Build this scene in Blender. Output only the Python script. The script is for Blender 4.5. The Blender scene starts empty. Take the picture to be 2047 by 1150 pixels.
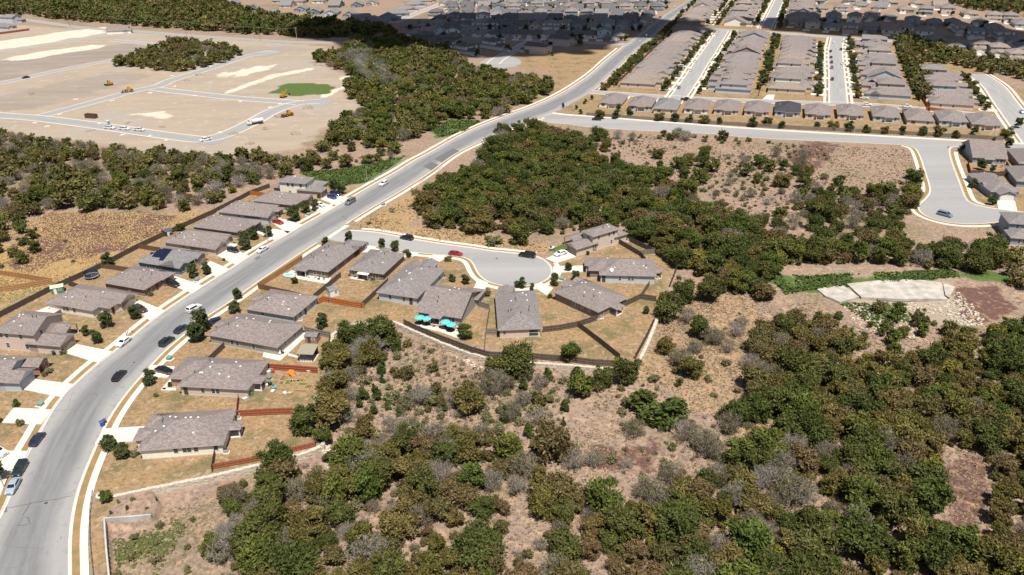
import bpy, math, random
import numpy as np
from mathutils import Matrix, Vector
random.seed(7); RNG = np.random.default_rng(11)
SC = bpy.context.scene
COL = SC.collection

# ------------------------------------------------------------------ camera
F_PX, VPX, VPY, CAM_H = 1592.0, 1073.0, 3783.0, 106.0     # focal length (px of the 2047 px wide photo), nadir vanishing point, height
CX, CY = 1023.5, 575.0
DN = np.array([VPX-CX, VPY-CY, F_PX]); DN /= np.linalg.norm(DN)
FW = np.array([0, 0, 1.0]) - DN*DN[2]; FW /= np.linalg.norm(FW)
RT = np.cross(DN, FW)
cam_data = bpy.data.cameras.new('camera'); cam = bpy.data.objects.new('camera', cam_data); COL.objects.link(cam)
cam_data.sensor_width = 36.0; cam_data.lens = 36.0*F_PX/2047.0
cam_data.clip_start = 1.0; cam_data.clip_end = 20000.0
# camera axes (image x right, y down, z forward) in world (x right, y forward, z up)
def c2w(v): return Vector((v @ RT, v @ FW, -(v @ DN)))
ax, ay, az = c2w(np.array([1., 0, 0])), c2w(np.array([0, -1., 0])), c2w(np.array([0, 0, -1.]))
cam.matrix_world = Matrix(((ax.x, ay.x, az.x, 0), (ax.y, ay.y, az.y, 0), (ax.z, ay.z, az.z, CAM_H), (0, 0, 0, 1)))
SC.camera = cam

# ------------------------------------------------------------------ sky, sun, exposure
SUN_EL, SUN_DIR = math.radians(65), np.array([0.27, -0.96])       # horizontal direction towards the sun (behind the camera, a little right)
SUN_DIR = SUN_DIR/np.linalg.norm(SUN_DIR)
world = bpy.data.worlds.new('World'); SC.world = world; world.use_nodes = True
wn = world.node_tree; wn.nodes.clear()
sky = wn.nodes.new('ShaderNodeTexSky'); sky.sky_type = 'NISHITA'; sky.sun_disc = False
sky.sun_elevation = SUN_EL; sky.sun_rotation = math.atan2(SUN_DIR[0], SUN_DIR[1]); sky.dust_density = 1.5
bg = wn.nodes.new('ShaderNodeBackground'); bg.inputs['Strength'].default_value = 0.05
wo = wn.nodes.new('ShaderNodeOutputWorld')
wn.links.new(sky.outputs[0], bg.inputs[0]); wn.links.new(bg.outputs[0], wo.inputs[0])
sun_d = bpy.data.lights.new('sun', 'SUN'); sun_d.energy = 5.0; sun_d.angle = math.radians(0.53); sun_d.color = (1.0, 0.95, 0.87)
sun = bpy.data.objects.new('sun', sun_d); COL.objects.link(sun)
S3 = Vector((SUN_DIR[0]*math.cos(SUN_EL), SUN_DIR[1]*math.cos(SUN_EL), math.sin(SUN_EL)))
sun.rotation_euler = S3.to_track_quat('Z', 'Y').to_euler(); sun.location = (0, 0, 400)
SC.view_settings.view_transform = 'Standard'; SC.view_settings.look = 'None'
SC.view_settings.exposure = 0.45; SC.view_settings.gamma = 1.0; SC.view_settings.use_curve_mapping = False
SC.render.resolution_x, SC.render.resolution_y = 1024, 575
try:
    SC.cycles.max_bounces = 5; SC.cycles.diffuse_bounces = 2; SC.cycles.glossy_bounces = 2
    SC.cycles.transmission_bounces = 2; SC.cycles.transparent_max_bounces = 4
except Exception: pass

# ------------------------------------------------------------------ pixel -> ground
def at(x, y, z=0.0):
    d = np.array([x-CX, y-CY, F_PX]); t = (CAM_H-z)/(d @ DN); P = d*t
    return np.array([P @ RT, P @ FW])
def ats(pts, z=0.0): return np.array([at(p[0], p[1], z) for p in pts])
def pix(P):
    P = np.atleast_2d(np.asarray(P, float)); v = P[:, :1]*RT + P[:, 1:2]*FW + (CAM_H-P[:, 2:3])*DN
    return np.stack([CX+F_PX*v[:, 0]/v[:, 2], CY+F_PX*v[:, 1]/v[:, 2]], 1)

# ------------------------------------------------------------------ numpy noise and polygons
def _h(ix, iy, s):
    n = (ix*374761393 + iy*668265263 + s*1442695041) & 0xffffffff
    n = ((n ^ (n >> 13))*1274126177) & 0xffffffff
    return ((n ^ (n >> 16)) & 0xffff)/65535.0
def vnoise(x, y, s=0):
    x = np.asarray(x, float); y = np.asarray(y, float)
    ix = np.floor(x).astype(np.int64); iy = np.floor(y).astype(np.int64); fx = x-ix; fy = y-iy
    fx = fx*fx*(3-2*fx); fy = fy*fy*(3-2*fy)
    a, b, c, d = _h(ix, iy, s), _h(ix+1, iy, s), _h(ix, iy+1, s), _h(ix+1, iy+1, s)
    return (a*(1-fx)+b*fx)*(1-fy)+(c*(1-fx)+d*fx)*fy
def fbm(x, y, s=0, o=3):
    t = 0; a = 0.5
    for k in range(o): t = t+a*vnoise(np.asarray(x)*2**k, np.asarray(y)*2**k, s+k*17); a *= 0.5
    return t/(1-0.5**o)
def inside(poly, x, y):
    x = np.asarray(x, float); y = np.asarray(y, float); r = np.zeros(x.shape, bool); n = len(poly); j = n-1
    for i in range(n):
        xi, yi = poly[i]; xj, yj = poly[j]
        if yi != yj:
            c = ((yi > y) != (yj > y)) & (x < (xj-xi)*(y-yi)/(yj-yi)+xi)
            r ^= c
        j = i
    return r
def seg_dist(poly, x, y, closed=True):
    d = np.full(np.shape(x), 1e9); n = len(poly)
    for i in range(n if closed else n-1):
        a = np.asarray(poly[i]); b = np.asarray(poly[(i+1) % n]); ab = b-a; L = ab @ ab+1e-9
        t = np.clip(((x-a[0])*ab[0]+(y-a[1])*ab[1])/L, 0, 1)
        d = np.minimum(d, np.hypot(x-a[0]-t*ab[0], y-a[1]-t*ab[1]))
    return d

# ------------------------------------------------------------------ polylines
def smooth(P, step=2.0, it=2):
    """resample a world polyline evenly along a Catmull-Rom curve"""
    P = np.asarray(P, float); out = []
    Q = np.vstack([2*P[0]-P[1], P, 2*P[-1]-P[-2]])
    for i in range(1, len(Q)-2):
        p0, p1, p2, p3 = Q[i-1], Q[i], Q[i+1], Q[i+2]; n = max(2, int(np.linalg.norm(p2-p1)/step*2))
        for t in np.linspace(0, 1, n, endpoint=False):
            out.append(0.5*((2*p1)+(-p0+p2)*t+(2*p0-5*p1+4*p2-p3)*t*t+(-p0+3*p1-3*p2+p3)*t**3))
    out.append(P[-1]); out = np.array(out)
    for _ in range(it):
        o = out.copy(); o[1:-1] = (out[:-2]+2*out[1:-1]+out[2:])/4; out = o
    return resample(out, step)
def resample(P, step):
    P = np.asarray(P, float); s = np.r_[0, np.cumsum(np.linalg.norm(np.diff(P, axis=0), axis=1))]
    n = max(2, int(round(s[-1]/step))+1); t = np.linspace(0, s[-1], n)
    return np.stack([np.interp(t, s, P[:, k]) for k in range(2)], 1)
def offset(P, d):
    """offset to the left of travel (positive d)"""
    T = np.gradient(P, axis=0); T /= np.linalg.norm(T, axis=1)[:, None]+1e-9
    return P+np.stack([-T[:, 1], T[:, 0]], 1)*d

# ------------------------------------------------------------------ object helpers
def mesh(name, V, Fc, mats, fmat=None, smooth_=False, uv=None):
    me = bpy.data.meshes.new(name)
    me.from_pydata([tuple(map(float, v)) for v in V], [], [tuple(int(i) for i in f) for f in Fc])
    for m in (mats if isinstance(mats, (list, tuple)) else [mats]): me.materials.append(m)
    if fmat is not None: me.polygons.foreach_set('material_index', np.asarray(fmat, np.int32))
    if smooth_: me.polygons.foreach_set('use_smooth', np.ones(len(me.polygons), bool))
    if uv is not None:
        l = me.uv_layers.new(name='UVMap'); idx = np.empty(len(me.loops), np.int32); me.loops.foreach_get('vertex_index', idx)
        l.data.foreach_set('uv', np.asarray(uv, np.float32)[idx].ravel())
    me.update(); return me
def quads_mesh(name, V, mat, tint=None):
    """fast mesh of loose quads, V (n,4,3)"""
    n = len(V); me = bpy.data.meshes.new(name)
    me.vertices.add(n*4); me.vertices.foreach_set('co', np.asarray(V, np.float32).ravel())
    me.loops.add(n*4); me.loops.foreach_set('vertex_index', np.arange(n*4, dtype=np.int32))
    me.polygons.add(n); me.polygons.foreach_set('loop_start', np.arange(0, n*4, 4, dtype=np.int32))
    me.polygons.foreach_set('loop_total', np.full(n, 4, np.int32))
    mats = mat if isinstance(mat, (list, tuple)) else [mat]
    for m in mats: me.materials.append(m)
    if tint is not None:
        a = me.attributes.new('tint', 'FLOAT_COLOR', 'POINT'); t = np.asarray(tint, np.float32)
        if t.ndim == 1: t = np.stack([t, t, t, np.ones_like(t)], 1)
        elif t.shape[1] == 3: t = np.c_[t, np.ones(len(t))]
        a.data.foreach_set('color', np.repeat(t, 4, axis=0).astype(np.float32).ravel())
    me.update(); me.validate(); return me
def obj(name, me, parent=None, loc=(0, 0, 0), rz=0.0, scale=None):
    o = bpy.data.objects.new(name, me); COL.objects.link(o)
    if parent is not None: o.parent = parent
    o.location = tuple(float(c) for c in loc)
    if rz: o.rotation_euler = (0, 0, rz)
    if scale is not None: o.scale = scale if isinstance(scale, (tuple, list)) else (scale,)*3
    return o
def empty(name, loc=(0, 0, 0), rz=0.0):
    o = bpy.data.objects.new(name, None); COL.objects.link(o); o.location = tuple(float(c) for c in loc); o.rotation_euler = (0, 0, rz)
    o.empty_display_size = 0.5; return o
def tag(o, label=None, cat=None, group=None, kind=None):
    if label: o['label'] = label
    if cat: o['category'] = cat
    if group: o['group'] = group
    if kind: o['kind'] = kind
    return o
CHILDREN = {}
def kids(o):
    return list(o.children)
def copy_tree(o, parent=None):
    c = o.copy(); COL.objects.link(c); c.parent = parent
    for ch in kids(o): copy_tree(ch, c)
    return c
def box_v(x0, x1, y0, y1, z0, z1):
    return [(x0, y0, z0), (x1, y0, z0), (x1, y1, z0), (x0, y1, z0), (x0, y0, z1), (x1, y0, z1), (x1, y1, z1), (x0, y1, z1)]
BOXF = [(0, 3, 2, 1), (4, 5, 6, 7), (0, 1, 5, 4), (1, 2, 6, 5), (2, 3, 7, 6), (3, 0, 4, 7)]
class MB:
    """collects simple solids into one mesh"""
    def __init__(s): s.V = []; s.F = []; s.M = []
    def add(s, V, Fc, m=0):
        b = len(s.V); s.V += [tuple(v) for v in V]; s.F += [tuple(i+b for i in f) for f in Fc]; s.M += [m]*len(Fc); return s
    def box(s, x0, x1, y0, y1, z0, z1, m=0): return s.add(box_v(x0, x1, y0, y1, z0, z1), BOXF, m)
    def tube(s, p, q, r0, r1=None, n=6, m=0, caps=True):
        p = Vector(p); q = Vector(q); r1 = r0 if r1 is None else r1
        d = (q-p).normalized(); a = d.orthogonal().normalized(); b = d.cross(a); V = []
        for c, r in ((p, r0), (q, r1)):
            for k in range(n):
                t = 2*math.pi*k/n; V.append(c+a*(r*math.cos(t))+b*(r*math.sin(t)))
        Fc = [(k, (k+1) % n, n+(k+1) % n, n+k) for k in range(n)]
        if caps: Fc += [tuple(range(n))[::-1], tuple(range(n, 2*n))]
        return s.add(V, Fc, m)
    def loft(s, secs, m=0, cap=True):
        """secs: list of equal-length vertex rings"""
        n = len(secs[0]); V = [v for r in secs for v in r]; Fc = []
        for i in range(len(secs)-1):
            for k in range(n): Fc.append((i*n+k, i*n+(k+1) % n, (i+1)*n+(k+1) % n, (i+1)*n+k))
        if cap: Fc += [tuple(range(n))[::-1], tuple(range((len(secs)-1)*n, len(secs)*n))]
        return s.add(V, Fc, m)
    def lathe(s, prof, n=12, m=0, c=(0, 0)):
        V = []; Fc = []
        for r, z in prof:
            for k in range(n): V.append((c[0]+r*math.cos(2*math.pi*k/n), c[1]+r*math.sin(2*math.pi*k/n), z))
        for i in range(len(prof)-1):
            for k in range(n): Fc.append((i*n+k, i*n+(k+1) % n, (i+1)*n+(k+1) % n, (i+1)*n+k))
        Fc += [tuple(range(n))[::-1], tuple(range((len(prof)-1)*n, len(prof)*n))]
        return s.add(V, Fc, m)
    def me(s, name, mats, smooth_=False): return mesh(name, s.V, s.F, mats, s.M, smooth_)
    def build(s, name, mats, parent=None, loc=(0, 0, 0), rz=0.0, smooth_=False): return obj(name, s.me(name, mats, smooth_), parent, loc, rz)
_T = ['', 'twenty', 'thirty', 'forty', 'fifty', 'sixty']; _U = ['', 'first', 'second', 'third', 'fourth', 'fifth', 'sixth', 'seventh', 'eighth', 'ninth', 'tenth', 'eleventh', 'twelfth', 'thirteenth', 'fourteenth', 'fifteenth', 'sixteenth', 'seventeenth', 'eighteenth', 'nineteenth']
def _ord(n):
    if n < 20: return _U[n]
    t_ = ['twenty', 'thirty', 'forty', 'fifty', 'sixty'][n//10-2]
    return t_[:-1]+'ieth' if n % 10 == 0 else t_+'-'+_U[n % 10]
ORD = [_ord(i) for i in range(1, 69)]

# ------------------------------------------------------------------ materials
class NT:
    def __init__(s, name):
        s.m = bpy.data.materials.new(name); s.m.use_nodes = True; s.t = s.m.node_tree; s.t.nodes.clear()
        s.out = s.n('ShaderNodeOutputMaterial'); s.b = s.n('ShaderNodeBsdfPrincipled'); s.l(s.b.outputs[0], s.out.inputs[0])
        s.b.inputs['Specular IOR Level'].default_value = 0.25
    def n(s, typ, **k):
        o = s.t.nodes.new(typ)
        for a, v in k.items(): setattr(o, a, v)
        return o
    def l(s, a, b): s.t.links.new(a, b)
    def set(s, sock, v):
        if hasattr(v, 'links') or hasattr(v, 'is_linked'): s.l(v, sock)
        else: sock.default_value = v
    def noise(s, vec, scale, detail=3.0, rough=0.55):
        o = s.n('ShaderNodeTexNoise'); s.l(vec, o.inputs['Vector']); o.inputs['Scale'].default_value = scale
        o.inputs['Detail'].default_value = detail; o.inputs['Roughness'].default_value = rough; return o.outputs['Fac']
    def ramp(s, fac, lo, hi):
        o = s.n('ShaderNodeMapRange'); s.set(o.inputs[0], fac); o.inputs[1].default_value = lo; o.inputs[2].default_value = hi; return o.outputs[0]
    def mix(s, fac, a, b, typ='MIX'):
        o = s.n('ShaderNodeMix', data_type='RGBA', blend_type=typ); s.set(o.inputs[0], fac)
        for i, v in ((6, a), (7, b)):
            if isinstance(v, (tuple, list)): o.inputs[i].default_value = (*v[:3], 1)
            else: s.l(v, o.inputs[i])
        return o.outputs[2]
    def math(s, op, a, b=0.0):
        o = s.n('ShaderNodeMath', operation=op); s.set(o.inputs[0], a); s.set(o.inputs[1], b); return o.outputs[0]
    def col(s, c):
        if isinstance(c, (tuple, list)): s.b.inputs['Base Color'].default_value = (*c[:3], 1)
        else: s.l(c, s.b.inputs['Base Color'])
        return s
    def rough(s, r): s.set(s.b.inputs['Roughness'], r); return s
    def obj(s): return s.n('ShaderNodeTexCoord').outputs['Object']
    def geo(s): return s.n('ShaderNodeNewGeometry').outputs['Position']
    def rnd(s): return s.n('ShaderNodeObjectInfo').outputs['Random']
    def attr(s, name):
        o = s.n('ShaderNodeAttribute'); o.attribute_name = name; return o
    def bump(s, h, strength=0.3, dist=0.05):
        o = s.n('ShaderNodeBump'); s.l(h, o.inputs['Height']); o.inputs['Strength'].default_value = strength; o.inputs['Distance'].default_value = dist
        s.l(o.outputs[0], s.b.inputs['Normal']); return s
MATS = {}
def scale_c(c, k): return tuple(min(1, x*k) for x in c)
def M_plain(name, c, rough=0.7, var=0.12, sc=3.0, metal=0.0, spec=0.25, vary=0.0):
    """base colour with a little grain and wear"""
    if name in MATS: return MATS[name]
    t = NT(name); p = t.geo(); n = t.noise(p, sc, 4); k = t.mix(t.ramp(n, 0.3, 0.7), scale_c(c, 1-var), scale_c(c, 1+var))
    if vary:
        r = t.rnd(); k = t.mix(t.math('MULTIPLY', r, vary), k, scale_c(c, 0.55))
    t.col(k).rough(rough); t.b.inputs['Metallic'].default_value = metal; t.b.inputs['Specular IOR Level'].default_value = spec
    MATS[name] = t.m; return t.m
def M_roof(name, c):
    t = NT(name); p = t.obj()
    mp = t.n('ShaderNodeMapping'); mp.inputs['Scale'].default_value = (1.0, 2.2, 2.2); t.l(p, mp.inputs['Vector'])
    v = t.n('ShaderNodeTexVoronoi'); t.l(mp.outputs[0], v.inputs['Vector']); v.inputs['Scale'].default_value = 2.1
    sep = t.n('ShaderNodeSeparateColor'); t.l(v.outputs['Color'], sep.inputs[0])
    n1 = t.noise(p, 0.35, 3); n2 = t.noise(p, 6.0, 3)
    k = t.mix(sep.outputs[0], scale_c(c, 0.55), scale_c(c, 1.42))
    k = t.mix(0.35, k, t.mix(t.ramp(n2, 0.3, 0.7), scale_c(c, 0.6), scale_c(c, 1.45)))
    k = t.mix(t.ramp(n1, 0.35, 0.75), k, t.mix(1.0, k, (1.12, 1.03, 0.98), 'MULTIPLY'))
    k = t.mix(t.math('MULTIPLY', t.rnd(), 0.25), k, scale_c(c, 0.7))
    t.col(k).rough(0.92); t.b.inputs['Specular IOR Level'].default_value = 0.15
    w = t.n('ShaderNodeTexWave', wave_type='BANDS', bands_direction='Z', wave_profile='SAW'); t.l(p, w.inputs['Vector']); w.inputs['Scale'].default_value = 2.2
    t.bump(w.outputs['Fac'], 0.25, 0.02)
    MATS[name] = t.m; return t.m
def M_siding(name, c, course=5.0):
    t = NT(name); p = t.obj()
    w = t.n('ShaderNodeTexWave', wave_type='BANDS', bands_direction='Z', wave_profile='SAW'); t.l(p, w.inputs['Vector']); w.inputs['Scale'].default_value = course/ (2*math.pi)*2
    n = t.noise(p, 2.0, 3); k = t.mix(t.ramp(n, 0.3, 0.7), scale_c(c, 0.9), scale_c(c, 1.07))
    t.col(k).rough(0.75).bump(w.outputs['Fac'], 0.5, 0.03); MATS[name] = t.m; return t.m
def M_brick(name, c, mortar):
    t = NT(name); p = t.obj()
    # brick courses from the height and the running length round the wall
    s = t.n('ShaderNodeSeparateXYZ'); t.l(p, s.inputs[0]); cb = t.n('ShaderNodeCombineXYZ')
    t.l(t.math('ADD', s.outputs[0], s.outputs[1]), cb.inputs[0]); t.l(s.outputs[2], cb.inputs[1])
    b = t.n('ShaderNodeTexBrick'); t.l(cb.outputs[0], b.inputs['Vector']); b.inputs['Scale'].default_value = 1.0
    b.inputs['Brick Width'].default_value = 0.42; b.inputs['Row Height'].default_value = 0.16; b.inputs['Mortar Size'].default_value = 0.012
    b.inputs['Color1'].default_value = (*scale_c(c, 0.75), 1); b.inputs['Color2'].default_value = (*scale_c(c, 1.25), 1); b.inputs['Mortar'].default_value = (*mortar, 1)
    t.col(b.outputs['Color']).rough(0.85).bump(b.outputs['Fac'], -0.3, 0.01); MATS[name] = t.m; return t.m
def M_wood(name, c, vary=0.4):
    t = NT(name); p = t.obj(); mp = t.n('ShaderNodeMapping'); mp.inputs['Scale'].default_value = (6.5, 6.5, 0.5); t.l(p, mp.inputs['Vector'])
    n = t.noise(mp.outputs[0], 1.0, 4); k = t.mix(t.ramp(n, 0.25, 0.75), scale_c(c, 0.6), scale_c(c, 1.35))
    k = t.mix(t.math('MULTIPLY', t.rnd(), vary), k, scale_c(c, 0.55)); t.col(k).rough(0.85); MATS[name] = t.m; return t.m
def M_leaf(name, c, c2, trans=0.14, vary=0.5):
    """foliage: colour varies leaf by leaf (tint) and tree by tree"""
    t = NT(name); a = t.attr('tint'); r = t.rnd()
    sep = t.n('ShaderNodeSeparateColor'); t.l(a.outputs['Color'], sep.inputs[0])
    k = t.mix(sep.outputs[0], scale_c(c, 0.55), scale_c(c, 1.5))
    k2 = t.mix(sep.outputs[0], scale_c(c2, 0.55), scale_c(c2, 1.5))
    k = t.mix(t.math('MULTIPLY', r, vary*2), k, k2)
    t.col(k).rough(0.6); t.b.inputs['Specular IOR Level'].default_value = 0.12
    tr = t.n('ShaderNodeBsdfTranslucent'); t.l(t.mix(1.0, k, (1.3, 1.35, 0.6), 'MULTIPLY'), tr.inputs[0])
    ms = t.n('ShaderNodeMixShader'); ms.inputs[0].default_value = trans; t.l(t.b.outputs[0], ms.inputs[1]); t.l(tr.outputs[0], ms.inputs[2]); t.l(ms.outputs[0], t.out.inputs[0])
    MATS[name] = t.m; return t.m
# ================================================================== terrain
# line of the retaining wall behind the lots (photo pixels of its top)
WALL_A = [(225, 990), (300, 974), (360, 962), (420, 950), (470, 938), (525, 925), (565, 916), (610, 903), (640, 890)]
WALL_B = [(640, 890), (651, 850), (656, 800), (657, 760), (655, 723), (658, 690), (662, 668)]
WALL_C = [(662, 668), (690, 650), (740, 640), (790, 642), (830, 660), (886, 684), (940, 704), (985, 716), (1050, 722), (1120, 727), (1190, 733), (1262, 736)]
WALL_D = [(1262, 736), (1276, 718), (1290, 690), (1304, 655), (1314, 628), (1330, 590)]
wA, wB, wC, wD = ats(WALL_A), ats(WALL_B), ats(WALL_C), ats(WALL_D)
LOW = np.vstack([ats([(222, 1400), (218, 1150), (210, 1060), (209, 1038), (302, 1032), (318, 1005)]), wA[1:], wB[1:], wC[1:], wD[1:],
                 ats([(1420, 560), (1560, 545), (1900, 545), (2300, 560), (2300, 1400)])])
WALLINE = np.vstack([wA, wB[1:], wC[1:], wD[1:]])
CONC = ats([(222, 1400), (218, 1150), (210, 1060), (209, 1038), (302, 1032)])
def gz(x, y):
    """height of the natural ground: the scrubland lies about a metre below the lots, and rolls a little"""
    x = np.asarray(x, float); y = np.asarray(y, float)
    m = inside(LOW, x, y); d = seg_dist(WALLINE, x, y, False); dc = seg_dist(CONC, x, y, False)
    da = seg_dist(LOW, x, y)
    z = -1.25*np.clip(da/0.45, 0, 1)
    soft = np.clip((x-45)/40, 0, 1)            # fades out to the right, where there is no wall
    z = z*(1-soft*np.clip(1-(da-2)/25, 0, 1))
    z = z-1.0*np.exp(-(dc/7.0)**2)*np.clip(dc/0.5, 0, 1)
    roll = (fbm(x/34.0, y/34.0, 5, 3)-0.5)*1.6*np.clip(da/20, 0, 1)
    return np.where(m, z+roll, 0.0)
def gz1(x, y): return float(gz(np.array([x]), np.array([y]))[0])
def atg(px, py):
    p = at(px, py)
    for _ in range(3): p = at(px, py, gz1(*p))
    return p, gz1(*p)

def axis(segs):
    o = [segs[0][0]]
    for a, b, s in segs: o += list(np.linspace(a, b, max(2, int(round((b-a)/s))+1))[1:])
    return np.array(o)
gx = axis([(-9000, -1200, 1300), (-1200, -700, 60), (-700, -330, 7), (-330, -140, 3.0), (-140, -100, 1.25), (-100, 52, 0.62), (52, 150, 1.25), (150, 330, 3.0), (330, 800, 9), (800, 1200, 60), (1200, 9000, 1300)])
gy = axis([(-3000, 0, 600), (0, 80, 8), (80, 112, 1.25), (112, 205, 0.62), (205, 300, 1.25), (300, 470, 2.2), (470, 800, 4.0), (800, 1300, 12), (1300, 2000, 70), (2000, 14000, 1500)])
GX, GY = np.meshgrid(gx, gy); gxv, gyv = GX.ravel(), GY.ravel()
GZ = np.zeros_like(gxv); near = (np.abs(gxv) < 200) & (gyv < 330) & (gyv > -50)
GZ[near] = gz(gxv[near], gyv[near])
# ---- ground cover, painted by region (what grows or lies there)
def region(pts, soft=3.0, jit=4.0, seed=0, fr=6.0):
    P = ats(pts); x0, y0 = P.min(0)-20; x1, y1 = P.max(0)+20
    out = np.zeros_like(gxv); s = (gxv > x0) & (gxv < x1) & (gyv > y0) & (gyv < y1)
    x = gxv[s]+(fbm(gxv[s]/fr, gyv[s]/fr, seed+31, 3)-0.5)*2*jit; y = gyv[s]+(fbm(gxv[s]/fr+50, gyv[s]/fr, seed+57, 3)-0.5)*2*jit
    d = seg_dist(P, x, y); v = np.where(inside(P, x, y), 1.0, 0.0)
    out[s] = np.clip(0.5+np.where(v > 0, d, -d)/soft, 0, 1); return out
lawn = np.maximum.reduce([
    region([(-60, 660), (0, 628), (110, 573), (200, 530), (280, 491), (370, 449), (460, 404), (545, 368), (660, 372), (715, 378), (400, 580), (160, 770), (60, 905), (0, 1050), (-60, 1100)], 1.0, 0.4, 1),
    region([(226, 990), (190, 990), (160, 1150), (220, 1150), (205, 1035), (240, 1000)], 1.0, 0.4, 2),
    region([(226, 988), (180, 980), (210, 880), (300, 740), (520, 560), (650, 480), (890, 505), (960, 556), (1110, 556), (1100, 516), (1240, 468), (1358, 528), (1336, 562), (1308, 640),
            (1268, 722), (1060, 714), (860, 670), (800, 644), (690, 640), (662, 668), (655, 740), (640, 885), (525, 924)], 1.0, 0.4, 3),
    region([(1120, 218), (1190, 182), (1960, 228), (2060, 290), (1180, 238)], 2.0, 1, 4),
    region([(1190, 180), (1430, 40), (1830, 60), (1990, 150), (2060, 200), (2060, 230), (1960, 230)], 3.0, 1, 5),
    region([(1895, 300), (2060, 290), (2060, 430), (1960, 412), (1920, 366)], 1.0, 0.4, 6),
    region([(990, 128), (1060, 110), (1240, 92), (1180, 140), (1110, 182), (1060, 205), (1100, 165), (1105, 145)], 5, 6, 7)])
straw = np.maximum.reduce([region([(-80, 470), (40, 500), (110, 425), (180, 440), (370, 425), (425, 420), (200, 527), (105, 571), (-80, 640)], 4, 6, 8),
                           region([(1310, 640), (1400, 560), (1500, 580), (1530, 640), (1500, 700), (1480, 760), (1560, 830), (1500, 850), (1380, 800), (1270, 740)], 4, 5, 9)*0.45,
                           region([(712, 455), (760, 420), (830, 380), (850, 400), (820, 450), (1020, 478), (1110, 490), (1090, 508), (890, 486)], 3, 3, 10)*0.7])
green = np.maximum.reduce([region([(600, 346), (700, 336), (810, 312), (745, 362), (665, 376)], 3, 3, 11),
                           region([(536, 187), (575, 166), (640, 168), (672, 173), (655, 188), (590, 192)], 3, 3, 12),
                           region([(1530, 540), (1600, 555), (1900, 542), (1940, 552), (1640, 578), (1570, 585)], 3, 4, 13),
                           region([(1388, 412), (1420, 402), (1462, 408), (1440, 425), (1400, 424)], 3, 3, 14),
                           region([(860, 262), (900, 238), (960, 240), (930, 262), (880, 275)], 4, 4, 15),
                           region([(1112, 222), (1180, 190), (1230, 195), (1215, 228), (1150, 234)], 2, 2, 16)*0.35,
                           region([(1086, 505), (1130, 486), (1140, 494), (1132, 506)], 0.7, 0.5, 17)*0.8,
                           region([(215, 1060), (250, 1060), (320, 1020), (360, 1040), (330, 1100), (280, 1180), (225, 1180)], 3, 4, 18)*0.35,
                           region([(-20, 560), (100, 556), (190, 526), (105, 572), (-20, 625)], 2, 3, 19)*0.45,
                           region([(1900, 545), (1980, 540), (2060, 550), (2060, 575), (1960, 562)], 3, 4, 20)*0.8])
sand = np.maximum.reduce([region([(-300, 20), (0, 48), (290, 66), (640, 92), (684, 104), (622, 124), (712, 156), (688, 188), (742, 220), (655, 252), (590, 300), (395, 318), (300, 305), (0, 262), (-300, 250)], 4, 5, 21),
                          region([(1640, 575), (1700, 565), (1900, 560), (1925, 580), (1960, 640), (1800, 640)], 2, 3, 22)*0.8])
weed = np.maximum.reduce([region([(30, 490), (110, 430), (250, 432), (360, 436), (330, 462), (240, 492), (140, 520), (60, 530)], 6, 12, 23, 9),
                          region([(1910, 575), (1990, 570), (2030, 620), (1960, 645), (1920, 620)], 3, 3, 24),
                          region([(1560, 320), (1620, 285), (1680, 285), (1620, 345)], 6, 6, 25), region([(1190, 880), (1330, 870), (1290, 925), (1180, 930)], 3, 5, 26)*0.9,
                          region([(1880, 900), (1960, 890), (1990, 960), (1990, 1090), (1880, 1060)], 4, 5, 27)*0.7])
chalk = np.maximum.reduce([region([(-60, 92), (140, 62), (215, 54), (210, 66), (80, 88), (-60, 108)], 4, 5, 28), region([(0, 118), (120, 98), (210, 88), (200, 96), (40, 122)], 4, 5, 29)*0.9,
                           region([(260, 228), (320, 222), (350, 232), (300, 240)], 5, 8, 30)*0.8, region([(430, 150), (500, 135), (570, 125), (540, 138), (470, 155)], 4, 8, 31)*0.8,
                           region([(445, 186), (540, 150), (625, 135), (630, 139), (550, 155), (455, 188)], 1.5, 1, 32), region([(640, 190), (690, 170), (697, 173), (660, 192), (645, 197)], 1.5, 2, 33),
                           region([(676, 154), (712, 152), (715, 158), (680, 160)], 1.5, 1, 34)])
grey = np.maximum.reduce([region([(-60, 128), (0, 122), (120, 103), (240, 88), (330, 92), (250, 112), (120, 138), (-60, 175)], 6, 8, 41), region([(-60, 205), (60, 178), (220, 145), (300, 150), (200, 185), (60, 218), (-60, 224)], 6, 10, 42)*0.8,
                          region([(330, 100), (560, 92), (650, 98), (560, 108), (420, 130)], 6, 8, 43)*0.5])
gme = bpy.data.meshes.new('ground'); nx, ny = len(gx), len(gy)
gme.vertices.add(nx*ny); gme.vertices.foreach_set('co', np.stack([gxv, gyv, GZ], 1).astype(np.float32).ravel())
I = np.arange((nx-1)*(ny-1)); r = I//(nx-1); c = I % (nx-1); b = r*nx+c
gme.loops.add(len(I)*4); gme.loops.foreach_set('vertex_index', np.stack([b, b+1, b+nx+1, b+nx], 1).astype(np.int32).ravel())
gme.polygons.add(len(I)); gme.polygons.foreach_set('loop_start', (I*4).astype(np.int32)); gme.polygons.foreach_set('loop_total', np.full(len(I), 4, np.int32))
gme.polygons.foreach_set('use_smooth', np.ones(len(I), bool))
one = np.ones_like(gxv)
for nm, arr, al in (('cover_a', [lawn, green, sand], grey), ('cover_b', [straw, weed, chalk], one)):
    a = gme.attributes.new(nm, 'FLOAT_COLOR', 'POINT'); a.data.foreach_set('color', np.stack(arr+[al], 1).astype(np.float32).ravel())
gme.update()
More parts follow.
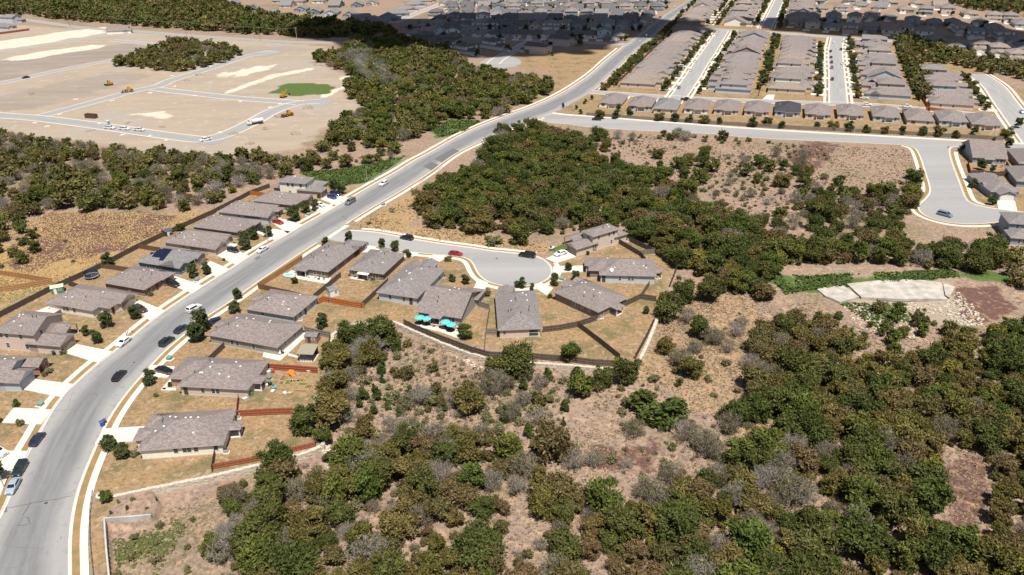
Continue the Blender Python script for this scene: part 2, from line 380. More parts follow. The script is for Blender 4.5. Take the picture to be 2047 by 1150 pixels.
# dirt and grass material
t = NT('ground_cover'); P = t.geo()
A = t.n('ShaderNodeSeparateColor'); t.l(t.attr('cover_a').outputs['Color'], A.inputs[0]); B = t.n('ShaderNodeSeparateColor'); t.l(t.attr('cover_b').outputs['Color'], B.inputs[0])
nb = t.noise(P, 0.03, 4); nm_ = t.noise(P, 0.16, 5, 0.62); nf = t.noise(P, 1.1, 5, 0.7); nff = t.noise(P, 4.5, 3, 0.7); ng = t.noise(P, 0.45, 4, 0.6)
scrub = t.mix(t.ramp(nm_, 0.35, 0.62), (0.33, 0.228, 0.162), (0.265, 0.198, 0.165))
scrub = t.mix(t.ramp(ng, 0.48, 0.66), scrub, (0.40, 0.282, 0.195))
scrub = t.mix(t.ramp(nf, 0.45, 0.70), scrub, (0.135, 0.098, 0.075))
scrub = t.mix(t.math('MULTIPLY', t.ramp(nb, 0.5, 0.68), t.ramp(nf, 0.35, 0.6)), scrub, (0.135, 0.125, 0.058))
lawnc = t.mix(t.ramp(nm_, 0.35, 0.66), (0.335, 0.213, 0.112), (0.275, 0.20, 0.122))
lawnc = t.mix(t.ramp(t.noise(P, 0.11, 5, 0.65), 0.5, 0.64), lawnc, (0.165, 0.142, 0.070))
lawnc = t.mix(t.ramp(ng, 0.55, 0.70), lawnc, (0.41, 0.31, 0.20))
lawnc = t.mix(t.ramp(nf, 0.46, 0.70), lawnc, (0.145, 0.102, 0.058))
strawc = t.mix(t.ramp(nm_, 0.38, 0.6), (0.42, 0.27, 0.13), (0.37, 0.265, 0.115)); strawc = t.mix(t.ramp(nf, 0.42, 0.7), strawc, (0.20, 0.125, 0.065))
weedc = t.mix(t.ramp(nf, 0.35, 0.65), (0.165, 0.098, 0.08), (0.095, 0.052, 0.045)); weedc = t.mix(t.ramp(ng, 0.55, 0.7), weedc, (0.33, 0.22, 0.13))
greenc = t.mix(t.ramp(nf, 0.35, 0.65), (0.055, 0.10, 0.028), (0.105, 0.145, 0.045)); greenc = t.mix(t.ramp(ng, 0.56, 0.7), greenc, (0.15, 0.15, 0.06))
mp = t.n('ShaderNodeMapping'); mp.inputs['Scale'].default_value = (0.02, 0.10, 0.1); mp.inputs['Rotation'].default_value = (0, 0, 0.5); t.l(P, mp.inputs[0])
ns = t.noise(mp.outputs[0], 1.0, 5, 0.6)
sandc = t.mix(t.ramp(ns, 0.33, 0.62), (0.300, 0.250, 0.205), (0.355, 0.288, 0.218)); sandc = t.mix(t.ramp(t.noise(P, 0.02, 4, 0.6), 0.5, 0.66), sandc, (0.325, 0.285, 0.245))
sandc = t.mix(t.ramp(nm_, 0.56, 0.72), sandc, (0.42, 0.36, 0.295)); sandc = t.mix(t.ramp(nf, 0.55, 0.8), sandc, (0.215, 0.175, 0.14))
sandc = t.mix(t.math('MULTIPLY', t.attr('cover_a').outputs['Alpha'], t.ramp(ns, 0.25, 0.6)), sandc, (0.235, 0.20, 0.175))
chalkc = t.mix(t.ramp(nm_, 0.35, 0.6), (0.62, 0.56, 0.47), (0.50, 0.44, 0.35))
k = t.mix(A.outputs[0], scrub, lawnc); k = t.mix(A.outputs[2], k, sandc); k = t.mix(B.outputs[0], k, strawc)
def edge(m): return t.ramp(t.math('ADD', m, t.math('MULTIPLY', t.math('SUBTRACT', nf, 0.5), 0.9)), 0.32, 0.68)
k = t.mix(edge(B.outputs[1]), k, weedc); k = t.mix(edge(B.outputs[2]), k, chalkc); k = t.mix(edge(A.outputs[1]), k, greenc)
k = t.mix(t.math('MULTIPLY', t.ramp(nff, 0.5, 0.75), 0.35), k, t.mix(1.0, k, (0.45, 0.42, 0.38), 'MULTIPLY'))
t.col(k).rough(0.97); t.b.inputs['Specular IOR Level'].default_value = 0.05; t.bump(nf, 0.6, 0.25)
gme.materials.append(t.m); MATS['ground'] = t.m
ground = obj('ground', gme); tag(ground, 'dry tan ground with patchy grass and bare dirt', None, None, 'structure')

# ================================================================== roads, kerbs, sidewalks
def M_road(name, c, light, tracks=0.5):
    t = NT(name); P = t.geo(); uv = t.n('ShaderNodeTexCoord').outputs['UV']; s = t.n('ShaderNodeSeparateXYZ'); t.l(uv, s.inputs[0])
    mp = t.n('ShaderNodeMapping'); mp.inputs['Scale'].default_value = (14.0, 0.05, 1); t.l(uv, mp.inputs[0])
    streak = t.noise(mp.outputs[0], 1.0, 4, 0.6); big = t.noise(P, 0.06, 4); fine = t.noise(P, 5.0, 4, 0.75); mid = t.noise(P, 0.5, 4)
    k = t.mix(t.ramp(streak, 0.35, 0.65), scale_c(c, 0.86), scale_c(c, 1.12))
    # tyre-worn lanes are darker, the parking edges pale
    d = t.math('ABSOLUTE', t.math('SUBTRACT', s.outputs[0], 0.5))
    k = t.mix(t.math('MULTIPLY', t.ramp(t.math('ADD', d, t.math('MULTIPLY', t.math('SUBTRACT', big, 0.5), 0.25)), 0.20, 0.36), tracks), k, light)
    k = t.mix(t.ramp(mid, 0.55, 0.75), k, scale_c(c, 1.1)); k = t.mix(t.math('MULTIPLY', t.ramp(fine, 0.5, 0.8), 0.3), k, scale_c(c, 0.6))
    v = t.n('ShaderNodeTexVoronoi', feature='DISTANCE_TO_EDGE'); wp = t.n('ShaderNodeVectorMath', operation='ADD')
    nv = t.n('ShaderNodeTexNoise'); t.l(P, nv.inputs['Vector']); nv.inputs['Scale'].default_value = 0.4; t.l(P, wp.inputs[0]); t.l(nv.outputs['Color'], wp.inputs[1])
    t.l(wp.outputs[0], v.inputs['Vector']); v.inputs['Scale'].default_value = 0.10
    crack = t.math('MULTIPLY', t.math('SUBTRACT', 1.0, t.ramp(v.outputs['Distance'], 0.0, 0.006)), t.ramp(big, 0.55, 0.62))
    k = t.mix(t.math('MULTIPLY', crack, 0.6), k, scale_c(c, 0.45))
    t.col(k).rough(0.9); t.b.inputs['Specular IOR Level'].default_value = 0.2; t.bump(fine, 0.2, 0.02); MATS[name] = t.m; return t.m
ASPH = M_road('asphalt_worn', (0.188, 0.187, 0.193), (0.30, 0.292, 0.285), 0.95)
ASPH2 = M_road('asphalt_pale', (0.292, 0.286, 0.282), (0.33, 0.32, 0.31), 0.5)
ASPH3 = M_road('asphalt_site', (0.28, 0.277, 0.275), (0.33, 0.32, 0.31), 0.4)
CONCR = M_plain('concrete', (0.60, 0.545, 0.48), 0.85, 0.08, 0.8)
CONCW = M_plain('concrete_walk', (0.61, 0.55, 0.475), 0.85, 0.10, 0.7)
KERB = M_plain('concrete_kerb', (0.55, 0.50, 0.44), 0.85, 0.10, 1.2)
VERGE = NT('verge_grass'); _p = VERGE.geo(); VERGE.col(VERGE.mix(VERGE.ramp(VERGE.noise(_p, 0.4, 4), 0.38, 0.66), VERGE.mix(VERGE.ramp(VERGE.noise(_p, 2.5, 4), 0.3, 0.7), (0.36, 0.215, 0.10), (0.25, 0.155, 0.08)), (0.20, 0.16, 0.07))).rough(0.95); VERGE = VERGE.m

def ribbon(name, L, R, z, mat, z2=None, closed=False):
    """strip between two polylines of equal length; UV u across, v along in metres"""
    n = len(L); zL = z; zR = z if z2 is None else z2
    V = [(p[0], p[1], zL) for p in L]+[(p[0], p[1], zR) for p in R]
    s = np.r_[0, np.cumsum(np.linalg.norm(np.diff((L+R)/2, axis=0), axis=1))]
    uv = [(0, a) for a in s]+[(1, a) for a in s]
    Fc = [(i, n+i, n+i+1, i+1) for i in range(n-1)]
    a, b, c_ = np.array(V[0]), np.array(V[n]), np.array(V[n+1])
    if np.cross(b-a, c_-a)[2] < 0: Fc = [f[::-1] for f in Fc]
    return mesh(name, V, Fc, mat, uv=uv)
def slab(name, pts, z0, z1, mat):
    """flat raised polygon"""
    n = len(pts); V = [(p[0], p[1], z1) for p in pts]+[(p[0], p[1], z0) for p in pts]
    ar = sum(pts[i][0]*pts[(i+1) % n][1]-pts[(i+1) % n][0]*pts[i][1] for i in range(n))
    idx = list(range(n)) if ar > 0 else list(range(n))[::-1]
    Fc = [tuple(idx)]+[(idx[i], n+idx[i], n+idx[(i+1) % n], idx[(i+1) % n]) for i in range(n)]
    return mesh(name, V, Fc, mat)
def kerb_strip(name, P, side, parent=None, gutter=0.45, top=0.22, h=0.14, z=0.03):
    """kerb and gutter that follow an asphalt edge; side +1 = outwards is to the left of travel"""
    prof = [(-gutter, z+0.012), (0, z+0.012), (0.03, z+h), (top, z+h), (top+0.02, z-0.05)]
    rings = [offset(P, side*o) for o, _ in prof]; n = len(P); V = []
    for (o, zz), rg in zip(prof, rings): V += [(p[0], p[1], zz) for p in rg]
    Fc = []
    for j in range(len(prof)-1):
        for i in range(n-1):
            f = (j*n+i, j*n+i+1, (j+1)*n+i+1, (j+1)*n+i); Fc.append(f[::-1] if side > 0 else f)
    o = obj(name, mesh(name, V, [f[::-1] for f in Fc], KERB), parent); return o
def S(o, label): return tag(o, label, None, None, 'structure')
WALKZ = 0.17
# ---- main road
ML = smooth(ats([(-140, 1290), (-60, 1130), (1, 1030), (16, 996), (45, 922), (63, 892), (88, 848), (104, 818), (122, 794), (149, 767), (194, 727), (229, 702), (302, 641), (365, 597), (404, 572), (465, 534), (497, 513),
                 (531, 492), (582, 464), (604, 450), (653, 423), (682, 406), (745, 369), (794, 342), (822, 324), (860, 304), (928, 266), (1000, 236), (1062, 214), (1113, 191), (1147, 171), (1181, 147), (1216, 116),
                 (1250, 89), (1287, 61), (1324, 33), (1374, 2), (1400, -16)]), 3.0, 6)
MR = smooth(ats([(136, 1330), (141, 1200), (142, 1148), (141, 1085), (146, 1033), (154, 996), (162, 967), (177, 930), (197, 884), (216, 843), (242, 803), (263, 776), (284, 752), (305, 729), (330, 703), (370, 669), (410, 636), (460, 604),
                 (519, 562), (599, 508), (643, 480), (694, 447), (750, 412), (794, 387), (857, 347), (911, 308), (976, 277), (1040, 250), (1103, 227), (1147, 205), (1188, 180), (1216, 155), (1246, 127), (1270, 104), (1298, 82), (1336, 46), (1384, 6), (1410, -12)]), 3.0, 6)
n_ = 260
rs = lambda P, n: np.stack([np.interp(np.linspace(0, 1, n), np.linspace(0, 1, len(P)), P[:, k]) for k in range(2)], 1)
mc = (rs(ML, n_)+rs(MR, n_))/2                           # centre line -> pair the edges across it
def pair(C, E):
    out = []
    for i in range(len(C)):
        T = C[min(i+1, len(C)-1)]-C[max(i-1, 0)]; T /= np.linalg.norm(T); d = E-C[i]
        k = np.argmin(np.abs(d @ T)+0.001*np.linalg.norm(d, axis=1)+np.where(np.linalg.norm(d, axis=1) > 12, 50, 0)); out.append(E[k])
    return np.array(out)
MLd, MRd = resample(ML, 0.4), resample(MR, 0.4)
S(obj('road', ribbon('road', pair(mc, MLd), pair(mc, MRd), 0.03, ASPH)), 'main grey asphalt road curving from lower left to upper centre')
def cut(P, pa, pb):
    """piece of a polyline between the points nearest two pixels"""
    a, b = np.argmin(np.linalg.norm(P-at(*pa), axis=1)), np.argmin(np.linalg.norm(P-at(*pb), axis=1)); return P[min(a, b):max(a, b)+1]
ML1, MR1 = resample(ML, 1.5), resample(MR, 1.5)
# crack sealant and newer patches on the main road
TAR = M_plain('tar_seal', (0.035, 0.035, 0.037), 0.6, 0.15); PATCHM = M_plain('asphalt_patch', (0.125, 0.125, 0.132), 0.9, 0.12, 1.5)
def seal(pts, w, label):
    C = resample(ats(pts), 0.5); C = C+(np.stack([fbm(C[:, 0]/1.5, C[:, 1]/1.5, 3), fbm(C[:, 0]/1.5, C[:, 1]/1.5, 9)], 1)-0.5)*0.5
    S(obj('tar_seal', ribbon('tar_seal', offset(C, w/2), offset(C, -w/2), 0.0345, TAR)), label)
seal([(16, 1016), (70, 1005), (145, 992)], 0.10, 'thin tar line across the lower main road'); seal([(62, 1005), (55, 1018), (45, 1030)], 0.09, 'tar squiggle on the lower main road, upper part'); seal([(50, 1034), (58, 1034), (61, 1047), (45, 1052), (35, 1050)], 0.09, 'tar squiggle on the lower main road, hooked part'); seal([(182, 790), (190, 786), (194, 790)], 0.08, 'small tar squiggle near the black sedan'); seal([(120, 1078), (123, 1072)], 0.09, 'short tar dash on the lower main road')
for pts, l in (([(868, 318), (905, 297), (921, 303), (884, 326)], 'darker asphalt patch where the road crosses the creek'), ([(846, 333), (862, 324), (880, 331), (862, 341)], 'second darker asphalt patch by the creek crossing'), ([(508, 517), (517, 512), (522, 515), (513, 520)], 'small dark patch by the parked white sedan'), ([(8, 1015), (15, 1012), (14, 1024), (6, 1026)], 'dark square patch at the lower left kerb')):
    S(obj('road_patch', slab('road_patch', list(ats(pts)), 0.02, 0.034, PATCHM)), l)
S(kerb_strip('kerb', cut(ML1, (-140, 1290), (1246, 92)), +1), 'pale concrete kerb along the west edge of the main road')
S(kerb_strip('kerb', cut(MR1, (136, 1330), (634, 486)), -1), 'pale concrete kerb on the east edge of the main road, lower stretch')
S(kerb_strip('kerb', cut(MR1, (694, 447), (1100, 228)), -1), 'pale concrete kerb on the east edge of the main road, upper stretch')
S(kerb_strip('kerb', cut(MR1, (1190, 179), (1272, 102)), -1), 'pale concrete kerb beside the far end of the main road')
def walk(P, side, o0, o1, label, name='sidewalk', mat=None, z=None):
    L, R = offset(P, side*o0), offset(P, side*o1); z = WALKZ if z is None else z
    n = len(P); V = [(p[0], p[1], z) for p in L]+[(p[0], p[1], z) for p in R]+[(p[0], p[1], 0) for p in L]+[(p[0], p[1], 0) for p in R]
    Fc = []
    for i in range(n-1):
        for f in ((i, n+i, n+i+1, i+1), (2*n+i, i, i+1, 2*n+i+1), (n+i, 3*n+i, 3*n+i+1, n+i+1)): Fc.append(f if side < 0 else f[::-1])
    return S(obj(name, mesh(name, V, Fc, mat or CONCW)), label)
pl = cut(ML1, (-100, 1200), (1240, 97)); walk(pl, +1, 0.24, 1.6, 'strip of dry grass between the west kerb and sidewalk', 'verge', VERGE, 0.155); walk(pl, +1, 1.6, 3.1, 'pale concrete sidewalk along the west side of the main road')
pr_ = cut(MR1, (141, 1250), (628, 490)); walk(pr_, -1, 0.24, 1.5, 'strip of dry grass between the east kerb and sidewalk', 'verge', VERGE, 0.155); walk(pr_, -1, 1.5, 2.9, 'pale concrete sidewalk along the east side of the main road')
pu = cut(MR1, (700, 443), (1085, 236)); walk(pu, -1, 0.24, 1.3, 'grass strip beside the upper east kerb', 'verge', VERGE, 0.155); walk(pu, -1, 1.3, 2.7, 'pale concrete sidewalk on the upper east side of the main road')
pf = cut(MR1, (1190, 179), (1300, 80)); walk(pf, -1, 0.24, 1.6, 'grass strip beside the far east kerb', 'verge', VERGE, 0.155); walk(pf, -1, 1.6, 3.0, 'pale sidewalk beside the far end of the main road')

def patch(name, pts, z, mat, label=None, step=1.5, it=2, closed=True):
    """asphalt area from an outline in pixels"""
    P = ats(pts); Q = smooth(np.vstack([P, P[:1]]), step, it)[:-1]
    V = [(p[0], p[1], z) for p in Q]; n = len(V)
    ar = sum(Q[i][0]*Q[(i+1) % n][1]-Q[(i+1) % n][0]*Q[i][1] for i in range(n)); idx = list(range(n)) if ar > 0 else list(range(n))[::-1]
    me = mesh(name, V, [tuple(idx)], mat, uv=[(0.5, p[1]) for p in Q]); o = obj(name, me)
    if label: S(o, label)
    return o, Q
# ---- street with the turning circle
A_TOP = [(676, 463), (700, 461), (721, 462), (760, 466), (825, 478), (893, 489), (940, 495), (985, 502), (1036, 507), (1064, 511), (1083, 517), (1097, 527), (1104, 540), (1101, 552), (1088, 563), (1064, 571), (1032, 574), (1000, 571), (976, 564), (960, 553), (951, 540),
         (946, 529), (938, 520), (922, 514), (898, 511.5), (874, 509.5), (834, 506), (789, 500), (732, 491), (690, 485), (668, 482)]
o_, Q_ = patch('road', A_TOP+[(655, 477), (664, 470)], 0.036, ASPH2, 'pale asphalt side street ending in a round turning circle', 1.5, 2)
QA = smooth(ats(A_TOP[1:-1]), 1.2, 3)
S(kerb_strip('kerb', QA, +1, gutter=0.4), 'pale kerb running round the side street and its turning circle')
S(obj('valley_gutter', ribbon('valley_gutter', ats([(640, 483), (672, 462), (690, 450)]), ats([(655, 480), (678, 464), (699, 452)]), 0.045, CONCW)), 'white concrete gutter across the mouth of the side street')
qt = cut(QA, (720, 462), (1070, 512)); walk(qt, +1, 0.24, 1.1, 'narrow grass strip on the north side of the side street', 'verge', VERGE, 0.155); walk(qt, +1, 1.1, 2.6, 'pale sidewalk on the north side of the side street')
qb = cut(QA, (730, 490.5), (885, 510)); walk(qb, +1, 0.24, 1.2, 'narrow grass strip on the south side of the side street', 'verge', VERGE, 0.155); walk(qb, +1, 1.2, 2.6, 'pale sidewalk on the south side of the side street')
qc = cut(QA, (1098, 529), (905, 511.6)); walk(qc, +1, 0.24, 1.3, 'curved grass strip round the turning circle', 'verge', VERGE, 0.155); walk(qc, +1, 1.3, 2.8, 'pale sidewalk curving round the turning circle')
# ---- cross street below the row of houses, and its branch with the wide bend
B_OUT = [(1103, 227), (1137, 231), (1192, 234.5), (1285, 242), (1377, 249), (1470, 256), (1562, 262), (1655, 267.5), (1748, 272.5), (1840, 277.5), (1900, 281), (2025, 287.5), (2120, 292), (2120, 303), (2030, 298), (1940, 294), (1906, 294), (1899, 303), (1905, 328), (1919, 365), (1930, 394), (1940, 405), (1956, 411), (1993, 418), (2047, 425), (2120, 432),
         (2120, 438), (2047, 440), (1993, 445), (1956, 448), (1914, 447.5), (1877, 441.5), (1850, 432), (1837, 421), (1837, 409), (1849, 398), (1858, 385), (1857, 370), (1849, 345), (1838, 312), (1828, 297), (1812, 291.5), (1794, 289.5), (1655, 282.7), (1570, 279), (1484, 274), (1414, 267.5), (1300, 262), (1183, 255), (1140, 249), (1090, 244), (1080, 238)]
o_, Q_ = patch('road', B_OUT, 0.034, ASPH2, 'pale cross street below the house row with a branch bending right', 2.0, 1)
QB = smooth(ats(B_OUT[0:13]), 2.0, 1); S(kerb_strip('kerb', QB, +1), 'pale kerb on the far side of the cross street'); walk(QB, +1, 0.24, 1.8, 'sidewalk on the far side of the cross street')
QC = smooth(ats(B_OUT[13:26]), 1.5, 2); S(kerb_strip('kerb', QC, +1), 'pale kerb in front of the two houses at the right edge')
qq = cut(QC, (1899, 303), (1990, 418)); walk(qq, +1, 0.24, 1.5, 'grass strip in front of the right edge houses', 'verge', VERGE, 0.155); walk(qq, +1, 1.5, 3.0, 'pale sidewalk in front of the right edge houses')
QD = smooth(ats(B_OUT[26:]), 1.5, 2); S(kerb_strip('kerb', QD, +1), 'pale kerb between the cross street and the scrubland')
qq = cut(QD, (1990, 445), (1800, 290)); walk(qq, +1, 0.24, 1.6, 'dry grass strip round the bend of the branch street', 'verge', VERGE, 0.155); walk(qq, +1, 1.6, 3.0, 'pale sidewalk round the bend of the branch street')
# ---- streets of the right hand neighbourhood
def street(pts, w, mat, label, z=0.03, kerbs=True, walkw=None, step=4.0):
    C = smooth(ats(pts), step, 2); L, R = offset(C, w/2), offset(C, -w/2)
    o = S(obj('road', ribbon('road', L, R, z, mat)), label)
    if kerbs:
        for s, E, nm in ((1, L, 'left'), (-1, R, 'right')):
            V = ribbon('kerb', offset(E, -s*0.5), offset(E, s*0.5), z+0.06, KERB); k = obj('kerb', V); S(k, 'pale kerb on the %s of the %s' % (nm, label))
            if walkw: S(obj('sidewalk', ribbon('sidewalk', offset(E, s*1.6), offset(E, s*(1.6+walkw)), z+0.05, CONCW)), 'pale sidewalk on the %s of the %s' % (nm, label))
    return C
STREETS = {}
STREETS['E'] = street([(1352, 200), (1383, 156), (1398, 132), (1416, 106), (1428, 88), (1445, 62)], 9.5, ASPH2, 'street between the first two blocks of houses', walkw=1.4)
STREETS['F'] = street([(1676, 208), (1673, 150), (1670, 103), (1674, 76)], 9.5, ASPH2, 'street running straight away between the middle blocks', walkw=1.4)
STREETS['I'] = street([(1180, 184), (1250, 189), (1340, 195), (1440, 200), (1560, 204.5), (1675, 208), (1760, 212), (1870, 221), (1985, 234)], 8.5, ASPH2, 'street behind the row of houses', 0.028)
STREETS['D'] = street([(1950, 148), (1985, 172), (2010, 205), (2040, 245), (2075, 290)], 12, ASPH2, 'wide street curving down the right edge', walkw=1.4)
STREETS['G'] = street([(1390, 57), (1445, 60), (1552, 66), (1688, 76), (1780, 82), (1850, 95)], 9, ASPH2, 'cross street behind the middle blocks', 0.026)
STREETS['H'] = street([(1531, 58), (1545, 28), (1558, 0), (1566, -14)], 9, ASPH2, 'street running to the top edge of the view', walkw=1.4)
STREETS['N'] = street([(985, 128), (1000, 116), (1030, 100), (1062, 82)], 9, ASPH2, 'short street behind the creek woods', 0.026)
o_, _ = patch('road', [(958, 126), (975, 118), (1005, 114), (1030, 116), (1042, 124), (1030, 133), (1000, 136), (970, 133)], 0.03, ASPH2, 'round end of the short street behind the creek woods')
STREETS['O'] = street([(1040, 80), (1130, 83), (1243, 89), (1262, 90)], 9, ASPH2, 'cross street at the edge of the far neighbourhood', 0.026)
STREETS['P'] = street([(785, 46), (830, 28), (872, 12), (900, 0)], 9, ASPH2, 'street through the far neighbourhood', 0.026)
STREETS['K'] = street([(-20, 30), (68, 42), (171, 56), (291, 64), (376, 71), (513, 80), (616, 85), (730, 84), (800, 74)], 9, ASPH3, 'country road in front of the far tree belt', 0.026, kerbs=False)
STREETS['Q'] = street([(1262, 88), (1400, 96)], 8, ASPH2, 'street mouth east of the main road', 0.024, kerbs=False)
# ---- streets of the building site
for nm, pts, w in (('bottom street of the building site', [(-40, 227), (0, 231), (68, 236), (113, 241), (219, 255), (308, 268), (376, 277), (410, 279), (455, 268), (506, 244), (547, 222), (598, 206), (640, 203)], 10),
                   ('long street along the far side of the site', [(80, 233), (171, 209), (239, 190), (274, 181), (318, 172), (342, 161), (410, 140), (479, 117), (505, 110), (547, 104)], 9),
                   ('cross street of the building site', [(310, 178), (376, 186), (479, 197), (560, 203), (600, 206)], 9),
                   ('left street of the building site', [(-30, 173), (0, 167), (51, 156), (137, 137), (236, 118), (290, 104), (310, 95), (300, 88), (222, 81)], 8),
                   ('farthest street of the building site', [(-30, 108), (0, 103), (85, 91), (171, 77), (228, 66)], 8)):
    street(pts, w, ASPH3, nm, 0.03 if 'bottom' in nm else (0.034 if 'long' in nm else 0.027))
patch('road', [(600, 203), (625, 196), (652, 196), (662, 202), (650, 210), (620, 212)], 0.04, ASPH3, 'turning end of the building site street', 2)
patch('road', [(380, 280), (400, 274), (440, 272), (452, 280), (430, 289), (395, 288)], 0.042, ASPH3, 'rounded corner of the building site street', 2)
patch('road', [(500, 108), (530, 101), (556, 102), (560, 106), (530, 112), (510, 113)], 0.042, ASPH3, 'rounded far end of the site street', 2)

# ---- driveways: poured slabs with open joints
def bil(q, u, v):
    a, b, c, d = q; return (a*(1-u)+b*u)*(1-v)+(d*(1-u)+c*u)*v
def driveway(pts, label, nu=3, nv=2, z=0.185):
    """pts: garage-left, garage-right, road-right, road-left pixels"""
    q = [np.array(p) for p in ats(pts)]; root = empty('driveway', (*((q[0]+q[2])/2), 0)); S(root, label)
    o = np.array(root.location[:2]); L = np.linalg.norm(q[0]-q[3]); Wd = np.linalg.norm(q[0]-q[1]); g = 0.035
    for i in range(nu):
        for j in range(nv):
            v0, v1 = i/nu+g/L/2, (i+1)/nu-g/L/2; u0, u1 = j/nv+g/Wd/2, (j+1)/nv-g/Wd/2
            if i == 0: v0 = 0
            if i == nu-1: v1 = 1
            p = [bil(q, u0, v0)-o, bil(q, u1, v0)-o, bil(q, u1, v1)-o, bil(q, u0, v1)-o]
            obj('slab', slab('slab', p, 0, z, CONCR), root)
    obj('joint_bed', slab('joint_bed', [(x-o) for x in q], 0, z-0.03, KERB), root)
driveway([(154, 689), (128, 706), (197, 727), (226, 704)], 'driveway of the two-storey house at the left edge')
driveway([(71, 759), (48, 780), (126, 796), (148, 769)], 'driveway with visible joints beside the blue-grey garage')
driveway([(28, 816), (4, 846), (82, 850), (104, 820)], 'lowest driveway on the left edge')
driveway([(2, 902), (-20, 940), (36, 945), (58, 903)], 'driveway cut by the left edge of the photo')
driveway([(291, 853), (275, 883), (190, 888), (208, 858)], 'driveway of the lowest house east of the road')
driveway([(350, 734), (342, 756), (284, 755), (306, 731)], 'short driveway with a black car behind the street tree')
driveway([(276, 600), (266, 613), (300, 643), (328, 621)], 'driveway with a brown car behind a round tree')
driveway([(350, 553), (338, 569), (385, 588), (408, 573)], 'driveway with a black crossover on it')
driveway([(421, 523), (400, 535), (432, 555), (457, 538)], 'driveway of the house with solar panels')
driveway([(459, 494), (434, 512), (470, 530), (497, 512)], 'driveway with a dark hatchback and a white trailer')
driveway([(527, 455), (512, 466), (548, 481), (581, 464)], 'driveway behind the lamp post and street tree')
driveway([(560, 437), (541, 444), (575, 468), (604, 450)], 'driveway with a red coupe on it')
driveway([(640, 405), (618, 416), (642, 428), (668, 414)], 'driveway with a white car half hidden by trees')
driveway([(662, 388), (641, 399), (672, 411), (698, 397)], 'driveway with two blue cars on it')
driveway([(1130, 502), (1152, 514), (1112, 527), (1090, 518)], 'driveway with a white sedan at the turning circle')
driveway([(1167, 532), (1167, 544), (1106, 546), (1106, 533)], 'driveway on the right side of the turning circle')
driveway([(1106, 577), (1093, 592), (1064, 573), (1082, 566)], 'driveway running down from the turning circle to the right')
driveway([(1000, 583), (1028, 583), (1026, 576), (1002, 574)], 'short driveway below the turning circle')
driveway([(970, 583), (946, 578), (956, 558), (976, 566)], 'driveway on the left side of the turning circle')
driveway([(843, 527), (872, 529), (896, 513), (866, 510)], 'driveway near the red car on the side street')
driveway([(797, 514), (822, 516), (838, 507), (806, 503)], 'driveway hidden behind two small street trees')
driveway([(720, 506), (745, 505), (752, 495), (726, 491)], 'driveway with a blue van at the corner house')
driveway([(1992, 398), (2028, 401), (2034, 424), (1995, 419)], 'driveway of the gabled house at the right edge')
driveway([(1534, 190), (1549, 190), (1546, 200), (1524, 199)], 'driveway beside the tall pale house in the middle block', 2, 2)
# ================================================================== houses
ROOFS = [M_roof('shingle_taupe', (0.205, 0.178, 0.172)), M_roof('shingle_grey', (0.195, 0.180, 0.178)), M_roof('shingle_cool', (0.185, 0.185, 0.19)), M_roof('shingle_dark', (0.055, 0.058, 0.068)), M_roof('shingle_tan', (0.235, 0.20, 0.175)), M_roof('shingle_baked_shade', (0.115, 0.115, 0.12))]  # last one: cloud shade painted in as a darker shingle colour
WALLC = {'white': (0.756, 0.714, 0.671), 'pink': (0.610, 0.488, 0.427), 'tan': (0.561, 0.470, 0.397), 'grey': (0.323, 0.311, 0.287), 'blue': (0.439, 0.512, 0.580), 'bluegrey': (0.244, 0.293, 0.342), 'cream': (0.780, 0.744, 0.634), 'brown': (0.293, 0.226, 0.201),
         'olive': (0.268, 0.262, 0.226), 'dark': (0.110, 0.122, 0.140), 'teal': (0.122, 0.195, 0.244), 'sage': (0.366, 0.390, 0.366)}
WALLS = {k: M_siding('siding_'+k, c) for k, c in WALLC.items()}
WALLS['brick'] = M_brick('brick_brown', (0.22, 0.14, 0.115), (0.35, 0.31, 0.28)); WALLS['redbrick'] = M_brick('brick_red', (0.33, 0.16, 0.125), (0.42, 0.36, 0.33)); WALLS['stone'] = M_brick('stone_tan', (0.42, 0.36, 0.30), (0.5, 0.45, 0.4))
TRIM = M_plain('trim_white', (0.70, 0.67, 0.63), 0.6, 0.05); TRIMD = M_plain('trim_taupe', (0.30, 0.265, 0.245), 0.6, 0.08); SOFF = M_plain('fascia', (0.42, 0.385, 0.36), 0.6, 0.08)
t = NT('window_glass'); t.col((0.035, 0.05, 0.06)).rough(0.08); t.b.inputs['Specular IOR Level'].default_value = 0.6; GLASS = t.m
DOORG = {k: M_siding('garage_door_'+k, c, 2.0) for k, c in {'taupe': (0.25, 0.205, 0.185), 'white': (0.6, 0.57, 0.54), 'grey': (0.27, 0.27, 0.28), 'blue': (0.27, 0.30, 0.34)}.items()}
DOORR = M_plain('door_red', (0.16, 0.035, 0.03), 0.5); DOORB = M_plain('door_dark', (0.07, 0.055, 0.05), 0.5)
VENTW = M_plain('vent_white', (0.72, 0.70, 0.68), 0.5, 0.05); VENTD = M_plain('vent_dark', (0.06, 0.06, 0.062), 0.5, 0.1)
SOLAR = NT('solar_cells'); SOLAR.col((0.012, 0.016, 0.035)).rough(0.12); SOLAR.b.inputs['Specular IOR Level'].default_value = 0.6; SOLAR = SOLAR.m
OH = 0.55                                                 # roof overhang
MESHC = {}
def cached(key, fn):
    if key not in MESHC: MESHC[key] = fn()
    return MESHC[key]
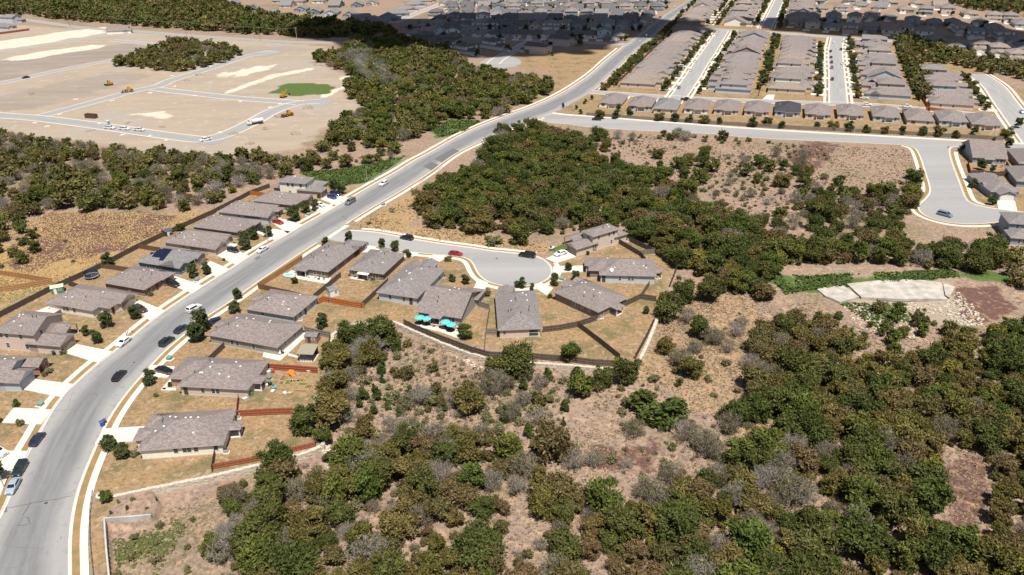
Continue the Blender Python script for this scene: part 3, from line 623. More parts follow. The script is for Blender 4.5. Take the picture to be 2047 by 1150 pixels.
def roof_polys(u0, v0, u1, v1, ze, e0, e1, axis, pitch):
    if axis == 'v':
        P = roof_polys(v0, u0, v1, u1, ze, e0, e1, 'u', pitch); return [[(y, x, z) for x, y, z in p][::-1] for p in P]
    h = (v1-v0)/2; rz = ze+h*pitch; vm = (v0+v1)/2
    i0 = h if e0 == 'hip' else 0.0; i1 = h if e1 == 'hip' else 0.0
    if i0+i1 > u1-u0-0.3:
        k = (u1-u0-0.3)/(i0+i1); i0 *= k; i1 *= k
    a, b = (u0+i0, vm, rz), (u1-i1, vm, rz)
    P = [[(u0, v0, ze), (u1, v0, ze), b, a], [(u1, v1, ze), (u0, v1, ze), a, b]]
    if i0: P.append([(u0, v1, ze), (u0, v0, ze), a])
    if i1: P.append([(u1, v0, ze), (u1, v1, ze), b])
    return P
def shell(polys, th):
    """thin solid from touching polygons"""
    vid = {}; V = []
    def vi(p):
        k = tuple(round(c, 4) for c in p)
        if k not in vid: vid[k] = len(V); V.append(p)
        return vid[k]
    top = [[vi(p) for p in poly] for poly in polys]; n = len(V); V = V+[(x, y, z-th) for x, y, z in V]
    Fc = [tuple(f) for f in top]+[tuple(i+n for i in f[::-1]) for f in top]; M = [0]*len(top)+[1]*len(top); E = {}
    for f in top:
        for i in range(len(f)): E[(f[i], f[(i+1) % len(f)])] = 1
    for (a, b) in list(E):
        if (b, a) not in E: Fc.append((b, a, a+n, b+n)); M.append(1)
    return V, Fc, M
def roof_z(vol, u, v):
    u0, v0, u1, v1 = vol['r']; p = vol['pitch']; ax = vol['axis']; e0, e1 = vol['ends']
    if ax == 'v': u, v, u0, v0, u1, v1 = v, u, v0, u0, v1, u1
    d = min(v-v0, v1-v)
    if e0 == 'hip': d = min(d, u-u0)
    if e1 == 'hip': d = min(d, u1-u)
    return vol['ze']+d*p
def win_mesh(w, h):
    def f():
        b = MB(); t_ = 0.09
        b.box(-w/2-t_, w/2+t_, -0.05, 0.0, -h/2-t_, -h/2); b.box(-w/2-t_, w/2+t_, -0.05, 0.0, h/2, h/2+t_)
        b.box(-w/2-t_, -w/2, -0.05, 0.0, -h/2, h/2); b.box(w/2, w/2+t_, -0.05, 0.0, -h/2, h/2); b.box(-w/2, w/2, -0.04, 0.0, -0.03, 0.03)
        return b.me('window', TRIM)
    def g(): return mesh('pane', [(-w/2, -0.02, -h/2), (w/2, -0.02, -h/2), (w/2, -0.02, h/2), (-w/2, -0.02, h/2)], [(0, 1, 2, 3)], GLASS)
    return cached(('win', w, h), f), cached(('pane', w, h), g)
SIDE = {'near': 0.0, 'right': math.pi/2, 'far': math.pi, 'left': -math.pi/2}
def wall_spot(vol, side, s, z, out=0.0):
    """point on a wall: s = distance along it (from u0 or v0)"""
    u0, v0, u1, v1 = vol['r']; o = OH-out
    return {'near': (u0+s, v0+o, z), 'far': (u0+s, v1-o, z), 'left': (u0+o, v0+s, z), 'right': (u1-o, v0+s, z)}[side]
def V_(r, ze=2.75, ends=('hip', 'hip'), axis=None, pitch=0.40, walls=True, wall=None, zb=0.0):
    if axis is None: axis = 'u' if r[2]-r[0] >= r[3]-r[1] else 'v'
    return dict(r=r, ze=ze, ends=ends, axis=axis, pitch=pitch, walls=walls, wall=wall, zb=zb)
def add_house_parts(root, vols, wall, roof=0, wins=(), gdoors=(), doors=(), vents=0, pipes=0, solar=None, far=False, seed=0, trim=True):
    rm = ROOFS[roof]; rnd = random.Random(seed)
    for i, vol in enumerate(vols):
        u0, v0, u1, v1 = vol['r']; ze = vol['ze']; wm = WALLS[vol['wall'] or wall]
        Vv, Fc, Mm = shell(roof_polys(u0, v0, u1, v1, ze, *vol['ends'], vol['axis'], vol['pitch']), 0.16)
        obj('roof', mesh('roof', Vv, Fc, [rm, SOFF], Mm), root)
        a, b, c, d = u0+OH, v0+OH, u1-OH, v1-OH; top = ze-0.16+OH*vol['pitch']*0.6
        if vol['walls']:
            mb = MB(); mb.add([(a, b, vol['zb']), (c, b, vol['zb']), (c, d, vol['zb']), (a, d, vol['zb']), (a, b, top), (c, b, top), (c, d, top), (a, d, top)], BOXF[2:])
            for k, e in enumerate(vol['ends']):
                if e == 'gable':
                    if vol['axis'] == 'u':
                        x = a if k == 0 else c; zr = ze+(v1-v0)/2*vol['pitch']-0.17; tri = [(x, b, top), (x, d, top), (x, (b+d)/2, zr)]
                        mb.add(tri, [(2, 1, 0)] if k == 0 else [(0, 1, 2)])
                    else:
                        y = b if k == 0 else d; zr = ze+(u1-u0)/2*vol['pitch']-0.17; tri = [(a, y, top), (c, y, top), ((a+c)/2, y, zr)]
                        mb.add(tri, [(0, 1, 2)] if k == 0 else [(2, 1, 0)])
            mb.build('wall', wm, root)
            if vol['zb'] == 0 and not far:
                fb = MB().box(a-0.02, c+0.02, b-0.02, d+0.02, 0, 0.22); fb.build('foundation', KERB, root)
        else:
            for (x, y) in ((a, b), (c, b), (a, d), (c, d)):
                if any(w['walls'] and w['r'][0]+OH-0.1 <= x <= w['r'][2]-OH+0.1 and w['r'][1]+OH-0.1 <= y <= w['r'][3]-OH+0.1 for w in vols): continue
                MB().box(x-0.12, x+0.12, y-0.12, y+0.12, 0, ze-0.1).build('porch_post', TRIM if trim else TRIMD, root)
            obj('porch_slab', slab('porch_slab', [(a, b), (c, b), (c, d), (a, d)], 0, 0.16, CONCW), root)
    for (k, side, s, z, w, h) in wins:
        m1, m2 = win_mesh(w, h); o = obj('window', m1, root, wall_spot(vols[k], side, s, z, 0.012), SIDE[side]); obj('pane', m2, o)
    for (k, side, s, w, mt) in gdoors:
        m1 = cached(('gd', w, mt), lambda: MB().box(-w/2, w/2, -0.05, 0.0, 0.02, 2.25).me('garage_door', DOORG[mt]))
        obj('garage_door', m1, root, wall_spot(vols[k], side, s, 0, 0.01), SIDE[side])
    for (k, side, s, mt) in doors:
        m1 = cached(('dr', mt.name), lambda: MB().box(-0.5, 0.5, -0.06, 0.0, 0.15, 2.25).me('door', mt)); obj('door', m1, root, wall_spot(vols[k], side, s, 0, 0.01), SIDE[side])
    vm = cached('vent', lambda: MB().box(-0.2, 0.2, -0.2, 0.2, -0.12, 0.16).me('roof_vent', VENTW)); pm = cached('pipe', lambda: MB().tube((0, 0, -0.2), (0, 0, 0.75), 0.10, n=6).me('vent_pipe', VENTD))
    v0_ = vols[0]; r = v0_['r']
    for k in range(vents+pipes):
        u = rnd.uniform(r[0]+2.5, r[2]-2.5); v = rnd.uniform(r[1]+2, r[3]-3); zz = roof_z(v0_, u, v)
        if k < vents: obj('roof_vent', vm, root, (u, v, zz))
        else: obj('vent_pipe', pm, root, (u, v, zz))
    if solar:
        k, (su, sv, nu, nv, skip) = 0, solar; p = v0_['pitch']; sl = math.atan(p)
        pm_ = cached('solar', lambda: MB().box(-0.82, 0.82, -0.5, 0.5, 0, 0.05).me('solar_panel', SOLAR))
        for a in range(nu):
            for b in range(nv):
                if (a, b) in skip: continue
                u = su+a*1.7; v = sv+b*1.04*math.cos(sl); o = obj('solar_panel', pm_, root, (u, v, roof_z(v0_, u, v)+0.09)); o.rotation_euler = (sl, 0, 0)
def house(label, Apx, Bpx, z, vols, wall, **kw):
    a, b = at(*Apx, z), at(*Bpx, z); d = b-a; root = empty('house', (a[0], a[1], 0), math.atan2(d[1], d[0]))
    tag(root, label, 'house'); add_house_parts(root, vols, wall, **kw); return root
NW = lambda k, ss, z=1.55, w=0.95, h=1.35: [(k, 'near', s, z, w, h) for s in ss]
G = 'gable'; HP = 'hip'
# ---- west row, from the left edge up the road
house('house corner with dark garage wall at the left edge beside a clipped bush', (-25, 838), (9, 822), 2.75, [V_((-9, 0, 0.2, 12.5), 2.75)], 'brown', roof=1, seed=1)
house('one-storey house with blue-grey gabled garage and brick porch at left edge', (0, 765), (37.6, 766), 2.75, [V_((-13, 0, 1, 12.2), ends=(HP, G)), V_((-4, 0, 4.8, 6.6), axis='u', ends=(HP, G), pitch=0.42), V_((-4, 7.2, 5.1, 12.2), axis='u', ends=(HP, G), pitch=0.42, wall='redbrick')], 'blue',
      roof=0, gdoors=[(1, 'right', 3.3, 4.9, 'blue')], doors=[(2, 'right', 1.4, DOORR)], wins=[(2, 'right', 3.6, 1.5, 1.2, 1.4)], vents=3, pipes=1, seed=2)
house('two-storey pinkish tan house with taupe garage at the left edge', (72.8, 689), (118.7, 692.8), 2.75,
      [V_((-12.5, 0, 0, 12), 5.5, ends=(HP, G), wall='pink'), V_((-3.5, 0, 6.8, 6.7), ends=(HP, G), axis='u', pitch=0.42), V_((-3, 6.2, 3.7, 12), ends=(HP, G), axis='u', pitch=0.42, walls=False), V_((-3, 5.5, 1.5, 12), ends=(HP, HP))], 'pink',
      roof=0, wins=NW(0, [2.2, 3.9, 8.0], 4.45)+NW(0, [3.4, 9.0], 1.5)+[(0, 'right', 3.2, 4.6, 0.9, 1.1)], gdoors=[(1, 'right', 3.35, 4.9, 'taupe')], vents=5, pipes=2, seed=3)
house('one-storey white-walled house with palm bed and side patio, west of road', (88.8, 605), (183.6, 621.6), 2.75,
      [V_((0, 0, 17.2, 12.7)), V_((9, 2.6, 20.7, 8), axis='u', ends=(HP, HP), pitch=0.38), V_((9, 5.9, 21.7, 12.6), ends=(HP, G), axis='u', pitch=0.42, wall='tan')], 'white', roof=0,
      wins=NW(0, [6.2, 7.4, 9.9]), gdoors=[(2, 'right', 3.35, 4.9, 'taupe')], doors=[(1, 'right', 1.7, DOORR)], vents=4, pipes=1, seed=4)
house('one-storey brown house with red-brown porch beside a black crossover', (203.9, 565), (287.9, 579.6), 2.75, [V_((0, 0, 15.8, 12.8)), V_((10, 7.2, 16.3, 12.8), ends=(HP, HP), axis='u')], 'brick', roof=0,
      wins=NW(0, [9.6], 1.6, 0.8, 0.8)+[(0, 'right', 2.2, 1.5, 1.8, 1.4)], doors=[(0, 'right', 5.6, DOORR)], gdoors=[(1, 'right', 2.8, 4.4, 'taupe')], vents=4, pipes=2, seed=5)
house('one-storey dark teal house with solar panels on its grey roof', (271.2, 523), (357.7, 536.7), 2.75, [V_((0, 0, 15, 12.6)), V_((9, 0, 17, 4.6), ends=(HP, G), axis='u'), V_((9, 7.9, 17.4, 12.6), ends=(HP, G), axis='u', wall='brown'), V_((12, 3.5, 16.6, 8.5), walls=False)], 'teal', roof=2,
      wins=NW(0, [4, 6.2], 1.5)+[(1, 'right', 2.3, 1.5, 1.8, 1.4)], gdoors=[(2, 'right', 2.35, 3.7, 'taupe')], vents=1, pipes=2, solar=(3.4, 2.2, 4, 5, {(0, 0), (1, 0), (2, 0), (0, 3), (0, 4), (0, 1)}), seed=6)
house('one-storey tan house with near-side garage next to the dark hatchback', (325, 483.9), (430.5, 499.1), 2.75, [V_((0, 0, 18, 12.6)), V_((10, 0, 21.2, 6.6), ends=(HP, G), axis='u', pitch=0.42), V_((11, 6.2, 20.2, 11.5), ends=(HP, G), axis='u')], 'tan', roof=0,
      wins=NW(0, [8, 13.5], 1.6, 0.8, 0.8), gdoors=[(1, 'right', 3.3, 4.9, 'taupe')], vents=4, pipes=2, seed=7)
house('one-storey brown house behind the lamp post and three street trees', (382, 452.8), (485.5, 466), 2.75, [V_((0, 0, 20.5, 12.4)), V_((11, 6.2, 21, 12.4), ends=(HP, HP), axis='u')], 'brown', roof=0,
      wins=NW(0, [7, 12], 1.6, 0.8, 0.8), gdoors=[(1, 'right', 3.1, 4.4, 'taupe')], vents=5, seed=8)
house('one-storey bluish-white house with grey garage behind the red coupe', (432.8, 423.4), (535.3, 435.2), 2.75, [V_((0, 0, 18.5, 12.4)), V_((11, 0, 21.7, 6.2), ends=(HP, G), axis='u', pitch=0.42), V_((11, 6.5, 21.9, 10.6), ends=(HP, HP), axis='u', wall='brown')], 'blue', roof=0,
      wins=NW(0, [9], 1.6, 0.8, 0.8), gdoors=[(1, 'right', 3.1, 4.7, 'grey')], doors=[(2, 'right', 1.2, DOORR)], vents=3, pipes=2, seed=9)
house('one-storey taupe house behind a cluster of three street trees', (503, 401.4), (593.3, 411.2), 2.75, [V_((0, 0, 18.6, 12.2)), V_((9, 6.2, 20.1, 12), ends=(HP, G), axis='u', pitch=0.42, wall='tan')], 'brown', roof=0,
      wins=NW(0, [7, 11], 1.6, 0.8, 0.8), gdoors=[(1, 'right', 2.9, 4.4, 'taupe')], vents=3, pipes=1, seed=10)
house('two-storey cream house at the top of the west row by green grass', (610.4, 381.4), (642.2, 383.9), 2.75,
      [V_((-12, 0.2, 0.3, 8.2), 5.5, pitch=0.36, wall='cream'), V_((-4, 0, 7, 6), ends=(HP, HP), axis='u'), V_((-4, 4.5, 4, 12), ends=(HP, HP), axis='v'), V_((-15.2, 1, -8, 9), 2.75, wall='brown')], 'tan', roof=1,
      wins=NW(0, [4.3, 6.3, 9.8], 4.4)+NW(0, [4.8, 10.4], 1.6, 0.9, 0.8)+[(0, 'right', 1.5, 4.4, 0.9, 1.2)], gdoors=[(1, 'right', 3.0, 4.6, 'taupe')], vents=3, pipes=1, seed=11)
# ---- east side of the road
house('lowest one-storey white house with four windows, above the stone wall', (273, 901.6), (448.3, 888.9), 2.75, [V_((0, 0, 17.7, 13.2)), V_((-2, 3.7, 4, 8.3), pitch=0.3), V_((-1, 8, 5, 13.2)), V_((13, 5.3, 20.1, 8.6), 2.6, ends=(HP, HP), pitch=0.28, walls=False)], 'cream', roof=0,
      wins=NW(0, [7.6, 9.4, 10.3, 11.7, 15.8], 1.7, 0.85, 1.25), gdoors=[(2, 'left', 2.6, 4.0, 'white')], vents=8, pipes=2, seed=12)
house('one-storey tan house with red brick corners beside a cluttered garden', (353, 771.9), (495.9, 779.5), 2.75, [V_((0, 0, 17.6, 13.1)), V_((-4, 3, 6, 13.1), ends=(HP, HP), axis='v', wall='redbrick'), V_((13, 3.1, 19.6, 6.6), 2.6, pitch=0.28, walls=False)], 'tan', roof=0,
      wins=NW(0, [6.0, 8.6, 9.7], 1.5, 0.9, 1.3), doors=[(0, 'near', 1.7, DOORB)], gdoors=[(1, 'left', 6, 4.8, 'taupe')], vents=8, pipes=2, seed=13)
house('one-storey dark grey house with long white patio along its side', (412.7, 669.2), (554.3, 695.3), 2.75, [V_((0, 0, 21.8, 13)), V_((-1.8, 4.7, 4, 8.6), pitch=0.3)], 'grey', roof=0,
      wins=NW(0, [7.4, 9.0, 14.0], 1.35, 0.95, 1.3)+[(0, 'right', 4.2, 1.5, 1.0, 1.3), (0, 'right', 8.6, 1.5, 1.0, 1.3)], gdoors=[(1, 'left', 2, 3, 'grey')], vents=6, pipes=1, seed=14)
house('one-storey blue-grey house next to the orange fence', (487.8, 617.5), (587, 633.7), 2.75, [V_((0, 0, 16, 13.1)), V_((-1.7, 5.5, 4, 9.2), pitch=0.3)], 'blue', roof=0,
      wins=NW(0, [5.5], 1.7, 0.8, 0.8)+[(0, 'right', 1.5, 1.5, 0.9, 1.2), (0, 'right', 4, 1.5, 1.0, 1.2), (0, 'right', 10, 1.6, 0.8, 1.0), (0, 'right', 11.3, 1.6, 0.8, 1.0)], doors=[(0, 'right', 6.5, DOORB)], vents=7, pipes=1, seed=15)
# ---- houses of the side street and turning circle
house('one-storey brick corner house with a paddling pool on its patio', (585.4, 532.9), (656.5, 543.7), 2.75, [V_((0, 0, 12.6, 20.6)), V_((5.5, 16, 12.6, 24.5), axis='v'), V_((1.2, -1.6, 5.6, 4), 2.6, pitch=0.28, walls=False)], 'brick', roof=1,
      wins=NW(0, [7.4, 10.4], 1.5, 1.0, 1.4)+[(0, 'right', 6, 1.6, 0.9, 1.2), (0, 'right', 11, 1.6, 0.9, 1.2)], vents=2, pipes=6, seed=16)
house('one-storey brick house with a white patio awning', (693.4, 538.6), (765.8, 548.1), 2.75, [V_((0, 0, 12.5, 16.2)), V_((3, 12, 6.4, 18.4), axis='v', pitch=0.3)], 'brick', roof=1, wins=NW(0, [8.9, 9.9], 1.5, 0.9, 1.4)+NW(0, [1.8], 1.5), vents=2, pipes=3, seed=17)
house('one-storey pale blue house behind big oaks, second from turning circle', (751.4, 584.3), (834, 596.4), 2.75, [V_((0, 0, 13.2, 20.9)), V_((4, 15, 9.3, 24.9), axis='v', ends=(HP, G)), V_((0.5, 14, 5, 23), axis='v')], 'blue', roof=1, wins=NW(0, [4.2, 8.6], 1.5, 0.9, 1.3)+[(0, 'right', 17, 1.5, 1, 1.3)],
      doors=[(0, 'near', 10.8, DOORB)], vents=7, pipes=1, seed=18)
house('gabled grey house with turquoise umbrellas on its back patio', (831.5, 623), (921.6, 636.4), 2.75, [V_((0, 0, 13.4, 17.4), ends=(G, G), axis='u', pitch=0.43), V_((8, 11.5, 14, 18.4), ends=(HP, HP), axis='v'), V_((4.1, -1.7, 8, 4), 2.6, pitch=0.28, walls=False)], 'grey', roof=0,
      wins=NW(0, [2.0, 3.0, 9.8, 10.8], 1.5, 0.9, 1.3), doors=[(0, 'near', 6.0, DOORB)], vents=3, pipes=2, seed=19)
house('long one-storey house straight below the turning circle', (995, 660.4), (1084.6, 656.9), 2.75, [V_((0, 0, 11.9, 22.5), ends=(HP, HP)), V_((1, 18, 6, 25.3), axis='v', ends=(HP, G))], 'tan', roof=1, wins=NW(0, [1.8], 1.5, 0.8, 0.8)+NW(0, [9.5], 1.3, 2.4, 1.9), vents=4, pipes=7, seed=20)
house('one-storey brown brick house set at an angle right of the turning circle', (1104.5, 583.1), (1194.7, 624.1), 2.75, [V_((0, 0, 17.6, 12.9)), V_((-2, 4.6, 5, 9.2), ends=(G, HP), axis='u'), V_((-1, 9, 5, 12.9), ends=(G, HP), axis='u'), V_((14, 5.1, 20, 8.6), 2.6, pitch=0.28, walls=False)], 'brick', roof=0,
      wins=NW(0, [8, 9], 1.5, 0.8, 1.3)+NW(0, [11.2, 13.8], 1.7, 0.8, 0.8)+[(0, 'right', 2.4, 1.5, 0.9, 1.2)], vents=6, pipes=2, seed=21)
house('one-storey pale blue house with a satellite dish, right of turning circle', (1197.4, 549.7), (1313, 552.4), 2.75, [V_((0, 0, 17.2, 12.7)), V_((-3.2, 3, 5, 12.9), axis='v', wall='brick'), V_((-4.4, 6.5, 0, 12.9), pitch=0.3), V_((14, 3.5, 19.5, 6.7), 2.6, pitch=0.28, walls=False)], 'blue', roof=0,
      wins=NW(0, [6.3, 9.1, 10.1], 1.4, 0.8, 1.1), doors=[(0, 'near', 1.5, DOORB)], gdoors=[(2, 'left', 3.2, 4.0, 'grey')], vents=5, pipes=2, seed=22)
house('two-storey tan house at the turning circle below the woods', (1155, 498.4), (1186.4, 488.8), 2.75, [V_((6.2, 0, 18, 6.2), 5.5, pitch=0.36), V_((-0.6, 0, 9, 6), ends=(G, HP), axis='u'), V_((2.3, 4, 9, 11), ends=(G, HP), axis='u', walls=False), V_((16, 0.1, 21.9, 6.2)), V_((4.5, 4, 14, 10.5))], 'tan', roof=0,
      wins=NW(0, [3, 7.5, 9.5], 4.35, 0.9, 1.2)+NW(0, [1.8, 8.6], 1.5, 0.8, 1.3)+[(0, 'left', 2.8, 4.4, 0.8, 1.0)], gdoors=[(1, 'left', 3, 4.8, 'taupe')], vents=2, pipes=2, seed=23)
# ---- right edge
house('one-storey house with blue patio things at the cross street corner', (1944.2, 314.3), (2014.4, 318.4), 2.75, [V_((0, 0, 13.6, 22), ends=(G, G), axis='u', pitch=0.42), V_((4.5, -1.5, 8.5, 4), 2.6, pitch=0.25, walls=False)], 'bluegrey', roof=0, wins=NW(0, [2.5, 10, 11.4], 1.5, 1, 1.3), vents=3, pipes=1, seed=24)
house('one-storey grey gabled house with arched porch at the right edge', (1993.6, 388.7), (2039.5, 389.4), 2.75, [V_((-1, 3, 10, 25), axis='v'), V_((0.6, -0.2, 7.4, 8), axis='v', ends=(G, HP), pitch=0.42), V_((-0.8, 9, 4, 13.5), axis='u', ends=(G, HP))], 'bluegrey', roof=1, gdoors=[(1, 'near', 3.4, 4.9, 'white')], wins=[(0, 'left', 13, 1.5, 1, 1.3)], vents=2, pipes=2, seed=25)
house('one-storey house cut by the right edge beside a red fence', (2036.7, 326.8), (2047, 327.5), 2.75, [V_((0, 0, 13, 22), axis='v')], 'brown', roof=1, wins=NW(0, [3, 8]), seed=26)
house('grey house cut by the right edge behind the gabled one', (2032, 362), (2060, 364), 2.75, [V_((0, 0, 12, 20), axis='v')], 'bluegrey', roof=1, seed=27)
house('two-storey dark blue house at the right edge beside the woods', (2017, 446), (2047, 448), 5.6, [V_((0, 0, 13, 11), 5.5, axis='u', wall='bluegrey'), V_((-0.6, -6, 9, 3), 2.75, wall='bluegrey')], 'bluegrey', roof=1, wins=NW(1, [3, 4.5], 1.5, 0.9, 1.4)+NW(0, [3, 6], 4.4), seed=28)

# ---- building lots: kinds of houses repeated in the neighbourhoods
PROTO = {}
def proto(key):
    """vols and details of a lot house, centred on the lot, street side = near (v=0)"""
    K = {'a': ([V_((-6.5, -11.5, 6.5, 10), axis='v'), V_((-6.5, -14, -0.4, -6), axis='v', ends=(G, HP))], 'white', 0, [(0, 'near', 9.5, 1.5, 1.6, 1.3), (0, 'far', 3, 1.5, 1, 1.3), (0, 'far', 9, 1.5, 1.8, 1.4), (0, 'left', 10, 1.5, 1, 1.2), (0, 'right', 10, 1.5, 1, 1.2), (0, 'right', 16, 1.5, 1, 1.2)], [(1, 'near', 3.1, 4.7, 'white')]),
         'b': ([V_((-6.4, -10.5, 6.4, 11), axis='v'), V_((0.2, -13.5, 6.4, -5), axis='v', ends=(HP, HP))], 'tan', 0, [(0, 'near', 3, 1.5, 1.6, 1.3), (0, 'far', 3, 1.5, 1, 1.3), (0, 'far', 9.5, 1.5, 1.8, 1.4), (0, 'left', 10, 1.5, 1, 1.2), (0, 'left', 16, 1.5, 1, 1.2)], [(1, 'near', 3.1, 4.7, 'taupe')]),
         'c': ([V_((-6.2, -6, 6.2, 9), 5.5, pitch=0.36), V_((-6.4, -14, 0, -3), axis='v', ends=(G, HP)), V_((-6.5, -9, 6.5, 11.5), 2.75, axis='v')], 'cream', 1, [(0, 'near', 3, 4.4, 1, 1.3), (0, 'near', 8.5, 4.4, 1.5, 1.3), (0, 'far', 3, 4.4, 1, 1.3), (0, 'far', 8.5, 4.4, 1, 1.3), (0, 'left', 6, 4.4, 0.9, 1.2), (0, 'right', 6, 4.4, 0.9, 1.2), (2, 'far', 3, 1.5, 1.2, 1.3)], [(1, 'near', 3.2, 4.7, 'white')]),
         'd': ([V_((-6.2, -9, 6.2, 9), 5.5, pitch=0.34, axis='v', ends=(G, HP)), V_((0, -13.5, 6.2, -4), axis='v', ends=(HP, HP))], 'sage', 1, [(0, 'near', 3, 4.5, 1, 1.3), (0, 'near', 9, 4.5, 1.5, 1.3), (0, 'far', 3, 4.4, 1, 1.3), (0, 'far', 9, 4.4, 1, 1.3), (0, 'far', 6, 1.5, 1.8, 1.4), (0, 'left', 6, 4.4, 0.9, 1.2)], [(1, 'near', 3.1, 4.7, 'taupe')]),
         'e': ([V_((-6.6, -10, 6.6, 10), axis='u', ends=(G, G), pitch=0.42), V_((-6.6, -13.5, 0, -4), axis='v', ends=(G, HP))], 'brick', 4, [(0, 'near', 9.5, 1.5, 1.6, 1.3), (0, 'far', 3, 1.5, 1, 1.3), (0, 'far', 9, 1.5, 1.8, 1.4)], [(1, 'near', 3.3, 4.7, 'taupe')]),
         'f': ([V_((-6.4, -9, 6.4, 9), axis='v', ends=(G, G), pitch=0.45), V_((-6.4, -12, 0, -4), axis='v', ends=(G, HP))], 'bluegrey', 2, [(0, 'near', 9.5, 1.5, 1.6, 1.3), (0, 'far', 3, 1.5, 1, 1.3), (0, 'far', 9, 1.5, 1.8, 1.4), (0, 'far', 6, 3.9, 1, 1)], [(1, 'near', 3.2, 4.7, 'grey')]),
         'g': ([V_((-6.6, -12, 6.6, 8.5), axis='v'), V_((-3.5, 4, 1.2, 10), axis='v', ends=(HP, HP), pitch=0.3, walls=False)], 'cream', 0, [(0, 'far', 2.5, 1.5, 1, 1.3), (0, 'far', 10.5, 1.5, 1.8, 1.4), (0, 'near', 9, 1.5, 1.6, 1.3), (0, 'left', 6, 1.5, 0.8, 0.8)], [(0, 'near', 3.2, 4.7, 'white')])}
    return K[key]
def lot_house(key, x, y, ang, label, group, wall=None, roof=None, name='house'):
    """ang: direction the street side faces"""
    k = (key, wall, roof); rz = ang+math.pi/2
    if k not in PROTO:
        vols, w0, r0, wins, gd = proto(key); root = empty(name, (x, y, 0), rz)
        add_house_parts(root, vols, wall or w0, roof=r0 if roof is None else roof, wins=wins, gdoors=gd, vents=1, pipes=1, far=True, seed=ord(key))
        PROTO[k] = root
    else:
        root = copy_tree(PROTO[k]); root.location = (x, y, 0); root.rotation_euler = (0, 0, rz)
    tag(root, label, 'house', group); return root
LOTS = []          # (x, y, ang) of every lot house, used by fences, drives and street trees
def row(pa, pb, n, face, labelf, group, kinds, seed=0, jitter=0.05, walls=(None,), skip=()):
    """n houses on a line between two pixels; face = +1 if the street lies to the left of travel a->b"""
    rnd = random.Random(seed); A_, B_ = at(*pa), at(*pb); d = (B_-A_); L = np.linalg.norm(d); d /= L; nrm = np.array([-d[1], d[0]])*face; ang = math.atan2(nrm[1], nrm[0])
    for i in range(n):
        p = A_+d*(L*(i/(n-1) if n > 1 else 0.5))+nrm*rnd.uniform(-1, 1)
        k = rnd.choice(kinds); w = rnd.choice(walls); ro = rnd.choice([0, 5, 1, 5, 2, 5])  # half the picks take the roof colour darkened to deepen the cloud shade
        if i in skip: continue
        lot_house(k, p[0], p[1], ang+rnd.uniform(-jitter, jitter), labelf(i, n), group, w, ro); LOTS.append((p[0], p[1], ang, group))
def lab(desc): return lambda i, n: '%s house %s' % (ORD[i], desc)
# row along the cross street (backs towards us)
RW = [(1221, 214, 'g', 'cream', 0), (1279, 220, 'g', 'blue', 0), (1331, 224, 'b', 'pink', 2), (1391, 226, 'g', 'white', 0), (1451, 228, 'g', 'tan', 0), (1512, 231, 'g', 'pink', 0), (1573, 232, 'g', 'blue', 3), (1634, 237, 'g', 'tan', 0), (1699, 238, 'g', 'pink', 0), (1770, 242, 'g', 'blue', 0), (1836, 247, 'b', 'pink', 0), (1903, 251, 'g', 'blue', 1), (1968, 258, 'g', 'pink', 1)]
dd = at(1903, 262)-at(1272, 222); angR = math.atan2(dd[1], dd[0])+math.pi/2
for i, (x, y, k, w, ro) in enumerate(RW):
    p = at(x, y)+np.array([math.cos(angR), math.sin(angR)])*6.0; lot_house(k, p[0], p[1], angR, ('dark-roofed house, %s from the left in the row along the cross street' if ro == 3 else '%s house from the left in the row along the cross street') % ORD[i], 'row of houses along the cross street', w, ro); LOTS.append((p[0], p[1], angR, 'row'))
# ================================================================== neighbourhood blocks
DV = np.array([0.338, 0.941]); NV = np.array([0.941, -0.338])        # street direction and across
def column(base, off, s0, s1, n, desc, group, kinds, seed, walls, skip=()):
    rnd = random.Random(seed); face = -np.sign(off); ang = math.atan2(NV[1]*face, NV[0]*face)
    for i in range(n):
        s = s0+(s1-s0)*i/max(1, n-1); p = np.array(base)+DV*s+NV*(off+rnd.uniform(-0.8, 0.8))
        k = rnd.choice(kinds); w = rnd.choice(walls); ro = rnd.choice([0, 0, 1, 4, 0])
        if i in skip: continue
        lot_house(k, p[0], p[1], ang+rnd.uniform(-0.03, 0.03), '%s house %s' % (ORD[i], desc), group, w, ro); LOTS.append((p[0], p[1], ang, group))
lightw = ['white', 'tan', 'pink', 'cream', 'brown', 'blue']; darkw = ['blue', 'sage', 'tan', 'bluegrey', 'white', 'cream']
E0, F0, D0, H0 = at(1352, 200), at(1676, 208), at(2040, 245), at(1531, 58)
column(E0, -27, 30, 232, 13, 'from the near end, west side of the first block street', 'houses of the first block', 'abeaba', 41, lightw)
column(E0, 27, 30, 232, 13, 'from the near end, east side of the first block street', 'houses of the second block', 'cabeba', 42, lightw)
column(F0, -27, 24, 198, 12, 'from the near end, west side of the middle block street', 'houses of the third block', 'cadbab', 43, lightw)
column(F0, 27, 24, 198, 12, 'from the near end, east side of the middle block street', 'houses of the fourth block', 'cbaebd', 44, lightw)
column(D0, -28, 26, 106, 6, 'from the near end beside the wide right edge street', 'houses beside the right edge street', 'cacbd', 45, lightw)
column(H0, -27, 16, 210, 13, 'from the near end, west of the top edge street', 'houses beside the top edge street', 'abceba', 46, lightw)
column(H0, 27, 40, 210, 11, 'from the near end, east of the top edge street', 'houses east of the top edge street', 'abceba', 47, lightw)
column(H0, -66, 16, 210, 13, 'in the column right of the far main road', 'houses right of the far main road', 'abeba', 48, lightw)
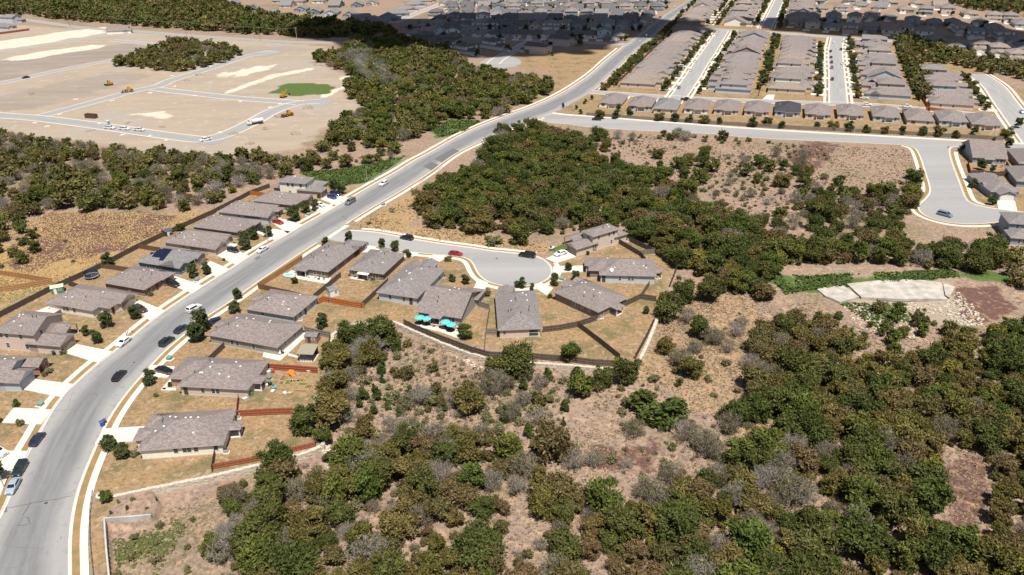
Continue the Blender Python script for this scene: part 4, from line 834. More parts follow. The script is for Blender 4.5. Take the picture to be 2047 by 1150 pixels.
# shaded neighbourhood left of the main road
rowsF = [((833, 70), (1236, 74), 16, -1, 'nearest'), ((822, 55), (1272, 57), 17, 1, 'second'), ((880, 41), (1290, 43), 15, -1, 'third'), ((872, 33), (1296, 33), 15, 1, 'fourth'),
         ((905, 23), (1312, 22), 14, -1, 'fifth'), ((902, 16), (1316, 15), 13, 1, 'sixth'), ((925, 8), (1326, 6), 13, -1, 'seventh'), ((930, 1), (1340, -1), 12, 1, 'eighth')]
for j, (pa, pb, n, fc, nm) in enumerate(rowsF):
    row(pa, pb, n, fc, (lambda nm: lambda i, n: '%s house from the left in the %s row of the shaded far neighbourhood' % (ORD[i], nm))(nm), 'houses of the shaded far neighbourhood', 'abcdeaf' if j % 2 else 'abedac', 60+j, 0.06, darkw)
row((846, 82), (960, 88), 5, -1, lambda i, n: '%s house from the left behind the creek woods' % ORD[i], 'houses behind the creek woods', 'cabd', 71, 0.05, ['tan', 'brick'])
row((935, 106), (990, 96), 2, -1, lambda i, n: ['pale two-storey house at the creek woods beside the short street', 'tan house beside the short street and creek woods'][i], 'houses behind the creek woods', 'cc', 72, 0.05, ['white'])
row((1075, 106), (1120, 90), 2, 1, lambda i, n: ['big two-storey house at the corner of the brown field', 'house behind the big one at the brown field'][i], 'houses at the brown field', 'cd', 73, 0.05, ['tan'])
# houses left of the far street and the gabled ones at the top left
for i, (x, y, k, w) in enumerate([(748, 48, 'e', 'bluegrey'), (775, 41, 'e', 'bluegrey'), (795, 31, 'f', 'bluegrey'), (810, 22, 'a', 'tan'), (828, 13, 'a', 'blue'), (722, 39, 'f', 'sage'), (845, 6, 'b', 'tan')]):
    p = at(x, y); lot_house(k, p[0], p[1], 0.0, '%s house up the left side of the far street' % ORD[i], 'houses left of the far street', w, 2)
for i, (x, y, k, w, a) in enumerate([(468, 10, 'f', 'teal', -1.4), (505, 20, 'f', 'white', -1.4), (540, 30, 'f', 'sage', 2.9), (515, 30, 'f', 'white', 2.9), (575, 14, 'e', 'tan', 1.5), (605, 22, 'f', 'bluegrey', -1.6), (632, 27, 'f', 'teal', -1.6), (665, 30, 'f', 'blue', 1.5),
        (700, 33, 'f', 'grey', -1.5), (672, 14, 'e', 'teal', 1.5), (715, 13, 'f', 'teal', -1.5), (745, 10, 'f', 'tan', -1.5), (430, 6, 'f', 'bluegrey', -1.5), (600, 6, 'a', 'tan', 1.5), (560, 5, 'a', 'tan', 1.5), (640, 5, 'a', 'white', 1.5), (400, 1, 'a', 'bluegrey', 1.5), (860, 2, 'a', 'white', -1.5), (890, 9, 'a', 'white', -1.5)]):
    p = at(x, y); lot_house(k, p[0], p[1], a, '%s of the gabled houses beyond the tree belt, counted from the nearest street' % ORD[i], 'gabled houses beyond the tree belt', w, 2 if i % 3 else 1)
for i, (x, y, k, w, a) in enumerate([(22, 45, 'd', 'blue', -0.3), (5, 58, 'a', 'blue', -0.3), (238, 66, 'f', 'white', 0.2)]):
    p = at(x, y); lot_house(k, p[0], p[1], a, ['two-storey pale house at the top left behind a red fence', 'low pale house at the left edge behind the red fence', 'lone white gabled house at the far edge of the building site'][i], None, w, 0)
# right hand far houses
FR = [(1590, 49), (1622, 55), (1660, 58), (1700, 63), (1739, 63), (1780, 64), (1808, 58), (1592, 30), (1625, 36), (1665, 40), (1707, 43), (1743, 37), (1779, 37), (1822, 50), (1866, 50), (1904, 49), (1922, 64), (1847, 74), (1949, 75), (1985, 66), (2003, 76), (2030, 86), (1909, 96), (1958, 101), (1994, 108),
      (2030, 121), (2047, 100), (1600, 14), (1640, 20), (1680, 24), (1721, 14), (1760, 18), (1700, 4), (1740, 2), (1779, 8), (1832, 10), (1877, 15), (1893, 26), (1936, 31), (1985, 40), (2017, 42), (1850, 27), (1810, 22), (1640, 4), (1602, 2), (1960, 47), (2040, 52), (1870, 84)]
rnd = random.Random(5)
for i, (x, y) in enumerate(sorted(FR)):
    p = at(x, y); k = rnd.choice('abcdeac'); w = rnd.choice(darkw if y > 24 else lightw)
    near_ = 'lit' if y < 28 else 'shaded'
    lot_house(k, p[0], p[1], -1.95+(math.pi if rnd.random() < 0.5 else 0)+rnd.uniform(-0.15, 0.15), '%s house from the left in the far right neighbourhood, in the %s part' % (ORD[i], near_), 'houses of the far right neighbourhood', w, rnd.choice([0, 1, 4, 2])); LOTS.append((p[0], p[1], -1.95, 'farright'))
# pale driveways of the lot houses, one slab each
dm = slab('driveway', [(-2.7, 0), (2.7, 0), (2.7, 8.5), (-2.7, 8.5)], 0, 0.05, CONCR); dcount = 0
for (x, y, a, g) in LOTS:
    f = np.array([math.cos(a), math.sin(a)]); s_ = np.array([-f[1], f[0]]); p = np.array([x, y])+f*13.2+s_*(-3.2)
    o = obj('driveway', dm, None, (p[0], p[1], 0), a-math.pi/2); S(o, 'pale concrete driveway of a house in the %s' % ('row along the cross street' if g == 'row' else 'far neighbourhoods')); o['group'] = 'driveways of the far houses'

# ---- cloud over the far neighbourhood: it is what shades those roofs
def blob(mb, c, r, seed, nu=18, nv=10):
    V = []; Fc = []; g = np.random.default_rng(seed)
    ph = g.uniform(0, 6, 6)
    for j in range(nv+1):
        th = math.pi*j/nv
        for i in range(nu):
            t_ = 2*math.pi*i/nu; k = 1+0.16*math.sin(3*t_+ph[0])*math.sin(2*th+ph[1])+0.10*math.sin(7*t_+ph[2])*math.sin(5*th)+0.08*math.sin(11*t_+ph[3])
            V.append((c[0]+r[0]*k*math.sin(th)*math.cos(t_), c[1]+r[1]*k*math.sin(th)*math.sin(t_), c[2]+r[2]*k*math.cos(th)))
    for j in range(nv):
        for i in range(nu): Fc.append((j*nu+i, (j+1)*nu+i, (j+1)*nu+(i+1) % nu, j*nu+(i+1) % nu))
    mb.add(V, Fc)
CZ = 620.0; sh = SUN_DIR*CZ/math.tan(SUN_EL)
CLOUDM = M_plain('cloud_white', (0.8, 0.8, 0.8), 1.0, 0.03, 0.01)
def cloud(spots, label, seed):
    mb = MB(); g = random.Random(seed)
    for k, (px, py, rx, ry) in enumerate(spots):
        p = at(px, py)+sh; blob(mb, (p[0], p[1], CZ+g.uniform(0, 25)), (rx, ry, 32), seed+k)
        for q in range(5):
            a = g.uniform(0, 6.28); blob(mb, (p[0]+rx*0.95*math.cos(a), p[1]+ry*0.95*math.sin(a), CZ+g.uniform(-5, 20)), (rx*g.uniform(0.12, 0.25), ry*g.uniform(0.12, 0.25), 14), seed+k*7+q, 10, 6)
    o = mb.build('cloud', CLOUDM, smooth_=True); tag(o, label, 'cloud', 'drifting clouds')
cloud([(760, 58, 70, 60), (860, 62, 75, 62), (965, 62, 75, 64), (1070, 60, 75, 60), (1170, 58, 70, 58), (1260, 56, 60, 52), (1330, 58, 40, 34), (720, 66, 55, 40), (800, 84, 50, 38), (880, 94, 55, 36), (970, 96, 55, 38), (1065, 96, 50, 36), (1135, 84, 40, 30)], 'flat white cloud drifting over the far neighbourhood', 300)
cloud([(1640, 50, 55, 42), (1730, 56, 65, 42), (1820, 58, 65, 48), (1900, 68, 60, 45), (1960, 82, 55, 38)], 'smaller white cloud drifting over the far right houses', 400)

# ================================================================== fences
FW_ = {'dark': M_wood('fence_dark', (0.095, 0.072, 0.06)), 'brown': M_wood('fence_brown', (0.16, 0.09, 0.055)), 'orange': M_wood('fence_orange', (0.40, 0.125, 0.035), 0.2), 'red': M_wood('fence_red', (0.28, 0.075, 0.04), 0.25), 'tan': M_wood('fence_tan', (0.36, 0.19, 0.085), 0.25), 'grey': M_wood('fence_grey', (0.19, 0.165, 0.15))}
FWR = {k: M_wood('fence_rail_'+k, c, 0.2) for k, c in {'dark': (0.17, 0.13, 0.105), 'brown': (0.26, 0.155, 0.10), 'orange': (0.52, 0.19, 0.06), 'red': (0.38, 0.13, 0.075), 'tan': (0.50, 0.30, 0.15), 'grey': (0.31, 0.27, 0.24)}.items()}
def panel_mesh(L, h, key, rails):
    def f():
        mb = MB(); n = max(4, int(L/0.15)); w = L/n
        for i in range(n):
            hh = h+0.015*((i*7) % 3-1); mb.box(i*w+0.006, (i+1)*w-0.006, -0.012+0.004*(i % 2), 0.012, 0.03, hh)
        return mb.me('panel', FW_[key])
    return cached(('panel', round(L, 2), h, key), f)
def fence(pts, key, label, h=1.8, top=True, bay=2.4, group=None, rails='near', base=None):
    """board fence: pts are photo pixels of its top edge (or foot, top=False); every bay has its own panel, post and rails"""
    P = ats(pts, h+(base or 0)) if top else ats(pts); root = empty('fence', (P[0][0], P[0][1], base or 0)); tag(root, label, 'fence', group); o = P[0]
    for i in range(len(P)-1):
        a, b = P[i], P[i+1]; L = np.linalg.norm(b-a); n = max(1, int(round(L/bay))); d = (b-a)/L; ang = math.atan2(d[1], d[0]); l = round(L/n, 2)
        pm = panel_mesh(l, h, key, rails); post = cached(('post', h, key), lambda: MB().box(-0.05, 0.05, -0.05, 0.05, 0, h+0.08).me('post', FW_[key]))
        rl = cached(('rail', l, key), lambda: MB().box(0, l, -0.035, 0.035, -0.05, 0.05).me('rail', FWR[key])); sd = 1 if rails == 'far' else -1
        for k in range(n+(i == len(P)-2)):
            q = a+d*(L*k/n)-o; nn = np.array([-d[1], d[0]])
            obj('post', post, root, (*(q+nn*0.07*sd), 0), ang)
            if k < n:
                obj('panel', pm, root, (*q, 0), ang)
                if rails:
                    for z in (0.3, 0.95, 1.6): obj('rail', rl, root, (*(q+nn*0.045*sd), min(z, h-0.1)), ang)
    return root
fence([(-12, 629), (0, 622), (103, 570), (150, 549), (200, 526), (275, 487), (325, 464), (367, 445), (425, 419), (463, 400), (499, 381), (538, 367)], 'dark', 'long dark board fence behind the west row of houses', rails=None)
fence([(200, 526), (261, 535)], 'brown', 'brown side fence between the trampoline yard and the solar-panel house', rails=None)
fence([(275, 487), (320, 495)], 'brown', 'brown side fence above the yard of the solar-panel house', rails=None)
fence([(135, 561), (158, 568)], 'dark', 'dark fence beside the green-roofed shed', rails=None)
fence([(83, 638), (121, 619)], 'grey', 'weathered fence beside the white side patio', rails=None)
fence([(499, 381), (533, 386)], 'orange', 'orange fence stub at the top of the west row', rails=None)
fence([(-15, 538), (50, 548), (103, 556.5)], 'tan', 'upper tan fence in the field at the left edge', rails=None)
fence([(103, 556.5), (50, 566), (-15, 575)], 'tan', 'lower tan fence in the field at the left edge', rails='far')
fence([(604, 510), (560, 538), (515, 566)], 'tan', 'tan railed fence along the main road by the corner house')
fence([(515.6, 567), (575, 580), (634, 594)], 'brown', 'brown fence between the corner house and the blue-grey house', rails=None)
fence([(636.5, 597), (645.6, 592)], 'orange', 'short return of the bright orange fence')
fence([(645.6, 592), (670, 596.5), (705, 603), (728, 606)], 'orange', 'bright orange fence beside the white shed')
fence([(626, 588), (680, 544)], 'dark', 'dark fence between the corner house and the awning house')
fence([(721, 606), (775, 556)], 'dark', 'dark fence right of the awning house')
fence([(609, 652.7), (659, 664)], 'grey', 'grey railed fence behind the dark grey house')
fence([(659, 664), (655, 694), (650, 725)], 'dark', 'dark back fence beside the pavilion', rails='far')
fence([(535, 727), (585, 730), (634, 734)], 'red', 'red fence above the cluttered garden')
fence([(415, 714), (446.6, 684)], 'dark', 'dark fence in front of the dark grey house')
fence([(471.7, 820.4), (530, 817), (584, 815)], 'red', 'long red fence right of the lowest house')
fence([(476, 787), (472, 820)], 'red', 'short red fence at the corner of the tan brick house', rails=None)
fence([(422, 928), (470, 919.5), (522, 910), (560, 901), (591, 892), (629, 883)], 'red', 'red-brown railed fence on top of the stone wall', h=1.35)
fence([(629, 883), (636, 853), (641, 815)], 'dark', 'dark fence end running up from the stone wall', h=1.35)
fence([(428, 897), (422, 931)], 'brown', 'short brown fence below the lowest house', rails=None)
fence([(807, 638), (830, 649), (868, 665), (943, 693), (977, 702.6), (1020, 704.5), (1066, 706), (1138, 712), (1186, 718), (1262, 722)], 'dark', 'dark back fence along the scrub below the turning circle houses', rails='near')
fence([(954, 601), (979, 608), (971, 657), (968, 697)], 'grey', 'grey fence between the umbrella house and the long house')
fence([(971, 657), (994, 657)], 'grey', 'short grey fence beside the long house')
fence([(1085, 653), (1120, 649), (1156, 642), (1192, 630)], 'dark', 'dark railed fence right of the long house')
fence([(1156, 643), (1200, 676), (1240, 708)], 'dark', 'dark fence crossing the yard below the angled house', rails=None)
fence([(1243, 605), (1281, 587), (1298, 562)], 'dark', 'dark fence between the angled house and the pale blue house')
fence([(1281, 587), (1312, 592)], 'dark', 'short dark fence beside the big oak')
fence([(1309, 632), (1292, 668), (1271, 706)], 'dark', 'dark curved fence right of the angled house', rails=None)
fence([(1238, 478), (1281, 503), (1291, 516)], 'dark', 'dark fence between the two-storey house and its neighbour', rails=None)
fence([(1256, 472), (1311, 498), (1340, 518), (1354, 529), (1340, 564)], 'dark', 'dark back fence of the two-storey house', rails=None)
fence([(1281, 500), (1309, 497)], 'grey', 'short grey fence linking the two dark ones', rails=None)
fence([(1172, 225), (1300, 234), (1450, 243), (1600, 252), (1750, 259), (1880, 266), (2007, 273)], 'grey', 'long weathered fence behind the row along the cross street', bay=7, rails=None)
fence([(1936, 321), (1941, 340), (1946, 358)], 'red', 'red fence at the right edge beside the street lamp corner', rails=None)
fence([(1943, 340), (1975, 342), (2047, 347)], 'dark', 'dark fence between the two right edge houses', rails='near')
fence([(2013, 322), (2026, 344)], 'red', 'red fence between patio and next house at the right edge', rails=None)
fence([(2005, 470), (2012, 490), (2020, 515)], 'dark', 'dark fence beside the two-storey house at the right edge', rails=None)
fence([(-10, 66), (58, 57)], 'red', 'red fence in front of the pale houses at the top left', bay=5, rails=None)
fence([(1842, 188), (1852, 204), (1860, 218)], 'orange', 'orange fence left of the tall tan house in the far block', bay=4, rails=None)
fence([(1852, 213), (1894, 219)], 'orange', 'orange fence in front of the tall tan house in the far block', bay=4, rails=None)
# back fences of the blocks
for i, (base, off, s0, s1) in enumerate([(E0, -41, 22, 240), (E0, 43, 22, 240), (F0, 42, 18, 205), (H0, -46, 10, 215)]):
    pts = [np.array(base)+DV*s+NV*off for s in (s0, (s0+s1)/2, s1)]; pp = [tuple(pix([p[0], p[1], 0])[0]) for p in pts]
    fence(pp, 'brown', 'long brown fence between the gardens of the %s far block' % ORD[i], top=False, bay=9, rails=None)
# ================================================================== vehicles
def M_paint(name, c):
    if name in MATS: return MATS[name]
    t = NT(name); t.col(c).rough(0.28); t.b.inputs['Specular IOR Level'].default_value = 0.5; t.b.inputs['Coat Weight'].default_value = 0.5; t.b.inputs['Coat Roughness'].default_value = 0.08; MATS[name] = t.m; return t.m
PAINT = {'white': (0.68, 0.68, 0.67), 'black': (0.012, 0.012, 0.014), 'navy': (0.018, 0.026, 0.055), 'red': (0.33, 0.012, 0.018), 'darkgreen': (0.012, 0.028, 0.028), 'silver': (0.30, 0.36, 0.42), 'blue': (0.015, 0.045, 0.16), 'grey': (0.14, 0.15, 0.165), 'brown': (0.06, 0.04, 0.038), 'steel': (0.16, 0.20, 0.27), 'yellow': (0.50, 0.25, 0.03), 'orange': (0.50, 0.13, 0.025)}
t = NT('car_glass'); t.col((0.015, 0.02, 0.024)).rough(0.05); t.b.inputs['Specular IOR Level'].default_value = 0.8; CGL = t.m
TYRE = M_plain('tyre', (0.018, 0.018, 0.018), 0.85); RIM = M_plain('wheel_rim', (0.35, 0.35, 0.36), 0.35, 0.05, metal=0.7); LAMPW = M_plain('head_lamp', (0.75, 0.75, 0.72), 0.15, 0.02); LAMPR = M_plain('tail_lamp', (0.35, 0.02, 0.02), 0.2, 0.02); BLACKP = M_plain('black_plastic', (0.02, 0.02, 0.02), 0.6)
CARS = {  # length, width, body profile (x, z_belt), cabin (x_base_rear, x_roof_rear, x_roof_front, x_base_front, z_roof)
    'sedan': (4.7, 1.82, [(-2.35, 0.82), (-2.25, 0.98), (-1.5, 1.02), (0.9, 0.98), (2.0, 0.84), (2.35, 0.66)], (-1.85, -1.15, 0.35, 1.15, 1.44)),
    'coupe': (4.6, 1.85, [(-2.3, 0.84), (-2.2, 0.98), (-1.4, 1.0), (0.8, 0.95), (1.95, 0.8), (2.3, 0.62)], (-2.0, -0.95, 0.25, 1.05, 1.36)),
    'suv': (4.75, 1.9, [(-2.37, 1.0), (-2.3, 1.08), (-1.5, 1.1), (1.0, 1.08), (2.05, 0.98), (2.37, 0.76)], (-2.3, -1.95, 0.4, 1.15, 1.72)),
    'bigsuv': (5.5, 2.0, [(-2.75, 1.1), (-2.7, 1.18), (-1.5, 1.2), (1.3, 1.18), (2.45, 1.1), (2.75, 0.85)], (-2.7, -2.45, 0.75, 1.45, 1.9)),
    'hatch': (4.2, 1.78, [(-2.1, 0.9), (-2.05, 1.02), (-1.2, 1.04), (0.9, 0.98), (1.8, 0.84), (2.1, 0.66)], (-2.05, -1.55, 0.35, 1.15, 1.5)),
    'van': (5.1, 1.98, [(-2.55, 1.0), (-2.5, 1.08), (-1.5, 1.08), (1.2, 1.05), (2.2, 0.92), (2.55, 0.72)], (-2.5, -2.2, 0.75, 1.75, 1.78)),
    'pickup': (5.8, 2.0, [(-2.9, 1.08), (-2.85, 1.1), (-1.0, 1.1), (1.3, 1.1), (2.55, 1.05), (2.9, 0.8)], (-0.75, -0.55, 0.9, 1.55, 1.86))}
def make_car(kind, colour):
    L, W, prof, (xb, xr, xf, xm, zr) = CARS[kind]; pm = M_paint('paint_'+colour, PAINT[colour]); w = W/2; root = empty('car'); P = []
    # body: rings across the car, sides tucked in at sill and belt, with wheel arches cut into the sill line
    wx = (-L*0.295, L*0.305); rw = 0.34 if kind not in ('bigsuv', 'pickup') else 0.39; xs = sorted(set([p[0] for p in prof]+[x+d for x in wx for d in (-rw-0.06, -rw*0.6, 0, rw*0.6, rw+0.06)]))
    zx = [p[0] for p in prof]; zz = [p[1] for p in prof]; secs = []
    for x in xs:
        zt = float(np.interp(x, zx, zz)); arch = 0.24
        for c in wx:
            if abs(x-c) < rw+0.05: arch = max(arch, 0.24+math.sqrt(max(0, (rw+0.06)**2-(x-c)**2)))
        e = 1-0.10*(abs(x)/(L/2))**6; ww = w*e; zb = min(arch, zt-0.12)
        secs.append([(x, -ww*0.93, zb), (x, -ww, zb+(zt-zb)*0.35), (x, -ww*0.985, zt-0.06), (x, -ww*0.9, zt), (x, ww*0.9, zt), (x, ww*0.985, zt-0.06), (x, ww, zb+(zt-zb)*0.35), (x, ww*0.93, zb)])
    mb = MB().loft(secs); zb0 = float(np.interp(xb, zx, zz))-0.02; zb1 = float(np.interp(xm, zx, zz))-0.02; wr = w*0.76; wb = w*0.93
    # cabin shell (painted roof and pillars)
    cab = [[(xb, -wb, zb0), (xb, wb, zb0)], [(xm, -wb, zb1), (xm, wb, zb1)]]
    Vc = [(xb, -wb, zb0), (xm, -wb, zb1), (xm, wb, zb1), (xb, wb, zb0), (xr, -wr, zr-0.05), (xf, -wr, zr-0.05), (xf, wr, zr-0.05), (xr, wr, zr-0.05), (xr+0.15, -wr*0.85, zr), (xf-0.2, -wr*0.85, zr), (xf-0.2, wr*0.85, zr), (xr+0.15, wr*0.85, zr)]
    mb.add(Vc, [(0, 1, 5, 4), (1, 2, 6, 5), (2, 3, 7, 6), (3, 0, 4, 7), (4, 5, 9, 8), (5, 6, 10, 9), (6, 7, 11, 10), (7, 4, 8, 11), (8, 9, 10, 11)])
    if kind == 'pickup':       # load bed: dark floor framed by the sides
        mb.box(-2.75, -0.85, -w*0.8, w*0.8, 1.04, 1.104, 1)
    mb.build('body', [pm, BLACKP], root)
    # glazing, 1 cm proud of the shell
    def panel(a, b, c, d, m0=0.08, m1=0.10, push=0.012):
        a, b, c, d = map(Vector, (a, b, c, d)); n = (b-a).cross(d-a).normalized()*push; q = lambda u, v: (a*(1-u)+b*u)*(1-v)+(d*(1-u)+c*u)*v+n
        return [q(m0, m1), q(1-m0, m1), q(1-m0, 1-m1), q(m0, 1-m1)]
    V = [Vector(v) for v in Vc]
    for nm, f in (('side_window', (0, 1, 5, 4)), ('windscreen', (1, 2, 6, 5)), ('side_window', (2, 3, 7, 6)), ('rear_window', (3, 0, 4, 7))):
        obj(nm, mesh(nm, panel(*[V[i] for i in f]), [(0, 1, 2, 3)], CGL), root)
    tw = cached(('tyre', rw), lambda: MB().tube((0, -0.11, 0), (0, 0.11, 0), rw, n=14).me('wheel', TYRE)); rm = cached(('rim', rw), lambda: MB().tube((0, -0.118, 0), (0, 0.118, 0), rw*0.62, n=10).me('rim', RIM))
    for x in wx:
        for s in (-1, 1): o = obj('wheel', tw, root, (x, s*(w-0.12), rw)); obj('rim', rm, o)
    for s in (-1, 1):
        zt = zz[-1]; MB().box(L/2-0.12, L/2+0.012, s*w*0.62-0.17, s*w*0.62+0.17, zt-0.16, zt-0.02).build('headlight', LAMPW, root)
        zt = zz[0]; MB().box(-L/2-0.012, -L/2+0.1, s*w*0.68-0.14, s*w*0.68+0.14, zt-0.22, zt-0.04).build('taillight', LAMPR, root)
        MB().box(xm-0.35, xm-0.18, s*w-0.02 if s > 0 else -w-0.16, w+0.16 if s > 0 else -w+0.02, zb1+0.02, zb1+0.16).build('mirror', pm, root)
    MB().box(L/2-0.05, L/2+0.008, -w*0.42, w*0.42, zz[-1]-0.24, zz[-1]-0.06).build('grille', BLACKP, root)
    return root
CARP = {}
def car(kind, colour, rear, front, label, name='car', cat='car', group='cars on the streets', z=0.04):
    a, b = at(*rear, z), at(*front, z); d = b-a; c = (a+b)/2
    if (kind, colour) not in CARP: r = CARP[(kind, colour)] = make_car(kind, colour)
    else: r = copy_tree(CARP[(kind, colour)])
    r.name = name; r.location = (c[0], c[1], z); r.rotation_euler = (0, 0, math.atan2(d[1], d[0])); tag(r, label, cat, group); return r
DZ = 0.19
car('suv', 'white', (375, 627), (402, 613), 'white crossover driving up the middle of the main road')
car('sedan', 'white', (261, 677), (235, 697), 'white sedan parked at the west kerb by the street lamp')
car('sedan', 'navy', (351, 669), (376, 653), 'navy sedan parked at the east kerb beside street trees')
car('suv', 'darkgreen', (321, 696), (347, 677), 'dark green SUV parked behind the navy sedan')
car('sedan', 'black', (229, 765), (249, 744), 'black sedan driving alone on the wide lower main road')
car('sedan', 'navy', (64, 897), (87, 867), 'dark sedan parked at the left edge above the lowest driveway')
car('suv', 'darkgreen', (51, 926), (32, 957), 'dark green SUV parked nose to tail with the silver sedan')
car('sedan', 'silver', (37, 960), (18, 993), 'silver-blue sedan parked at the lower left kerb')
car('suv', 'white', (-12, 905), (4, 910), 'white car cut off by the left edge', z=DZ)
car('sedan', 'white', (537, 495), (512, 509), 'white sedan parked at the west kerb opposite the corner house')
car('bigsuv', 'grey', (711, 400), (690, 413), 'dark grey SUV driving down the main road above the junction')
car('suv', 'white', (777, 364), (757, 376), 'white SUV driving down the upper main road')
car('suv', 'black', (826, 481), (801, 476), 'black SUV parked at the north kerb of the side street')
car('coupe', 'red', (897, 508), (925, 512), 'bright red coupe parked on the side street')
car('bigsuv', 'black', (1071, 516), (1037, 511), 'large black SUV parked at the turning circle')
car('sedan', 'white', (1134, 505), (1107, 514), 'white sedan on the driveway of the two-storey house', z=DZ)
car('suv', 'black', (332, 566), (360, 575), 'black crossover on a driveway beside the brown house', z=DZ)
car('hatch', 'black', (453, 500), (480, 507), 'dark hatchback on a driveway beside the near-side garage', z=DZ)
car('coupe', 'red', (544, 443), (568, 450), 'dark red coupe on a driveway in the west row', z=DZ)
car('hatch', 'navy', (512, 458), (530, 464), 'dark car half hidden behind a street tree and lamp post', z=DZ)
car('sedan', 'white', (629, 407), (652, 416), 'white car on a driveway behind three street trees', z=DZ)
car('hatch', 'blue', (652, 393), (676, 400), 'bright blue hatchback on the topmost driveway', z=DZ)
car('suv', 'navy', (658, 387), (684, 393), 'dark blue SUV behind the bright blue hatchback', z=DZ)
car('sedan', 'black', (313, 740), (345, 748), 'black sedan on a short driveway behind the round tree', z=DZ)
car('suv', 'navy', (440, 645), (415, 652), 'dark car under the big street tree by the grey house', z=DZ)
car('suv', 'brown', (270, 617), (292, 626), 'dark brown car half hidden behind a round tree', z=DZ)
car('van', 'steel', (724, 502), (733, 486), 'steel blue van beside the corner house', z=DZ)
car('van', 'steel', (1871, 427), (1905, 436), 'steel grey minivan parked in the wide bend at right')
car('suv', 'black', (1203, 241), (1182, 240), 'black car on the cross street near the main road')
far_cars = [('sedan', 'white', 1390, 124, 'E'), ('suv', 'white', 1381, 142, 'E'), ('suv', 'steel', 1357, 177, 'E'), ('pickup', 'black', 1371, 201, 'I'), ('suv', 'white', 1433, 68, 'E'), ('sedan', 'navy', 1660, 104, 'F'), ('sedan', 'brown', 1661, 116, 'F'), ('suv', 'blue', 1662, 126, 'F'), ('bigsuv', 'steel', 1662.7, 137, 'F'),
            ('suv', 'navy', 1663.5, 160, 'F'), ('sedan', 'navy', 1681, 100, 'F'), ('suv', 'white', 1684, 129, 'F'), ('sedan', 'white', 1667, 86, 'F'), ('suv', 'white', 1686, 84, 'F'), ('sedan', 'white', 1727, 198, 'I'), ('suv', 'white', 1733, 211, 'I'), ('pickup', 'white', 1811, 215, 'I'), ('suv', 'silver', 2043, 226, 'D'), ('van', 'white', 1349, 15, 'E'), ('coupe', 'red', 1527, 57, 'I'), ('suv', 'grey', 1320, 36, 'E')]
DIRS = {'E': DV, 'F': DV, 'D': DV, 'I': NV}
for i, (k, c, x, y, s) in enumerate(far_cars):
    p = at(x, y); q = p+DIRS[s]*2; a = tuple(pix([*p-DIRS[s]*2, 0])[0]); b = tuple(pix([*q, 0])[0])
    car(k, c, a, b, '%s %s, %s of the far cars counted along the block streets' % (c, {'suv': 'SUV', 'bigsuv': 'large SUV'}.get(k, k), ORD[i]), group='cars parked in the far blocks')
# cars on the driveways of the blocks
rc = random.Random(31); nb_ = 0
for (x, y, a, g) in LOTS:
    if nb_ >= 40 or g in ('row', 'farright') or 'shaded' in g or y > 720 or rc.random() > 0.62: continue
    f = np.array([math.cos(a), math.sin(a)]); s_ = np.array([-f[1], f[0]]); p = np.array([x, y])+f*(16.8+rc.uniform(-0.8, 0.8))-s_*(3.2+rc.choice([-1.2, 1.2])); k = rc.choice(['suv', 'sedan', 'bigsuv', 'pickup']); c = rc.choice(['white', 'white', 'black', 'navy', 'silver', 'grey'] if k != 'pickup' else ['white', 'black']); d = 1 if rc.random() < 0.6 else -1
    car(k, c, tuple(pix([*(p-f*2*d), 0])[0]), tuple(pix([*(p+f*2*d), 0])[0]), '%s %s on a driveway of the %s' % (c, {'suv': 'SUV', 'bigsuv': 'large SUV'}.get(k, k), g.replace('houses of the ', '').replace('houses ', 'houses ')), group='cars on block driveways', z=0.06); nb_ += 1
# site vehicles
for i, x in enumerate((219.5, 249, 279)): car('pickup', 'white', (x-11, 257+i*2), (x+11, 258.4+i*2), '%s of three white pickups parked in a line on the building site' % ['leftmost', 'middle', 'rightmost'][i], 'pickup_truck', 'pickup', 'white pickups on the site')
car('pickup', 'white', (423, 279), (399, 284), 'white pickup at the rounded corner of the site street', 'pickup_truck', 'pickup')
car('sedan', 'black', (61, 155), (43, 158), 'black car on the left street of the building site')
STEEL = M_plain('machine_yellow', (0.42, 0.22, 0.035), 0.5, 0.15); STEELW = M_plain('machine_white', (0.62, 0.62, 0.6), 0.4, 0.08); RUST = M_plain('machine_rust', (0.10, 0.055, 0.04), 0.7, 0.25); DARKM = M_plain('machine_dark', (0.05, 0.045, 0.04), 0.7, 0.2)
def place(root, px, to=None, z=0.0):
    p = at(*px); root.location = (p[0], p[1], z)
    if to: d = at(*to)-p; root.rotation_euler = (0, 0, math.atan2(d[1], d[0]))
    return root
def wheels(root, xs, w, r, wd=0.4, m=None):
    me = MB().tube((0, -wd/2, 0), (0, wd/2, 0), r, n=14).me('wheel', TYRE); rm = MB().tube((0, -wd/2-0.01, 0), (0, wd/2+0.01, 0), r*0.5, n=10).me('rim', m or RIM)
    for x in xs:
        for s in (-1, 1): o = obj('wheel', me, root, (x, s*w, r)); obj('rim', rm, o)
r = empty('tanker_truck'); tag(r, 'white water tanker truck on the site street', 'truck')       # cab, tank, chassis
MB().box(-4.2, 3.2, -0.5, 0.5, 0.7, 1.0).build('chassis', DARKM, r); MB().loft([[(1.9, -1.15, 0.8), (1.9, 1.15, 0.8), (1.9, 1.1, 2.7), (1.9, -1.1, 2.7)], [(3.0, -1.15, 0.8), (3.0, 1.15, 0.8), (2.8, 1.05, 2.7), (2.8, -1.05, 2.7)], ], 0).build('cab', STEELW, r)
MB().box(2.96, 3.03, -0.95, 0.95, 1.75, 2.5).build('windscreen', CGL, r); MB().box(2.9, 4.1, -1.0, 1.0, 0.75, 1.65).build('hood', STEELW, r)
